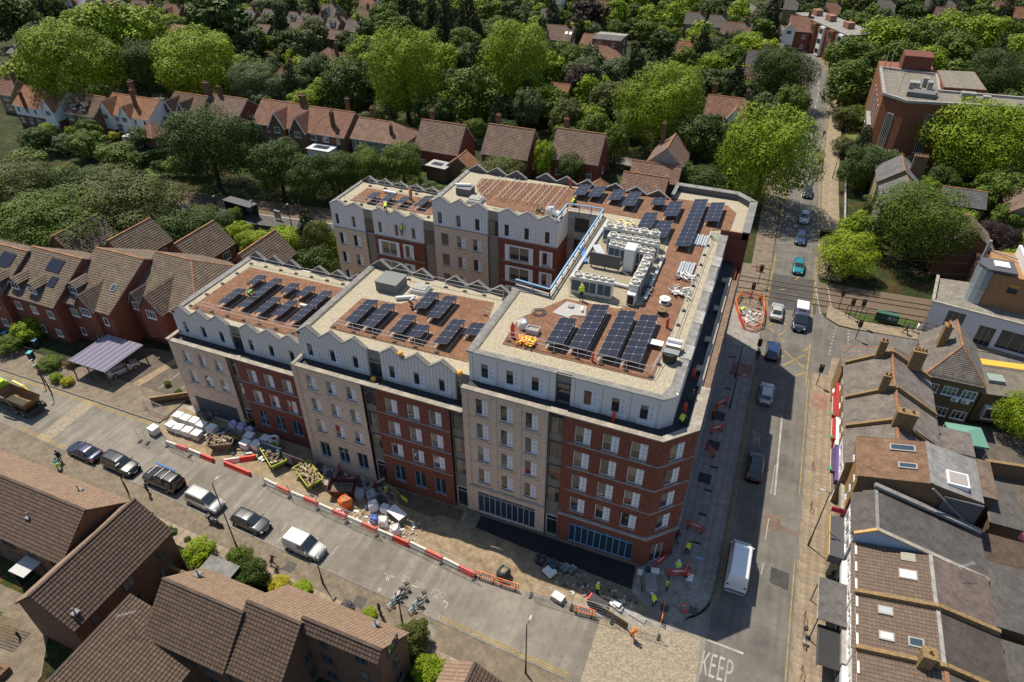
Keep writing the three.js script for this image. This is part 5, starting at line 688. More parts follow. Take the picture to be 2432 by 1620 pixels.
{ const e=(x,y) => G(780+x/2.5587,1100+y/2.5587,0),f=(x,y) => G(300+x/3.336,920+y/3.336,0),l=(x,y) => G(x/2.7037,1040+y/2.7037,0),d=(x,y) => G(1780+x/3.563,520+y/3.563,0),q=(x,y) => G(1580+x/5.227,640+y/5.227,0),Y=(p,y=0.02) => [p.x,y,p.z];
  const D=[0.03,0.032,0.04],N=[0.03,0.045,0.09],W=[0.75,0.74,0.72],hv=M.hivis,ho=M.hiOrange,HW=M.white;
  person('stand',Y(e(1632,795)),1.2,'worker in yellow vest and white helmet standing on the concrete by the sett edge',D,D,{ vest: hv,hat: HW }); person('bend',Y(e(1975,865)),2.4,'worker in yellow vest bending over the paving at the corner',D,D,{ vest: hv,hat: HW }); person('stand',Y(e(2052,775)),0.4,'worker in dark clothes and yellow vest at the pavement corner',D,D,{ vest: hv }); person('walk',Y(e(2115,668),0.14),1.9,'person in white trousers with yellow vest and white helmet on the grey pavement',W,W,{ vest: hv,hat: HW }); person('bend',Y(e(2175,552),0.14),1.4,'worker with dark bag and yellow vest on the grey side pavement',D,D,{ vest: hv }); person('walk',Y(e(2112,480),0.14),2.5,'person in black walking close to the side of the building',D,D);
  person('walk',Y(e(1846,1066)),-0.5,'worker in orange overalls walking on the setts',[0.9,0.24,0.03],[0.85,0.22,0.03],{ hat: M.orange }); person('stand',Y(e(316,925),0.14),0.7,'person in black standing on the pavement by the lavender bush',D,D); person('walk',Y(f(1172,1425),0.14),0.5,'person in black walking on the pavement near the round green bushes',D,[0.3,0.27,0.22]); person('walk',Y(l(398,160),0.14),2.8,'person in black on the pavement beside a figure in green',D,D); person('bend',Y(l(388,205),0.14),2.6,'person with bright lime trousers and teal top next to a figure in black',[0.03,0.18,0.17],[0.3,0.6,0.03]); person('stand',Y(l(962,372),0.14),1.2,'person in dark clothes beside the black people carrier',D,D);
  person('walk',Y(d(1310,975),0.14),0.1,'pedestrian in black striding along the side road',D,D); person('walk',Y(d(1403,968),0.14),0.2,'pedestrian in white striding along the side road',W,W); person('bend',Y(q(935,560)),0.5,'worker in yellow vest bending inside the orange barrier ring',D,D,{ vest: hv,hat: M.yellow }); person('stand',Y(q(1168,425)),2,'worker in orange jacket standing inside the orange barrier ring',[0.9,0.35,0.03],D); person('stand',Y(q(1135,1130),0.14),1.5,'person in black waiting at the kerb beside the box junction',D,D); person('walk',[G(1612+975/2.871,695/2.871,0).x,0.1,G(1612+975/2.871,700/2.871,0).z],1.6,'rider in dark clothes far along the main road',D,D); person('walk',[G(1612+983/2.871,935/2.871,0).x,0.1,G(1612+983/2.871,940/2.871,0).z],1.6,'person in dark clothes in the road beside the lane markings',D,N);
  person('stand',[G(780+822/3.92,380+330/3.92,16.92).x,16.92,-75.6],1.4,'roof worker in orange vest on the rear low roof',D,D,{ vest: ho,hat: M.orange }); person('bend',[-47.0,16.88,-70.95],1.9,'roof worker in yellow vest at the gutter of the rear low roof',D,D,{ vest: hv,hat: HW }); person('stand',[-44.3,14.4,-70.05],-1.6,'roped worker in yellow vest hanging in front of the zigzag wall',N,D,{ vest: hv,hat: M.blue }); person('stand',[G(1280+392/3.92,380+1300/3.92,20.04).x,20.04,G(1280+392/3.92,380+1300/3.92,20.04).z],-1.2,'roof worker in yellow jacket facing the cooling units',[0.62,0.85,0.06],D,{ hat: M.yellow }); person('crouch',[-22.3,20.05,-75.9],0.4,'roof worker in yellow vest crouching by the small rear arrays',D,D,{ vest: hv }); person('bend',[-53.3,13.88,-50.2],0.6,'roof worker in green vest between arrays on the lowest roof',D,D,{ vest: mat(0.15,0.6,0.1) }); person('bend',[-32.5,16.92,-51.8],0.9,'roof worker in pale grey bending by the hatch on the middle roof',[0.5,0.5,0.5],D,{ hat: HW }); person('crouch',[-2.35,16.76,-44.9],1,'worker crouching in the dark terrace at the building corner',D,D,{ vest: hv }); person('bend',[-2.3,16.76,-47.6],1,'worker bending in the dark terrace behind the corner',D,D); }
// ================================================================ BUILDING SITE GOODS, STREET FURNITURE
const zf=(x,y,h=0) => G(300+x/3.336,920+y/3.336,h),ze=(x,y,h=0) => G(780+x/2.5587,1100+y/2.5587,h),zb=(x,y,h=0) => G(1612+x/2.871,800+y/2.871,h),za=(x,y,h=0) => G(1612+x/2.871,1080+y/2.871,h),zd=(x,y,h=0) => G(1780+x/3.563,520+y/3.563,h),zq=(x,y,h=0) => G(1580+x/5.227,640+y/5.227,h),zk=(x,y,h=0) => G(x/2.871,520+y/2.871,h),zl=(x,y,h=0) => G(x/2.7037,1040+y/2.7037,h);
// red and white road barriers, unit by unit
const barSh=new THREE.Shape([[-0.22,0],[0.22,0],[0.2,0.12],[0.1,0.42],[0.08,0.55],[-0.08,0.55],[-0.1,0.42],[-0.2,0.12]].map(p => new THREE.Vector2(...p)));
function barrier(a,b,m,label,group) {
  const L=a.distanceTo(b),o=thing('road_barrier',label,'barrier',[(a.x+b.x)/2,0.02,(a.z+b.z)/2],Math.atan2(-(b.z-a.z),b.x-a.x),group);
  const g=new THREE.ExtrudeGeometry(barSh,{ depth: L-0.12,bevelEnabled: true,bevelSize: 0.02,bevelThickness: 0.03,bevelSegments: 1 }); g.translate(0,0,-(L-0.12)/2); g.rotateY(PI/2); part('body',g,m,o);
  new MB().cyl([L/2-0.02,0.05,0],[L/2-0.02,0.6,0],0.09,0.09,8).build('hinge_lug',m,o); new MB().box(-L*0.3,-L*0.1,0.5,0.585,-0.05,0.05).build('filler_cap',m,o); new MB().box(-L*0.35,L*0.35,0,0.1,-0.24,0.24).build('foot',m,o);
}
{ const wm=mat(0.66,0.61,0.53,{ rough: 0.7 }),rm=mat(0.66,0.045,0.03,{ rough: 0.55 });
  const seg=(A,B,cut=0.5) => { const m=A.clone().lerp(B,cut); barrier(A,m,wm,'dirty white plastic road barrier unit in the line along the site edge','white barrier units along the site edge'); barrier(m,B,rm,'red plastic road barrier unit in the line along the site edge','red barrier units along the site edge'); };
  for (const [a,b,c,d] of [[322,450,490,505],[503,512,695,590],[1100,748,1298,845],[1310,850,1520,935],[1532,945,1748,1040],[1760,1045,1986,1145],[1998,1150,2236,1255]]) seg(zf(a,b),zf(c,d)); seg(ze(500,498),ze(690,590)); seg(ze(700,595),ze(890,690)); 
  { const A=zf(778,600),B=zf(1028,565); const m=A.clone().lerp(B,0.5); barrier(A,m,wm,'white barrier unit set at an angle in the site entrance',null); barrier(m,B,rm,'red barrier unit set at an angle in the site entrance',null); } barrier(zf(782,612),zf(985,698),rm,'long red barrier standing alone in front of the angled pair',null); }
// pedestrian barriers (orange / red, slotted)
function slotBarrier(a,b,m,label,group,y=0.02) {
  const L=a.distanceTo(b),o=thing('pedestrian_barrier',label,'barrier',[(a.x+b.x)/2,y,(a.z+b.z)/2],Math.atan2(-(b.z-a.z),b.x-a.x),group);
  new MB().box(-L/2,L/2,0.92,1.02,-0.03,0.03).box(-L/2,L/2,0.12,0.2,-0.03,0.03).box(-L/2,L/2,0.62,0.68,-0.025,0.025).build('rail',m,o); const s=new MB(),n=Math.max(3,Math.round(L/0.26)); for (let i=0; i <= n; i++) { const x=lerp(-L/2+0.03,L/2-0.03,i/n); s.box(x-0.03,x+0.03,0.2,0.92,-0.02,0.02); } s.build('slats',m,o);
  for (const x of [-L*0.35,L*0.35]) new MB().box(x-0.05,x+0.05,0,0.08,-0.3,0.3).build('foot',M.black,o); new MB().box(-L*0.25,L*0.25,0.70,0.9,0.026,0.034).build('reflector',mat(0.8,0.8,0.78),o);
}
slotBarrier(ze(900,690),ze(1020,730),M.orange,'orange slotted barrier continuing the red and white line'); slotBarrier(ze(1030,735),ze(1155,775),M.orange,'orange slotted barrier beside the round bag of rubble'); slotBarrier(ze(1485,900),ze(1620,935),M.orange,'orange slotted barrier in front of the generator');
slotBarrier(ze(2018,985),ze(2040,860),M.orange,'orange slotted barrier end-on at the paved corner'); slotBarrier(ze(1975,640),ze(2050,590),M.red,'red slotted barrier folded against the chamfered corner wall'); slotBarrier(ze(2045,690),ze(2200,690),M.red,'red slotted barrier behind the person in white trousers',null,0.13); slotBarrier(ze(2150,700),ze(2185,630),M.red,'short red slotted barrier turned sideways near blue sign',null,0.13); slotBarrier(ze(2170,385),ze(2280,435),M.red,'red slotted barrier closing the side pavement',null,0.13);
{ const SB='red barriers round the pavement pits'; for (const [a,b,c,d] of [[240,500,330,455],[205,665,300,640],[180,760,245,835],[240,520,232,580]]) slotBarrier(zb(a,b),zb(c,d),M.red,'red slotted barrier guarding an open pit in the side pavement',SB,0.13);
  const pit=(x,y,w,d) => { const p=zb(x,y); sheet('pavement_pit',[[p.x-w,p.z-d],[p.x+w,p.z-d],[p.x+w,p.z+d],[p.x-w,p.z+d]],0.15,M.black); }; pit(270,545,0.75,0.8); pit(235,745,0.7,0.75); pit(175,970,0.7,0.75); for (const [x,y] of [[365,145],[360,250],[335,360],[240,895],[200,1055],[160,1215],[120,1410]]) pit(x,y,0.42,0.16);
  const ring=[[862,440],[935,335],[1060,345],[1205,395],[1222,560],[1195,720],[1085,780],[965,745],[905,600],[862,440]].map(p => zq(p[0],p[1])); for (let i=0; i+1<ring.length; i++) slotBarrier(ring[i],ring[i+1],i % 3 === 1?M.red:M.orange,i % 3 === 1?'red slotted barrier in the ring round the roadside dig':'orange slotted barrier in the ring round the roadside dig','barriers round the roadside dig'); slotBarrier(zq(1120,15),zq(1215,30),M.red,'red slotted barrier alone on the pavement past the dig');
  const r=rng(31),o=thing('excavation_spoil','heap of white bags, tools and spoil inside the barrier ring','spoil',[zq(1080,620).x,0.02,zq(1080,620).z]); const A=new MB(),B=new MB(); for (let i=0; i<34; i++) { const x=rr(-1.1,1.1,r),z=rr(-2.6,1.5,r); (i % 2?A:B).beam([x,0.15,z],[x+rr(-0.4,0.4,r),0.25,z+rr(-0.3,0.3,r)],rr(0.15,0.35,r),rr(0.15,0.3,r)); } A.build('bags',M.bagWhite,o); B.build('spoil',mat(0.28,0.19,0.12),o); }
// mesh fence panels
function meshFence(a,b,label,h=2,y=0.02) {
  const L=a.distanceTo(b),o=thing('fence_panel',label,'fence panel',[(a.x+b.x)/2,y,(a.z+b.z)/2],Math.atan2(-(b.z-a.z),b.x-a.x),'temporary mesh fence panels');
  new MB().cyl([-L/2,0.05,0],[-L/2,h,0],0.022,0.022,5).build('post',M.steel,o); new MB().cyl([L/2,0.05,0],[L/2,h,0],0.022,0.022,5).build('post',M.steel,o); new MB().cyl([-L/2,h,0],[L/2,h,0],0.024,0.024,5).build('top_rail',M.alu,o); new MB().cyl([-L/2,0.15,0],[L/2,0.15,0],0.02,0.02,5).build('bottom_rail',M.steel,o);
  const w=new MB(); for (let x=-L/2+0.14; x<L/2; x += 0.14) w.box(x-0.003,x+0.003,0.15,h,-0.003,0.003); for (let q=0.4; q<h; q += 0.4) w.box(-L/2,L/2,q-0.003,q+0.003,-0.004,0.004); w.build('mesh',M.steel,o); for (const x of [-L/2,L/2]) new MB().box(x-0.12,x+0.12,0,0.13,-0.32,0.32).build('foot',M.black,o);
}
for (const [A,B,l] of [[zf(110,430),zf(170,445),'mesh fence panel turned end-on at the lone white pallet'],[zf(330,465),zf(505,545),'mesh fence panel behind the first barriers by the pallet rows'],[zf(1100,770),zf(1300,865),'mesh fence panel beside the timber skip'],[zf(1300,870),zf(1520,960),'mesh fence panel in front of the orange bag'],[zf(1525,965),zf(1750,1065),'mesh fence panel in front of the bulk bags'],[zf(1755,1070),zf(1990,1170),'mesh fence panel by the blue bag'],[ze(350,440),ze(690,605),'mesh fence panel by the sand heap start'],[ze(690,605),ze(888,700),'mesh fence panel ending the barrier line'],[ze(1230,805),ze(1475,880),'mesh fence panel at the sett edge, by the brick pallet'],[ze(1480,885),ze(1720,960),'mesh fence panel behind the generator'],[ze(1725,965),ze(2005,1060),'mesh fence panel reaching the paved corner'],[zk(1000,1300),zk(1140,1360),'mesh fence panel standing alone by the timber hoarding']]) meshFence(A,B,l);
// wrapped pallets of blocks
const palM=[mat(0.72,0.70,0.66,{ rough: 0.5 }),mat(0.52,0.50,0.46,{ rough: 0.5 })];
function pallet(p,label,group,k=1,m=0) { const o=thing('wrapped_pallet',label,'pallet',[p.x,0.02,p.z],rr(-0.15,0.15),group); const d=new MB(); for (const x of [-0.5,0,0.5]) d.box(x-0.05,x+0.05,0,0.1,-0.5,0.5); for (const z of [-0.42,-0.2,0,0.2,0.42]) d.box(-0.56,0.56,0.1,0.13,z-0.05,z+0.05); d.build('pallet_base',M.wood,o); const g=new THREE.BoxGeometry(1.05,0.85*k,0.95,5,4,5),q=g.attributes.position,L=lattice(Math.round(Math.abs(p.x*9))+1,8); for (let i=0; i<q.count; i++) { const n=0.06*(L(q.getX(i)*5+4,q.getZ(i)*5+q.getY(i)*3+4)-0.5); q.setXYZ(i,q.getX(i)*(1+n),q.getY(i)*(1+n),q.getZ(i)*(1+n)); } g.computeVertexNormals(); part('wrapped_load',g,palM[m],o).position.y=0.13+0.42*k; new MB().box(-0.54,0.54,0.13+0.855*k,0.14+0.87*k,-0.49,0.49).build('top_sheet',M.bagWhite,o); }
{ const g='wrapped pallets in the rows by the garage'; pallet(zf(230,365),'white wrapped pallet standing alone at the road edge'); for (const [x,y,m] of [[372,335,0],[432,358,0],[502,380,0],[572,405,1],[488,285,1],[555,305,0],[612,335,0],[690,360,0],[430,262,1]]) pallet(zf(x,y),'white wrapped pallet of blocks in the rows before the garage',g,1,m); for (const [x,y] of [[955,480],[1042,490]]) pallet(zf(x,y),'white wrapped pallet beside the yellow edged skip','pair of pallets by the skip',1); pallet(zf(985,420),'grey wrapped pallet near dark blue hoarding',null,0.9,1); pallet(zf(1110,430),'grey low pallet next to the bag of red cans',null,0.6,1); }
// skips
function skip(p,turn,label,m,fillers,L=3.6) { const o=thing('rubbish_skip',label,'skip',[p.x,0.02,p.z],turn),t=new MB(),b=L/2-0.6,w=0.75,W=0.9,h=1.15; for (const s of [-1,1]) t.quad([-b,0.05,s*w],[b,0.05,s*w],[L/2,h,s*W],[-L/2,h,s*W]); for (const s of [-1,1]) t.quad([s*b,0.05,-w],[s*b,0.05,w],[s*L/2,h,W],[s*L/2,h,-W]); t.quad([-b,0.05,-w],[b,0.05,-w],[b,0.05,w],[-b,0.05,w]); t.build('hull',m,o); const r=new MB(); for (const s of [-1,1]) r.beam([-L/2,h,s*W],[L/2,h,s*W],0.1,0.08).beam([s*L/2,h,-W],[s*L/2,h,W],0.1,0.08); r.build('rim',m === M.green?mat(0.42,0.42,0.05):m,o); for (const s of [-1,1]) for (const x of [-b*0.8,b*0.8]) new MB().cyl([x,0.7,s*0.8],[x,0.7,s*1.05],0.07,0.07,8).build('lug',M.darkSteel,o);
  const rg=rng(Math.round(Math.abs(p.x*11))); fillers.forEach(([mm,n,a,c]) => { const f=new MB(); for (let i=0; i<n; i++) { const x=rr(-L*0.38,L*0.38,rg),z=rr(-0.6,0.6,rg),y=rr(0.8,1.25,rg); f.beam([x,y,z],[x+rr(-a,a,rg),y+rr(-0.1,0.35,rg),z+rr(-a,a,rg)*0.5],c,c*rr(0.2,0.6,rg)); } f.build('rubbish',mm,o); }); new MB().box(-L*0.38,L*0.38,0.1,0.85,-0.68,0.68).build('rubble_fill',mat(0.3,0.24,0.17,{ map: T.grain }),o); }
skip(zf(1180,585),-0.55,'green skip with yellow rim piled with boards and white sacks',M.green,[[M.ply,16,0.6,0.3],[M.bagWhite,12,0.4,0.32],[M.darkSteel,8,0.5,0.16]]); skip(zf(1455,735),-0.5,'green skip heaped high with pale timber and pallets',M.green,[[M.ply,30,1.3,0.2],[mat(0.66,0.55,0.38,{ map: T.grain }),24,1.2,0.22],[mat(0.6,0.45,0.12),8,1.2,0.12]]); skip(zf(770,470),0.5,'brown tub of earth with white frame bars leaning on it',mat(0.36,0.26,0.17,{ map: T.grain }),[[mat(0.34,0.27,0.17),26,0.5,0.22],[M.bagWhite,2,2.0,0.07]],2.8); skip(zf(1720,835),0.35,'dark red empty skip behind the timber skip',mat(0.20,0.06,0.045,{ map: T.grain }),[[M.darkSteel,8,0.6,0.14]],3.0);
// bulk bags at ground level
for (const [x,y,k,m,l,f] of [[1858,870,1.15,mat(0.60,0.61,0.66,{ map: T.grain }),'tall striped bulk bag beside its twin, behind the barriers'],[1945,880,1.1,mat(0.60,0.61,0.66,{ map: T.grain }),'striped bulk bag, slightly shorter than its twin'],[1962,965,1.05,M.bagWhite,'white bulk bag with black print in front of the striped pair'],[2055,985,0.95,M.bagWhite,'small white bulk bag next to the white table sheet'],[1965,1065,0.8,mat(0.10,0.18,0.5),'blue bulk bag at the barrier line'],[2042,1085,1.0,M.bagWhite,'crumpled white bulk bag between blue bag and white table'],[2132,1150,1.0,M.bagWhite,'crumpled white bulk bag nearest the sand heap'],[1180,455,1.15,M.bagWhite,'white bulk bag full of dark red cans near blue hoarding',1],[855,320,0.9,mat(0.5,0.48,0.66),'lilac tinted bulk bag under the yellow ladder'],[920,335,0.9,mat(0.52,0.5,0.66),'second lilac tinted bulk bag under the yellow ladder'],[985,365,0.9,mat(0.45,0.46,0.6),'grey lilac bulk bag beside the dark blue hoarding']]) { const p=zf(x,y); bulkBag(p.x,0.02,p.z,l,k,m,null,f?mat(0.25,0.04,0.03):undefined); }
{ const p=ze(1065,690); bulkBag(p.x,0.02,p.z,'dark green round bag of rubble behind the orange barriers',1.15,mat(0.05,0.07,0.055),null,M.sand); const p2=ze(1285,605); bulkBag(p2.x,0.02,p2.z,'black sack on the edge of the new tarmac',0.95,M.black,null); const p3=ze(1365,635); bulkBag(p3.x,0.02,p3.z,'dark teal sack behind the pallet of white slabs',0.85,mat(0.02,0.06,0.08),null); const p4=zf(1742,940); bulkBag(p4.x,0.02,p4.z,'wide orange sheeted bag tied with straps',1.25,M.orange,null,M.sand); }
const boxThing=(name,label,cat,p,turn,parts,y=0.02) => { const o=thing(name,label,cat,[p.x,y,p.z],turn); for (const [n,m,...b] of parts) new MB().box(...b).build(n,m,o); return o; };
boxThing('white_table','white sheet laid over a trestle among the bulk bags','table',zf(2150,1040),-0.35,[['top',M.white,-1.0,1.0,0.95,1.0,-0.55,0.55],['leg',M.steel,-0.9,-0.8,0,0.95,-0.5,0.5],['leg',M.steel,0.8,0.9,0,0.95,-0.5,0.5]]);
boxThing('blue_hoarding','dark blue hoarding panels standing against the red brick front','hoarding',{ x: -45.9,z: -40.2 },-0.05,[['panel',mat(0.03,0.07,0.11),-1.6,1.5,0.1,2.0,-0.06,0.06],['notice',M.bagWhite,0.9,1.3,1.3,1.75,0.06,0.08],['foot',M.black,-1.5,-1.2,0,0.1,-0.5,0.5],['foot',M.black,1.1,1.4,0,0.1,-0.5,0.5]]);
boxThing('maroon_hoarding','maroon and grey hoarding panel next to the blue one','hoarding',{ x: -42.6,z: -39.9 },-0.05,[['panel',mat(0.10,0.05,0.07),-1.5,1.5,0.1,1.7,-0.06,0.06],['stripe',mat(0.25,0.25,0.28),-1.5,-0.3,0.3,1.6,0.06,0.08],['foot',M.black,-1.3,1.3,0,0.1,-0.4,0.4]]);
boxThing('yellow_bin','small yellow grit bin behind the brown tub','bin',zf(832,420),0.2,[['box',M.yellow,-0.4,0.4,0,0.6,-0.35,0.35],['lid',mat(0.9,0.7,0.1),-0.44,0.44,0.6,0.68,-0.39,0.39]]);
boxThing('timber_hoarding','low brown timber hoarding at the end of the four storey block','hoarding',zf(420,110),0.62,[['board',M.woodDark,-3.2,1.8,0.05,0.5,-0.05,0.05],['board',M.wood,-3.2,1.8,0.52,1.2,-0.05,0.05],['cap',M.ply,-3.25,1.85,1.2,1.26,-0.12,0.12],['post',M.woodDark,-2.8,-2.68,0,1.2,-0.14,-0.05],['post',M.woodDark,1.2,1.32,0,1.2,-0.14,-0.05]]);
boxThing('plywood_sheets','brown plywood sheets leaning beside a yellow edged board','boards',zf(2130,860),-0.3,[['sheet',M.ply,-0.9,0.7,0,1.2,-0.06,0],['sheet',mat(0.3,0.2,0.12,{ map: T.grain }),-0.5,0.8,0.05,1.0,-0.2,-0.1],['yellow_board',M.yellow,0.9,1.9,0.2,0.75,-0.1,-0.04],['yellow_post',M.yellow,-1.2,-0.95,0,0.9,0.2,0.4]]);
boxThing('brick_pallet','short stack of white slabs on a pallet behind mesh fence','slab stack',ze(1395,830),-0.25,[['slabs',M.offwhite,-0.6,0.6,0.12,0.5,-0.4,0.4],['slabs',M.bagWhite,-0.56,0.56,0.51,0.62,-0.37,0.37],['pallet_base',M.wood,-0.65,0.65,0,0.12,-0.45,0.45]]);
boxThing('slab_pallet','pallet of loose white sheets beside the black sack','slab stack',ze(1345,668),-0.5,[['slabs',M.bagWhite,-0.55,0.55,0.12,0.4,-0.5,0.5],['sheet',M.white,-0.5,0.45,0.41,0.44,-0.4,0.45],['pallet_base',M.wood,-0.6,0.6,0,0.12,-0.55,0.55]]);
for (const [x,y,l] of [[1440,655,'grey wheelbarrow near the new tarmac, next to the pallet of white sheets'],[1478,665,'grey wheelbarrow near the new tarmac, on the corner side of its twin']]) { const p=ze(x,y),o=thing('wheelbarrow',l,'wheelbarrow',[p.x,0.02,p.z],1.2); const t=new MB(); t.quad([-0.3,0.3,-0.2],[0.3,0.3,-0.2],[0.45,0.6,-0.33],[-0.5,0.6,-0.33]).quad([-0.3,0.3,0.2],[0.3,0.3,0.2],[0.45,0.6,0.33],[-0.5,0.6,0.33]).quad([0.3,0.3,-0.2],[0.3,0.3,0.2],[0.45,0.6,0.33],[0.45,0.6,-0.33]).quad([-0.3,0.3,-0.2],[-0.3,0.3,0.2],[-0.5,0.6,0.33],[-0.5,0.6,-0.33]).quad([-0.3,0.3,-0.2],[0.3,0.3,-0.2],[0.3,0.3,0.2],[-0.3,0.3,0.2]); t.build('tray',mat(0.30,0.32,0.30),o); new MB().cyl([0.5,0.3,-0.1],[-0.9,0.5,-0.3],0.02,0.02,5).cyl([0.5,0.3,0.1],[-0.9,0.5,0.3],0.02,0.02,5).build('handle',M.darkSteel,o); const w=part('wheel',new THREE.TorusGeometry(0.14,0.05,6,14),M.rubber,o); w.position.set(0.55,0.19,0); new MB().cyl([-0.35,0,-0.22],[-0.3,0.3,-0.2],0.02,0.02,5).cyl([-0.35,0,0.22],[-0.3,0.3,0.2],0.02,0.02,5).build('leg',M.darkSteel,o); }
boxThing('generator','dark generator with red end panel behind the orange barrier','generator',ze(1640,875),-0.25,[['casing',mat(0.05,0.05,0.055),-0.9,0.9,0.15,0.95,-0.4,0.4],['red_panel',M.red,-1.05,-0.9,0.15,0.9,-0.38,0.38],['skid',M.darkSteel,-1.0,1.0,0,0.15,-0.35,0.35]]);
boxThing('rubble_bags','pale rubble sacks lying on the setts by the mesh fence','sacks',ze(1740,870),-0.3,[['sack',M.bagWhite,-0.5,0.2,0,0.35,-0.3,0.3],['sack',M.offwhite,0.25,0.8,0,0.3,-0.25,0.3],['sack',M.bagWhite,-0.2,0.5,0.34,0.55,-0.25,0.2]]);
boxThing('leaning_board','long brown board leaning outside the mesh fence','board',ze(1740,960),-0.28,[['board',mat(0.30,0.20,0.11,{ map: T.grain }),-1.3,1.3,0.05,0.9,-0.04,0.0],['batten',M.ply,-1.3,1.3,0.9,0.96,-0.06,0.02]]);
boxThing('paving_slab_stack','pale flat concrete slab lying inside the mesh fence corner','slab',ze(1860,925),-0.28,[['slab',M.stone,-1.1,1.1,0,0.12,-0.3,0.3],['lid',M.offwhite,0.5,0.95,0.12,0.16,-0.2,0.2]]);
boxThing('grey_cover_stack','grey frames and covers stacked on the corner concrete','covers',ze(1955,745),0.3,[['cover',mat(0.32,0.33,0.34),-0.5,0.5,0,0.5,-0.9,0.9],['frame',M.steel,-0.55,0.55,0.5,0.56,-0.8,0.7],['plank',M.ply,-0.9,-0.75,0,0.1,-1.2,0.8]]);
boxThing('cement_bags','white cement bags and tools heaped near the corner','sacks',ze(1990,665),0.2,[['sack',M.bagWhite,-0.5,0.3,0,0.3,-0.3,0.3],['sack',M.offwhite,0.2,0.8,0,0.26,-0.2,0.3],['tools',M.navy,-1.0,-0.6,0,0.5,-0.2,0.2]]);
{ const p=zf(640,210),o=thing('scaffold_pile','grey pile of scaffold tubes and ladders in front of the garage','scaffolding',[p.x,0.02,p.z],-0.3),r=rng(77); for (let i=0; i<26; i++) { const x=rr(-1.8,1.8,r),z=rr(-0.9,0.9,r),y=rr(0.1,1.1,r); new MB().cyl([x-rr(0.4,1.3,r),y,z],[x+rr(0.4,1.3,r),y+rr(-0.2,0.4,r),z+rr(-0.6,0.6,r)],0.04,0.04,5).build('tube',i % 3?M.steel:M.darkSteel,o); } new MB().box(-1.4,1.3,0,0.5,-0.7,0.7).build('stillage',mat(0.10,0.10,0.11),o); const l=new MB(); for (const z of [-0.25,0.25]) l.beam([-1.7,0.9,1.1+z],[0.3,1.3,1.1+z],0.06); for (let i=0; i<7; i++) l.beam([-1.6+i*0.3,0.92+i*0.06,0.85],[-1.6+i*0.3,0.92+i*0.06,1.35],0.04); l.build('ladder',M.alu,o); }
{ const p=zf(940,285),o=thing('ladder','yellow ladder lying above the lilac bags','ladder',[p.x,1.3,p.z],-0.28); for (const z of [-0.22,0.22]) new MB().beam([-1.6,0,z],[1.6,0,z],0.06,0.08).build('stile',mat(0.62,0.55,0.1),o); for (let i=0; i<10; i++) new MB().beam([-1.45+i*0.32,0,-0.22],[-1.45+i*0.32,0,0.22],0.04).build('rung',mat(0.62,0.55,0.1),o); new MB().box(-1.4,-1.3,-1.28,-0.04,-0.3,0.3).box(1.3,1.4,-1.28,-0.04,-0.3,0.3).build('trestle',M.darkSteel,o); }
{ const r=rng(55); const scatter=(name,label,c,n,sx,sz,mats,s0,s1) => { const o=thing(name,label,'debris',[c.x,0.025,c.z]); mats.forEach((m,k) => { const mb=new MB(); for (let i=0; i<n; i++) { const x=rr(-sx,sx,r),z=rr(-sz,sz,r),s=rr(s0,s1,r),a=rr(0,PI,r); mb.beam([x,s*0.4,z],[x+Math.cos(a)*s*2.4,s*0.5,z+Math.sin(a)*s*2.4],s,s*0.6); } tag(mb.build('loose_pieces',m,o),null,null,null,'stuff'); }); };
  scatter('site_debris','scattered offcuts and rubble between the pallets and the wall',{ x: -52,z: -40.6 },60,6,1.3,[M.ply,M.darkSteel,M.bagWhite,mat(0.1,0.12,0.16)],0.1,0.32); scatter('site_debris','dark rubble and hoses along the foot of the middle block',{ x: -35.5,z: -40.3 },70,5,1.0,[M.darkSteel,mat(0.14,0.05,0.04),mat(0.3,0.3,0.32)],0.1,0.34); scatter('site_debris','stones and offcuts around the bulk bags',{ x: -30,z: -37.2 },60,5,1.2,[M.ply,mat(0.35,0.28,0.2),M.bagWhite],0.06,0.2); scatter('site_debris','tools and rubble on the corner concrete',{ x: -6.5,z: -37.4 },22,4,0.9,[mat(0.4,0.36,0.3),M.darkSteel,M.bagWhite],0.05,0.16); scatter('site_debris','rubble along the edge of the new tarmac',{ x: -14,z: -38.9 },26,6,0.35,[mat(0.3,0.27,0.23),mat(0.16,0.15,0.14)],0.06,0.2); }
// red skip fence pieces by the middle block
for (const [a,b,c,d,l] of [[1640,800,1700,640,'dark red fence section standing by the timber skip'],[1960,810,2080,740,'red fence section near the plywood sheets'],[1700,770,1860,745,'red slotted fence section behind the red skip']]) slotBarrier(zf(a,b),zf(c,d),mat(0.34,0.03,0.03),l);
// posts
function topH(px,py,b) { const A=G(px,py,0),C=camera.position,d=A.clone().sub(C),t=Math.hypot(b.x-C.x,b.z-C.z)/Math.hypot(d.x,d.z); return CAMH+d.y*t; }
function lampPost(b,h,label,arm=[0.9,0],y=0.1,group='street lamp posts') { const o=thing('street_lamp',label,'street lamp',[b.x,y,b.z],0,group); new MB().cyl([0,0,0],[0,1.3,0],0.10,0.09,8).build('base',M.black,o); new MB().cyl([0,1.3,0],[0,h,0],0.065,0.045,8).build('column',M.black,o); new MB().cyl([0,h-0.05,0],[arm[0]*0.6,h+0.05,arm[1]*0.6],0.03,0.03,6).build('arm',M.black,o); const hd2=part('lantern',new THREE.SphereGeometry(0.24,10,6),mat(0.42,0.42,0.41),o); hd2.position.set(arm[0]*0.75,h+0.06,arm[1]*0.75); hd2.scale.set(Math.abs(arm[0])>Math.abs(arm[1])?1.2:0.5,0.22,Math.abs(arm[0])>Math.abs(arm[1])?0.5:1.2); return o; }
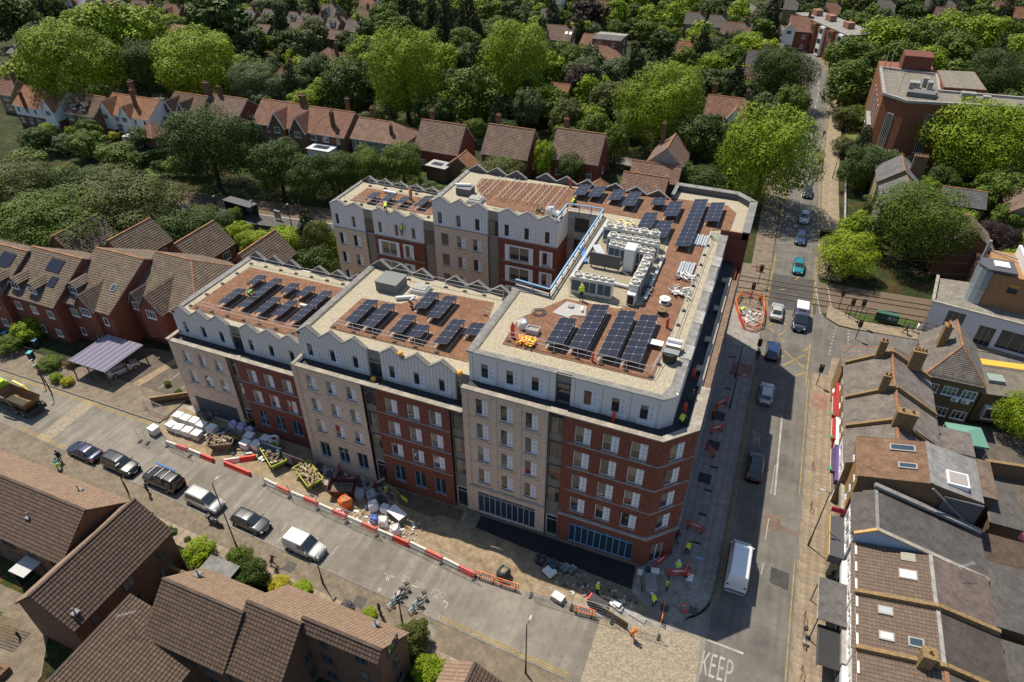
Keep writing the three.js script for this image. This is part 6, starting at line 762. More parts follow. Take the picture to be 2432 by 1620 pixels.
{ let b=zf(885,1290); lampPost(b,topH(510,1148,b),'tall lamp post by the parked motorbike and silver carrier',[0,-0.9]); b=zl(820,345); lampPost(b,topH(755/2.7037,1040+185/2.7037,b),'short post beside the black estate car',[0,-0.4]); b=zf(1560,1560); lampPost(b,topH(300+1470/3.336,920+1355/3.336,b),'short thin post by the white van bonnet',[0,-0.3]); b={ x: -9.9,z: -27.6 }; lampPost(b,7.4,'lamp post with pale lantern opposite the sett corner',[0.1,-0.9]); b=ze(450,975); lampPost(b,topH(780+385/2.5587,1100+815/2.5587,b),'thin signpost between the hire bicycles and round bush',[0,-0.2]);
  b=za(880,625); lampPost(b,8,'lamp post on the shop pavement beside the white gabled shop',[-0.9,0],0.12); b=zk(350,1185); lampPost(b,topH(275/2.871,520+985/2.871,b),'signpost at the kerb near the carport',[0,0.3]); b=zk(300,1115); lampPost(b,topH(235/2.871,520+960/2.871,b),'second signpost near carport with blue plate',[0,0.2]); b=zb(345,490); lampPost(b,5.5,'black street lamp on the side pavement by the pink tactile patch',[0.9,0],0.12); b=zb(380,290); lampPost(b,5.5,'black street lamp further along the side pavement',[0.9,0],0.12); for (const [x,z,l] of [[-0.2,-128,'lamp post on the west pavement beyond the crossing'],[12.2,-150,'lamp post by the tall brick building garden'],[12,-190,'distant lamp post on the east pavement']]) lampPost({ x,z },8,l,[x<5?0.9:-0.9,0],0.12);
  b=za(1080,700); b={ x: 13.4,z: -42.9 }; }
function signal(b,label,hh=3.2,y=0.12) { const o=thing('traffic_signal',label,'traffic signal',[b.x,y,b.z],0,'traffic signals at the crossing'); new MB().cyl([0,0,0],[0,hh,0],0.055,0.055,8).build('pole',M.black,o); new MB().box(-0.16,0.16,hh-0.95,hh+0.05,-0.12,0.14).build('signal_head',M.black,o); new MB().box(-0.28,0.28,hh-1.05,hh+0.15,-0.14,-0.12).build('backboard',M.black,o); ['red','yellow','green'].forEach((c,i) => new MB().cyl([0,hh-0.1-i*0.3,0.14],[0,hh-0.1-i*0.3,0.19],0.09,0.09,8).build('lens',mat(0.06+(i === 0)*0.2,0.05+(i === 2)*0.1,0.03),o)); }
signal(zb(935,335),'traffic signal at the shop corner by the junction'); signal(zd(750,770),'traffic signal with blue plate at the level crossing fence',3.4); signal(zd(835,840),'traffic signal with round sign at the level crossing fence',3.2); signal(zd(905,900),'black signal mast on the side road corner',4.2); signal(zd(895,1020),'traffic signal in front of the grey slate corner roof',3); signal(zd(640,540),'black signal post under the big tree at the crossing',3); signal(zb(525,150),'signal post on the west kerb at the box junction',3); signal(zq(1045,430),'signal post beside the roadside dig',3.5); signal(zq(1145,200),'second signal post past the roadside dig',3.5);
{ const sign=(b,h,m,w,hh,label,y=0.12,turn=0) => { const o=thing('road_sign',label,'sign',[b.x,y,b.z],turn); new MB().cyl([0,0,0],[0,h,0],0.035,0.035,6).build('post',M.steel,o); new MB().box(-w/2,w/2,h-hh,h,0.03,0.05).build('plate',m,o); new MB().box(-w/2+0.05,w/2-0.05,h-hh*0.6,h-hh*0.4,0.05,0.055).build('legend',M.white,o); }; sign(ze(2232,668),2.4,M.blue,0.7,0.32,'blue direction sign on a post at the grey corner pavement'); sign(ze(1888,690),1.2,M.white,0.5,0.9,'white temporary sign with black arrow by the chamfered corner',0.02);
  const w=ze(2155,890),o=thing('warning_sign','red triangular roadworks sign on a folding stand','sign',[w.x,0.13,w.z],0.5); new MB().tri([-0.45,0.35,0],[0.45,0.35,0],[0,1.15,0]).build('triangle',M.red,o); new MB().tri([-0.28,0.44,0.01],[0.28,0.44,0.01],[0,0.95,0.01]).build('face',M.white,o); new MB().beam([-0.35,0,0.2],[0,1.0,0],0.03).beam([0.35,0,0.2],[0,1.0,0],0.03).beam([0,0,-0.4],[0,1.0,0],0.03).build('stand',M.darkSteel,o); new MB().cyl([0,0,0.35],[0,0.6,0.35],0.18,0.05,10).build('cone',M.red,o);
  const pp=ze(2195,700); sheet('paper_sheet',[[pp.x-0.3,pp.z-0.45],[pp.x+0.3,pp.z-0.45],[pp.x+0.3,pp.z+0.45],[pp.x-0.3,pp.z+0.45]],0.16,M.white); }
// cycle stands on the shop pavement and bins
for (const [x,y,l] of [[905,900],[895,1180],[0,0]].slice(0,2)) { const p=zb(x,y),o=thing('cycle_stand','bent black steel cycle stand on the shop pavement','cycle stand',[p.x,0.12,p.z],0,'cycle stands on the shop pavement'); for (const s of [-0.4,0.4]) new MB().cyl([0,0,s],[0,0.75,s],0.03,0.03,6).build('leg',M.black,o); new MB().cyl([0,0.75,-0.4],[0,0.75,0.4],0.03,0.03,6).build('top_bar',M.black,o); }
for (const [x,y] of [[850,1130],[830,1500]]) { const p=za(x,y),o=thing('cycle_stand','bent black steel cycle stand on the shop pavement','cycle stand',[p.x,0.12,p.z],0,'cycle stands on the shop pavement'); for (const s of [-0.4,0.4]) new MB().cyl([0,0,s],[0,0.75,s],0.03,0.03,6).build('leg',M.black,o); new MB().cyl([0,0.75,-0.4],[0,0.75,0.4],0.03,0.03,6).build('top_bar',M.black,o); }
boxThing('recycling_bank','long dark green utility cabinet by the railway fence','cabinet',zd(1150,870),-0.1,[['casing',mat(0.02,0.07,0.045),-1.5,1.5,0.05,1.35,-0.4,0.4],['lid',mat(0.03,0.12,0.08),-1.55,1.55,1.35,1.42,-0.45,0.45],['louvre',mat(0.3,0.36,0.38),0.1,0.6,0.5,1.1,0.4,0.42],['louvre',mat(0.3,0.36,0.38),0.75,1.25,0.5,1.1,0.4,0.42]],0.1);
{ const o=thing('railway_fence','black railing fence between the side road and railway','fence',[15,0.1,-95.9],-0.06); for (let i=0; i<12; i++) new MB().box(i*1.3-0.04,i*1.3+0.04,0,1.8,-0.04,0.04).build('post',M.black,o); for (const y of [0.4,1.0,1.7]) new MB().box(0,14.3,y,y+0.05,-0.02,0.02).build('rail',M.black,o); }
// station lamps, shelter, signal cabinets, overhead wires
for (const [x,z,l] of [[-99.5,-84.2,'station lamp column nearest the white sign'],[-93,-85.4,'station lamp column by the shelter end'],[-85.5,-86.4,'station lamp column past the shelter'],[-78.5,-87.6,'station lamp column at the platform end']]) lampPost({ x,z },4.5,l,[0.3,0.3],0.95,'station lamp columns');
boxThing('platform_shelter','dark flat roofed shelter on the station platform','shelter',{ x: -90,z: -88.2 },-0.12,[['roof',mat(0.10,0.10,0.11),-3.5,3.5,2.5,2.65,-1,1],['back_wall',mat(0.05,0.05,0.06),-3.4,3.4,0,2.5,-0.9,-0.8],['side_wall',mat(0.06,0.06,0.07),-3.4,-3.3,0,2.5,-0.8,0.8],['poster',M.offwhite,0.3,1.8,0.7,2.0,-0.8,-0.77],['post',M.darkSteel,3.2,3.3,0,2.5,0.7,0.8]],0.95);
for (const [x,z,l] of [[-103.5,-84.9,'white station name board near the trees'],[-76.5,-89.6,'white cabinet at the platform end by the zigzag block'],[-82.4,-88.9,'small white cabinet midway along the platform']]) boxThing('platform_cabinet',l,'cabinet',{ x,z },-0.1,[['panel',M.offwhite,-0.7,0.7,0.5,1.9,-0.12,0.12],['post',M.darkSteel,-0.6,-0.5,0,0.5,-0.05,0.05],['post',M.darkSteel,0.5,0.6,0,0.5,-0.05,0.05]],0.95);
{ const o=thing('rail_mast','grey lattice mast with bracket beside the railway under the trees','mast',[31.5,0,-106]); new MB().beam([0,0,0],[0,11,0],0.5,0.35).build('column',mat(0.25,0.26,0.27),o); new MB().beam([0,9.6,0],[3.2,10.2,3],0.14).beam([0,8.2,0],[3.2,9.6,3],0.1).build('bracket',mat(0.32,0.32,0.33),o); new MB().box(2.2,3.6,9.2,9.3,2.0,3.4).build('frame',M.offwhite,o);
  for (const dy of [6.2,6.9,7.4]) { const w=thing('overhead_wire','thin black overhead wire strung across the main road','wire',[0,0,0],0,'overhead wires across the road'),z=-97-(dy-6)*3; new MB().cyl([-2,dy,z+2],[31.5,dy+1.8,z-3],0.018,0.018,4).build('span',M.black,w); new MB().cyl([-2.2,dy,z+2],[-2,dy,z+2],0.06,0.06,6).build('insulator',M.darkSteel,w); } }
// ================================================================ HOUSES AND SHOPS
const farWinFrame=M.frameWhite;
function roofSlope(mb,A,B,C,D,course) { // A,B eave left,right; D,C ridge left,right: stepped courses
  const n=V3().subVectors(B,A).cross(V3().subVectors(D,A)).normalize(); if (n.y<0) n.negate();
  const len=A.clone().lerp(B,0.5).distanceTo(D.clone().lerp(C,0.5)),k=Math.max(1,Math.round(len/course));
  for (let i=0; i<k; i++) { const t0=i/k,t1=Math.min(1,(i+1.02)/k),up=course*0.2; const a=A.clone().lerp(D,t0).addScaledVector(n,up),b=B.clone().lerp(C,t0).addScaledVector(n,up),c=B.clone().lerp(C,t1).addScaledVector(n,0.006),d=A.clone().lerp(D,t1).addScaledVector(n,0.006); mb.quad(a,b,c,d); mb.quad(A.clone().lerp(D,t0),B.clone().lerp(C,t0),b,a); }
  return n;
}
const tileGeoCache={};
function tileRoof(parent,A,B,C,D,mats,tw=0.33,course=0.34,max=300,seed=1,skipF) { // individual tiles over a rectangular slope
  const r=rng(seed),u=B.clone().sub(A),L=u.length(); u.normalize(); const v=D.clone().sub(A),Hh=v.length(); v.normalize(); const n=u.clone().cross(v).normalize(); if (n.y<0) n.negate();
  const nu=Math.round(L/tw),nv=Math.round(Hh/course),w=L/nu,h=Hh/nv,key=w.toFixed(3)+h.toFixed(3);
  const g=tileGeoCache[key] || (tileGeoCache[key]=(() => { const m=new MB(),x=w/2-0.011,z0=-h/2-0.03,z1=h/2; m.quad([-x,0.1,z0],[x,0.1,z0],[x,0.022,z1],[-x,0.022,z1]).quad([-x,0.012,z0],[-x,0.1,z0],[x,0.1,z0],[x,0.012,z0]).quad([-x,0.1,z0],[-x,0.012,z0],[-x,0.0,z1],[-x,0.022,z1]).quad([x,0.012,z0],[x,0.1,z0],[x,0.022,z1],[x,0.0,z1]); return m.geo(); })());
  const ub=u.clone().cross(n).dot(v)>0?u:u.clone().negate(),basis=new THREE.Matrix4().makeBasis(ub,n,v),wm=parent.matrixWorld,list=[]; parent.updateMatrixWorld(true);
  for (let j=0; j<nv; j++) for (let i=0; i<nu; i++) { const p=A.clone().addScaledVector(u,(i+0.5)*w).addScaledVector(v,(j+0.5)*h); if (skipF && skipF(p)) { r(); r(); r(); continue; } const jit=(r()-0.5)*0.012; const m4=basis.clone().setPosition(p.clone().addScaledVector(n,0.004+jit*0.5)); list.push([p.clone().applyMatrix4(parent.matrixWorld).distanceTo(camera.position),m4,mats[Math.floor(r()*mats.length)]]); r(); }
  list.sort((a,b) => a[0]-b[0]); const rest=new Map();
  list.forEach(([d,m4,m],i) => { if (i<max) { const t=part('roof_tile',g,m,parent); t.applyMatrix4(m4); } else { if (!rest.has(m)) rest.set(m,[]); rest.get(m).push(g.clone().applyMatrix4(m4)); } });
  for (const [m,gs] of rest) tag(part('roof_tiles',mergeGeometries(gs),m,parent),null,null,null,'stuff');
}
const brownTiles=[[0.155,0.108,0.080],[0.17,0.118,0.086],[0.14,0.098,0.075],[0.19,0.13,0.096],[0.16,0.11,0.078]].map(c => mat(...c,{ map: T.tile })),paleTiles=[[0.40,0.285,0.205],[0.43,0.305,0.22],[0.37,0.265,0.195],[0.46,0.33,0.235]].map(c => mat(...c,{ map: T.tile })),shingleT=[[0.27,0.205,0.16],[0.245,0.187,0.148],[0.295,0.225,0.175]].map(c => mat(...c,{ map: T.tile }));
const wfGeo={};
function simpleWin(parent,x,y,z,ry,w,h,fr=farWinFrame,bars=1,pane=M.glass,proud=0.05) {
  const k=[w,h,bars].join(); const g=wfGeo[k] || (wfGeo[k]=(() => { const f=new MB().box(-w/2,w/2,0,0.09,0,0.07).box(-w/2,w/2,h-0.08,h,0,0.07).box(-w/2,-w/2+0.08,0.09,h-0.08,0,0.07).box(w/2-0.08,w/2,0.09,h-0.08,0,0.07); for (let i=1; i <= bars; i++) { const s=-w/2+w*i/(bars+1); f.box(s-0.035,s+0.035,0.09,h-0.08,0,0.07); } f.box(-w/2-0.06,w/2+0.06,-0.08,0,0,0.13); return [f.geo(),bx(-w/2+0.08,w/2-0.08,0.09,h-0.08,0.0,0.035).geo()]; })());
  const m=part('window',g[0],fr,parent); m.position.set(x,y,z); m.rotation.y=ry; part('pane',g[1],pane,m); return m;
}
function chimney(parent,x,y0,y1,z,w,d,m,pots=2) { const c=new MB().cbox(x,y0,z,w,y1-y0,d).cbox(x,y1,z,w+0.12,0.12,d+0.12).build('chimney',m,parent); for (let i=0; i<pots; i++) { const s=(i+0.5)/pots-0.5,px=x+(w >= d?s*w:0),pz=z+(w >= d?0:s*d); part('chimney_pot',new MB().cyl([px,y1+0.12,pz],[px,y1+0.5,pz],0.13,0.10,8).geo(),M.ridge,c); } }
function house(o) {
  const { name='house',label,cat='house',group,x,z,w,d,eave=5.2,eaveN,ridge=8.4,axis='x',roff=0,wall=M.brickBrown,roof=M.tileRed,tiles='course',over=0.3,hip=[0,0],rot=0,chim=[],winS='auto',winE='auto',course=0.32,ridgeM=M.ridge,upper,gableM,frame=farWinFrame,seed=1,tileMats=[brownTiles,paleTiles],max=150,noN }=o;
  const turn=rot+(axis === 'z'?PI/2:0),g=thing(name,label,cat,[x,0,z],turn,group),L=axis === 'z'?d:w,Dp=axis === 'z'?w:d,hx=L/2,hz=Dp/2,eN=eaveN ?? eave,rz=roff*hz;
  const lo=upper?Math.min(eave,eN)*0.52:Math.min(eave,eN),wb=new MB();
  wb.quad([-hx,0,hz],[hx,0,hz],[hx,upper?lo:eave,hz],[-hx,upper?lo:eave,hz]).quad([hx,0,-hz],[-hx,0,-hz],[-hx,upper?lo:eN,-hz],[hx,upper?lo:eN,-hz]);
  const ends=(mb,y0) => { for (const s of [-1,1]) { const hp=hip[s<0?0:1]; if (upper && y0 === 0) mb.quad([s*hx,0,hz],[s*hx,0,-hz],[s*hx,lo,-hz],[s*hx,lo,hz]); else { mb.quad([s*hx,y0,hz],[s*hx,y0,-hz],[s*hx,eN,-hz],[s*hx,eave,hz]); if (!hp) mb.tri([s*hx,eave,hz],[s*hx,eN,-hz],[s*hx,ridge,rz]); } } };
  ends(wb,0); wb.build('wall',wall,g);
  if (upper) { const ub=new MB(); ub.quad([-hx,lo,hz+0.03],[hx,lo,hz+0.03],[hx,eave,hz+0.03],[-hx,eave,hz+0.03]).quad([hx,lo,-hz],[-hx,lo,-hz],[-hx,eN,-hz],[hx,eN,-hz]); ends(ub,lo); ub.build('upper_wall',upper,g); }
  const k=(ridge-eave)/(hz-rz),kn=(ridge-eN)/(hz+rz),hl=hip[0]?Math.min(hx,hz)*0.95:-over*0.6,hr=hip[1]?Math.min(hx,hz)*0.95:-over*0.6,ox=over*0.6;
  const eS=V3(-hx-ox,eave-k*over,hz+over),eSr=V3(hx+ox,eave-k*over,hz+over),eNl=V3(-hx-ox,eN-kn*over,-hz-over),eNr=V3(hx+ox,eN-kn*over,-hz-over),rl=V3(-hx+hl,ridge,rz),rrg=V3(hx-hr,ridge,rz);
  const dn=v => v.clone().add(V3(0,-0.12,0)),body=new MB(); // solid under-roof
  body.quad(dn(eS),dn(eSr),dn(rrg),dn(rl)).quad(dn(eNr),dn(eNl),dn(rl),dn(rrg)).quad(eS,eSr,dn(eSr),dn(eS)).quad(eNr,eNl,dn(eNl),dn(eNr)); if (!hip[0]) body.quad(eS,rl,dn(rl),dn(eS)).quad(eNl,rl,dn(rl),dn(eNl)); if (!hip[1]) body.quad(eSr,rrg,dn(rrg),dn(eSr)).quad(eNr,rrg,dn(rrg),dn(eNr)); body.build('eaves_board',o.barge || M.woodDark,g);
  const rf=new MB();
  if (tiles === 'ind') { rf.quad(eS,eSr,rrg,rl).quad(eNr,eNl,rl,rrg); } else { roofSlope(rf,eS,eSr,rrg,rl,course); roofSlope(rf,eNr,eNl,rl,rrg,course); }
  if (hip[0]) roofSlope(rf,eNl,eS,rl,rl,course); if (hip[1]) roofSlope(rf,eSr,eNr,rrg,rrg,course);
  const R=rf.build('roof',roof,g);
  if (tiles === 'ind') { if (o.tileS !== 0) tileRoof(R,eS,eSr,rrg,rl,tileMats[0],0.33,0.34,max,seed,o.skipS); if (!noN) tileRoof(R,eNr,eNl,rl,rrg,tileMats[1],0.33,0.34,300-max,seed+1); }
  const rc=new MB().beam(rl.clone().setY(ridge+0.03),rrg.clone().setY(ridge+0.03),0.26,0.12); if (hip[0]) rc.beam(rl,eS,0.2,0.1).beam(rl,eNl,0.2,0.1); if (hip[1]) rc.beam(rrg,eSr,0.2,0.1).beam(rrg,eNr,0.2,0.1); part('ridge_tiles',rc.geo(),ridgeM,R);
  const fl=Math.max(1,Math.floor(eave/2.5)),rw=rng(seed+99),sizes=[[1.1,1.2,1],[1.5,1.25,2],[0.8,1.2,0]];
  const face=(len,px,pz,ry,ux,n,yT) => { for (let f=0; f<fl; f++) for (let i=0; i<n; i++) { const s=(i+0.5)/n-0.5,q=sizes[Math.floor(rw()*3)]; simpleWin(g,px+ux[0]*s*len,0.9+f*(eave-0.2)/fl,pz+ux[1]*s*len,ry,...q.slice(0,2),frame,q[2],rw()<0.2?M.blind:M.glass); } };
  if (winS) face(L,0,hz+(upper?0.035:0.005),0,[1,0],winS === 'auto'?Math.max(1,Math.round(L/3)):winS);
  if (winE) { const s=o.endSide || (axis === 'z'?1:x>0?-1:1); face(Dp,s*(hx+0.01),0,s*PI/2,[0,1],winE === 'auto'?1:winE); }
  for (const [cx,cz,h,cw=0.9,cd=0.55,np=2] of chim) chimney(g,cx,Math.min(eave,ridge)-0.5,h,cz,cw,cd,o.chimM || M.brickBrown,np);
  if (o.gables) for (const [s,gw,gd,gr,gm] of o.gables) { // cross gables on the local +z side
    const zF=hz+gd,y1=Math.min(gr,ridge-0.1),zB=rz+(hz-rz)*(ridge-y1)/Math.max(0.1,ridge-eave),b=new MB(); b.quad([s-gw,eave*0.3,zF],[s+gw,eave*0.3,zF],[s+gw,eave,zF],[s-gw,eave,zF]).tri([s-gw,eave,zF],[s+gw,eave,zF],[s,y1,zF]).quad([s+gw,eave*0.3,zF],[s+gw,eave*0.3,hz-0.1],[s+gw,eave,hz-0.1],[s+gw,eave,zF]).quad([s-gw,eave*0.3,zF],[s-gw,eave*0.3,hz-0.1],[s-gw,eave,hz-0.1],[s-gw,eave,zF]).quad([s-gw,eave*0.3,zF],[s+gw,eave*0.3,zF],[s+gw,eave*0.3,hz],[s-gw,eave*0.3,hz]);
    const gb=b.build('gable_bay',gm || upper || wall,g),q=new MB(),e=0.22,ky=(y1-eave)/gw; for (const t of [-1,1]) roofSlope(q,V3(s+t*(gw+e),eave-ky*e,zF+e),V3(s+t*(gw+e),eave-ky*e,hz-0.3),V3(s,y1+0.05,zB),V3(s,y1+0.05,zF+e),course); part('gable_roof',q.geo(),roof,gb); const v=new MB(); for (const t of [-1,1]) v.beam([s+t*(gw+e),eave-ky*e-0.06,zF+e],[s,y1-0.02,zF+e],0.06,0.2); part('barge_board',v.geo(),o.barge || M.white,gb); simpleWin(g,s,eave-1.3,zF+0.01,0,Math.min(1.6,gw*1.3),1.25,frame,2); }
  if (o.dormers) for (const [s,t,dw,dm] of o.dormers) { const y0=lerp(eave,ridge,t),zz=lerp(hz,rz,t),h=1.15,b=new MB().box(s-dw,s+dw,y0-0.1,y0+h,zz-1.6,zz+0.05); const D=b.build('dormer',dm || M.darkGrey,g); const q=new MB(); for (const k2 of [-1,1]) roofSlope(q,V3(s+k2*(dw+0.2),y0+h-0.1,zz+0.3),V3(s+k2*(dw+0.2),y0+h-0.1,zz-2.0),V3(s,y0+h+dw*0.8,zz-2.6),V3(s,y0+h+dw*0.8,zz+0.3),course); part('dormer_roof',q.geo(),roof,D); part('dormer_gable',new MB().tri([s-dw,y0+h,zz+0.05],[s+dw,y0+h,zz+0.05],[s,y0+h+dw*0.75,zz+0.05]).geo(),dm || M.darkGrey,D); simpleWin(g,s,y0+0.05,zz+0.06,0,dw*1.6,1.0,frame,1); }
  if (o.lights) for (const [s,t,lw=0.8,lh=1.1,pm=M.glassBlue] of o.lights) { const a=Math.atan2(ridge-eave,hz-rz),y0=lerp(eave,ridge,t),zz=lerp(hz,rz,t); const m=new MB().box(-lw/2,lw/2,0.02,0.13,-lh/2,lh/2).build('skylight',mat(0.30,0.29,0.27,{ rough: 0.5 }),g); m.position.set(s,y0+0.02,zz); m.rotation.x=a; part('pane',bx(-lw/2+0.1,lw/2-0.1,0.13,0.145,-lh/2+0.1,lh/2-0.1).geo(),pm,m); }
  if (o.solar) for (const [s,t,lw,lh] of o.solar) { const a=Math.atan2(ridge-eave,hz-rz),m=new MB().box(-lw/2,lw/2,0.08,0.14,-lh/2,lh/2).build('roof_solar_panel',M.panel,g); m.position.set(s,lerp(eave,ridge,t),lerp(hz,rz,t)); m.rotation.x=a; }
  return g;
}
// --- foreground brick houses (bottom of the picture): individually tiled roofs
const FG={ wall: M.brickBrown,roof: M.tileBrown,tiles: 'ind',ridgeM: M.tileBrown,barge: M.woodDark,over: 0.25,frame: M.darkGrey };
house({ ...FG,name: 'brick_house',label: 'long brown tiled house along the pavement by the parked blue saloon',x: -62.4,z: -22.75,w: 22,d: 7.3,eave: 5.0,ridge: 7.9,winE: 1,seed: 3,max: 200 });
house({ ...FG,name: 'brick_house',label: 'brown tiled house with ridge running away from the street, beside the lime bush',x: -48.05,z: -20.0,w: 6.3,d: 10.6,axis: 'z',eave: 5.2,ridge: 8.0,winS: 3,winE: 0,seed: 5,max: 220,roff: 0 });
house({ ...FG,name: 'brick_house',label: 'brown tiled house next to the round green bushes, lower of two joined ridges',x: -35.1,z: -19.9,w: 8.0,d: 6.4,eave: 5.0,ridge: 8.0,roff: 0.0,winS: 2,winE: 0,seed: 7,max: 150 });
house({ ...FG,name: 'brick_house',label: 'brown tiled house with the stepped ridge, behind the lavender bush',x: -28.6,z: -20.7,w: 5.0,d: 7.6,eave: 5.0,ridge: 8.3,winS: 1,winE: 1,seed: 9,max: 150 });
house({ ...FG,name: 'brick_house',label: 'brown tiled house with short rear slope ending the row by the olive bush',x: -22.7,z: -22.65,w: 6.9,d: 3.7,eave: 7.8,eaveN: 5.1,ridge: 8.3,roff: 0.78,winS: 2,winE: 1,seed: 11,max: 30 });
house({ ...FG,name: 'brick_house',label: 'low brown mossy tiled roof wing between the two taller houses',x: -38.4,z: -12.2,w: 7.6,d: 12.4,axis: 'z',eave: 3.6,ridge: 6.0,roff: -0.98,eaveN: 5.9,winS: 0,winE: 1,seed: 13,max: 290,endSide: -1 });
house({ ...FG,name: 'brick_house',label: 'small brown tiled roof by the feathery bush opposite the setts',x: -13.2,z: -22.0,w: 4.6,d: 5.4,axis: 'z',eave: 3.0,ridge: 4.4,winS: 1,winE: 0,seed: 15,max: 120 });
house({ ...FG,name: 'brick_porch',label: 'small tiled porch roof joining the long house to the pavement',cat: 'porch',x: -50.1,z: -25.7,w: 2.5,d: 1.6,eave: 4.4,ridge: 5.0,winS: 0,winE: 0,seed: 17,max: 30 });
// roof vents, aerials on the foreground roofs
for (const [px,py,h,l] of [[140/2.7037,1040+215*0+365,6,0],[G,0,0,0]].slice(0,0)) { }
for (const [x,y,z,l] of [[-55.9,6.0,-25.2,'grey flue with metal flashing on the long house street slope'],[-57.0,6.4,-20.9,'white flue on the rear slope of the long house'],[-45.3,5.75,-15.6,'grey flue with metal flashing at the gable end of the away running roof'],[-38.0,6.4,-22.0,'grey flue near the round bushes roof corner'],[-21.6,6.0,-23.9,'grey flue on the end roof by the lavender bush']]) { const o=thing('roof_flue',l,'flue',[x,y,z],0); new MB().box(-0.3,0.3,0.0,0.12,-0.3,0.3).build('flashing',M.lead,o); new MB().cyl([0,0,0],[0,0.62,0],0.07,0.07,8).build('pipe',M.steel,o); new MB().cyl([0,0.62,0],[0,0.68,0],0.12,0.12,8).build('cowl',M.darkSteel,o); }
{ const aerial=(p,label) => { const o=thing('television_aerial',label,'aerial',p,0.6); new MB().cyl([0,0,0],[0,1.6,0],0.025,0.025,6).build('mast',M.steel,o); const e=new MB().cyl([-0.7,1.5,0],[0.8,1.7,0],0.016,0.016,5); for (let i=0; i<9; i++) e.cyl([-0.65+i*0.17,1.51+i*0.023,-0.2],[-0.65+i*0.17,1.51+i*0.023,0.2],0.009,0.009,4); e.build('elements',M.alu,o); }; aerial([-40.2,5.6,-16.6],'television aerial where the mossy wing meets the taller roof'); aerial([22.6,7.0,-34.6],'television aerial on the yellow brick stack of the greyer shingled shop'); aerial([22.6,6.5,-46.2],'television aerial against the blue gable wall'); }
// garden walls, terrace, trellis at the lower left corner
sheet('garden_paving',[[-75,-16.5],[-52.8,-17],[-48,-12],[-46,-2],[-75,2]],0.02,M.pave); sheet('garden_lawn',[[-66,-14.6],[-56.5,-14.9],[-55.4,-11.5],[-66,-10.8]],0.03,M.grass);
{ const o=thing('raised_bed','square raised bed with brick sides in the paved garden','raised bed',[-52.8,0,-9.6]); for (const [n,...b] of [['side',-2.1,2.1,0,0.7,1.5,1.8],['side',-2.1,2.1,0,0.7,-1.8,-1.5],['side',-2.1,-1.8,0,0.7,-1.5,1.5],['side',1.8,2.1,0,0.7,-1.5,1.5]]) new MB().box(...b).build(n,M.brickBrown,o); new MB().box(-1.8,1.8,0,0.55,-1.5,1.5).build('soil',M.soil,o); new MB().box(-0.2,1.4,0.55,0.6,-1.2,0.9).build('turf',M.grass,o); const t=thing('trellis','wooden lattice trellis lying beside the brick house','trellis',[-54.4,1.0,-13.6],0.1); for (let i=0; i<15; i++) new MB().box(-1.6+i*0.23,-1.56+i*0.23,0,0.04,-0.9,0.9).build('slat',M.wood,t); for (let i=0; i<8; i++) new MB().box(-1.65,1.65,0.04,0.08,-0.9+i*0.25,-0.86+i*0.25).build('slat',M.wood,t); for (const x of [-1.5,1.5]) new MB().box(x-0.05,x+0.05,-1,0,-0.1,0.1).build('post',M.woodDark,t); }
boxThing('flat_porch','pale flat porch roof between the round bushes and hedge','porch',{ x: -39.6,z: -24.6 },0,[['roof',mat(0.36,0.36,0.33,{ map: T.grain }),-1.6,1.8,2.5,2.65,-1.2,1.2],['wall',M.brickBrown,-1.4,1.6,0,2.5,-1.0,1.0]]);
boxThing('garden_wall','low brick wall closing the gap beside the lime bush','wall',{ x: -43.2,z: -23.6 },0,[['brickwork',M.brickBrown,-1.4,1.6,0,1.9,-0.12,0.12],['coping',M.brickDark,-1.45,1.65,1.9,1.98,-0.16,0.16]]);
boxThing('bay_porch','small white canopy on the rear of the long house','canopy',{ x: -56.4,z: -18.2 },0,[['roof',mat(0.5,0.5,0.5),-1,1,2.6,2.7,-0.9,0.9],['side',M.glass,-0.95,-0.9,0.1,2.6,-0.8,0.8],['wall',M.brickBrown,-0.9,0.9,0,2.6,-0.85,-0.75]]);
sheet('front_bed',[[-44.5,-26.9],[-42.3,-27.2],[-38.5,-26.4],[-38.5,-24.8],[-44.5,-25.4]],0.05,M.soil);
// --- modern terrace on the left
const LT={ name: 'town_house',wall: M.brickRed,roof: mat(0.25,0.20,0.145,{ map: T.tile }),ridgeM: M.ridge,course: 0.36,over: 0.35,barge: M.copingGrey };
house({ ...LT,label: 'red brick town house with one dark panel high on its roof',x: -103,z: -52.5,w: 15,d: 12,eave: 6.5,ridge: 10.4,winS: 4,dormers: [[2.5,0.15,0.8],[6.3,0.15,0.8]],solar: [[5.0,0.72,2.6,2.2]],seed: 21 });
house({ ...LT,label: 'red brick town house with two gabled dormers and solar panels, beside the hedge garden',x: -91.0,z: -53.7,w: 9.4,d: 12.4,eave: 6.5,ridge: 10.5,winS: 3,dormers: [[-3.0,0.12,0.85],[0.4,0.12,0.85]],solar: [[1.2,0.74,2.6,2.0],[2.4,0.42,1.3,1.6]],seed: 22 });
house({ ...LT,label: 'red brick town house with big front gable behind the carport',x: -82.2,z: -56.6,w: 8.6,d: 15,eave: 6.5,ridge: 10.7,winS: 3,gables: [[0.2,1.6,0.5,8.6,M.brickRed]],dormers: [[-3.0,0.15,0.8]],lights: [[2.6,0.4]],seed: 23 });
house({ ...LT,label: 'red brick town house with hipped end next to the new block',x: -72.0,z: -59.0,w: 11.8,d: 13,eave: 6.7,ridge: 10.6,hip: [0,1],winS: 3,gables: [[-1.0,2.0,1.2,9.2,M.brickRed],[-4.6,0.9,0.3,8.2,M.brickRed]],seed: 24 });
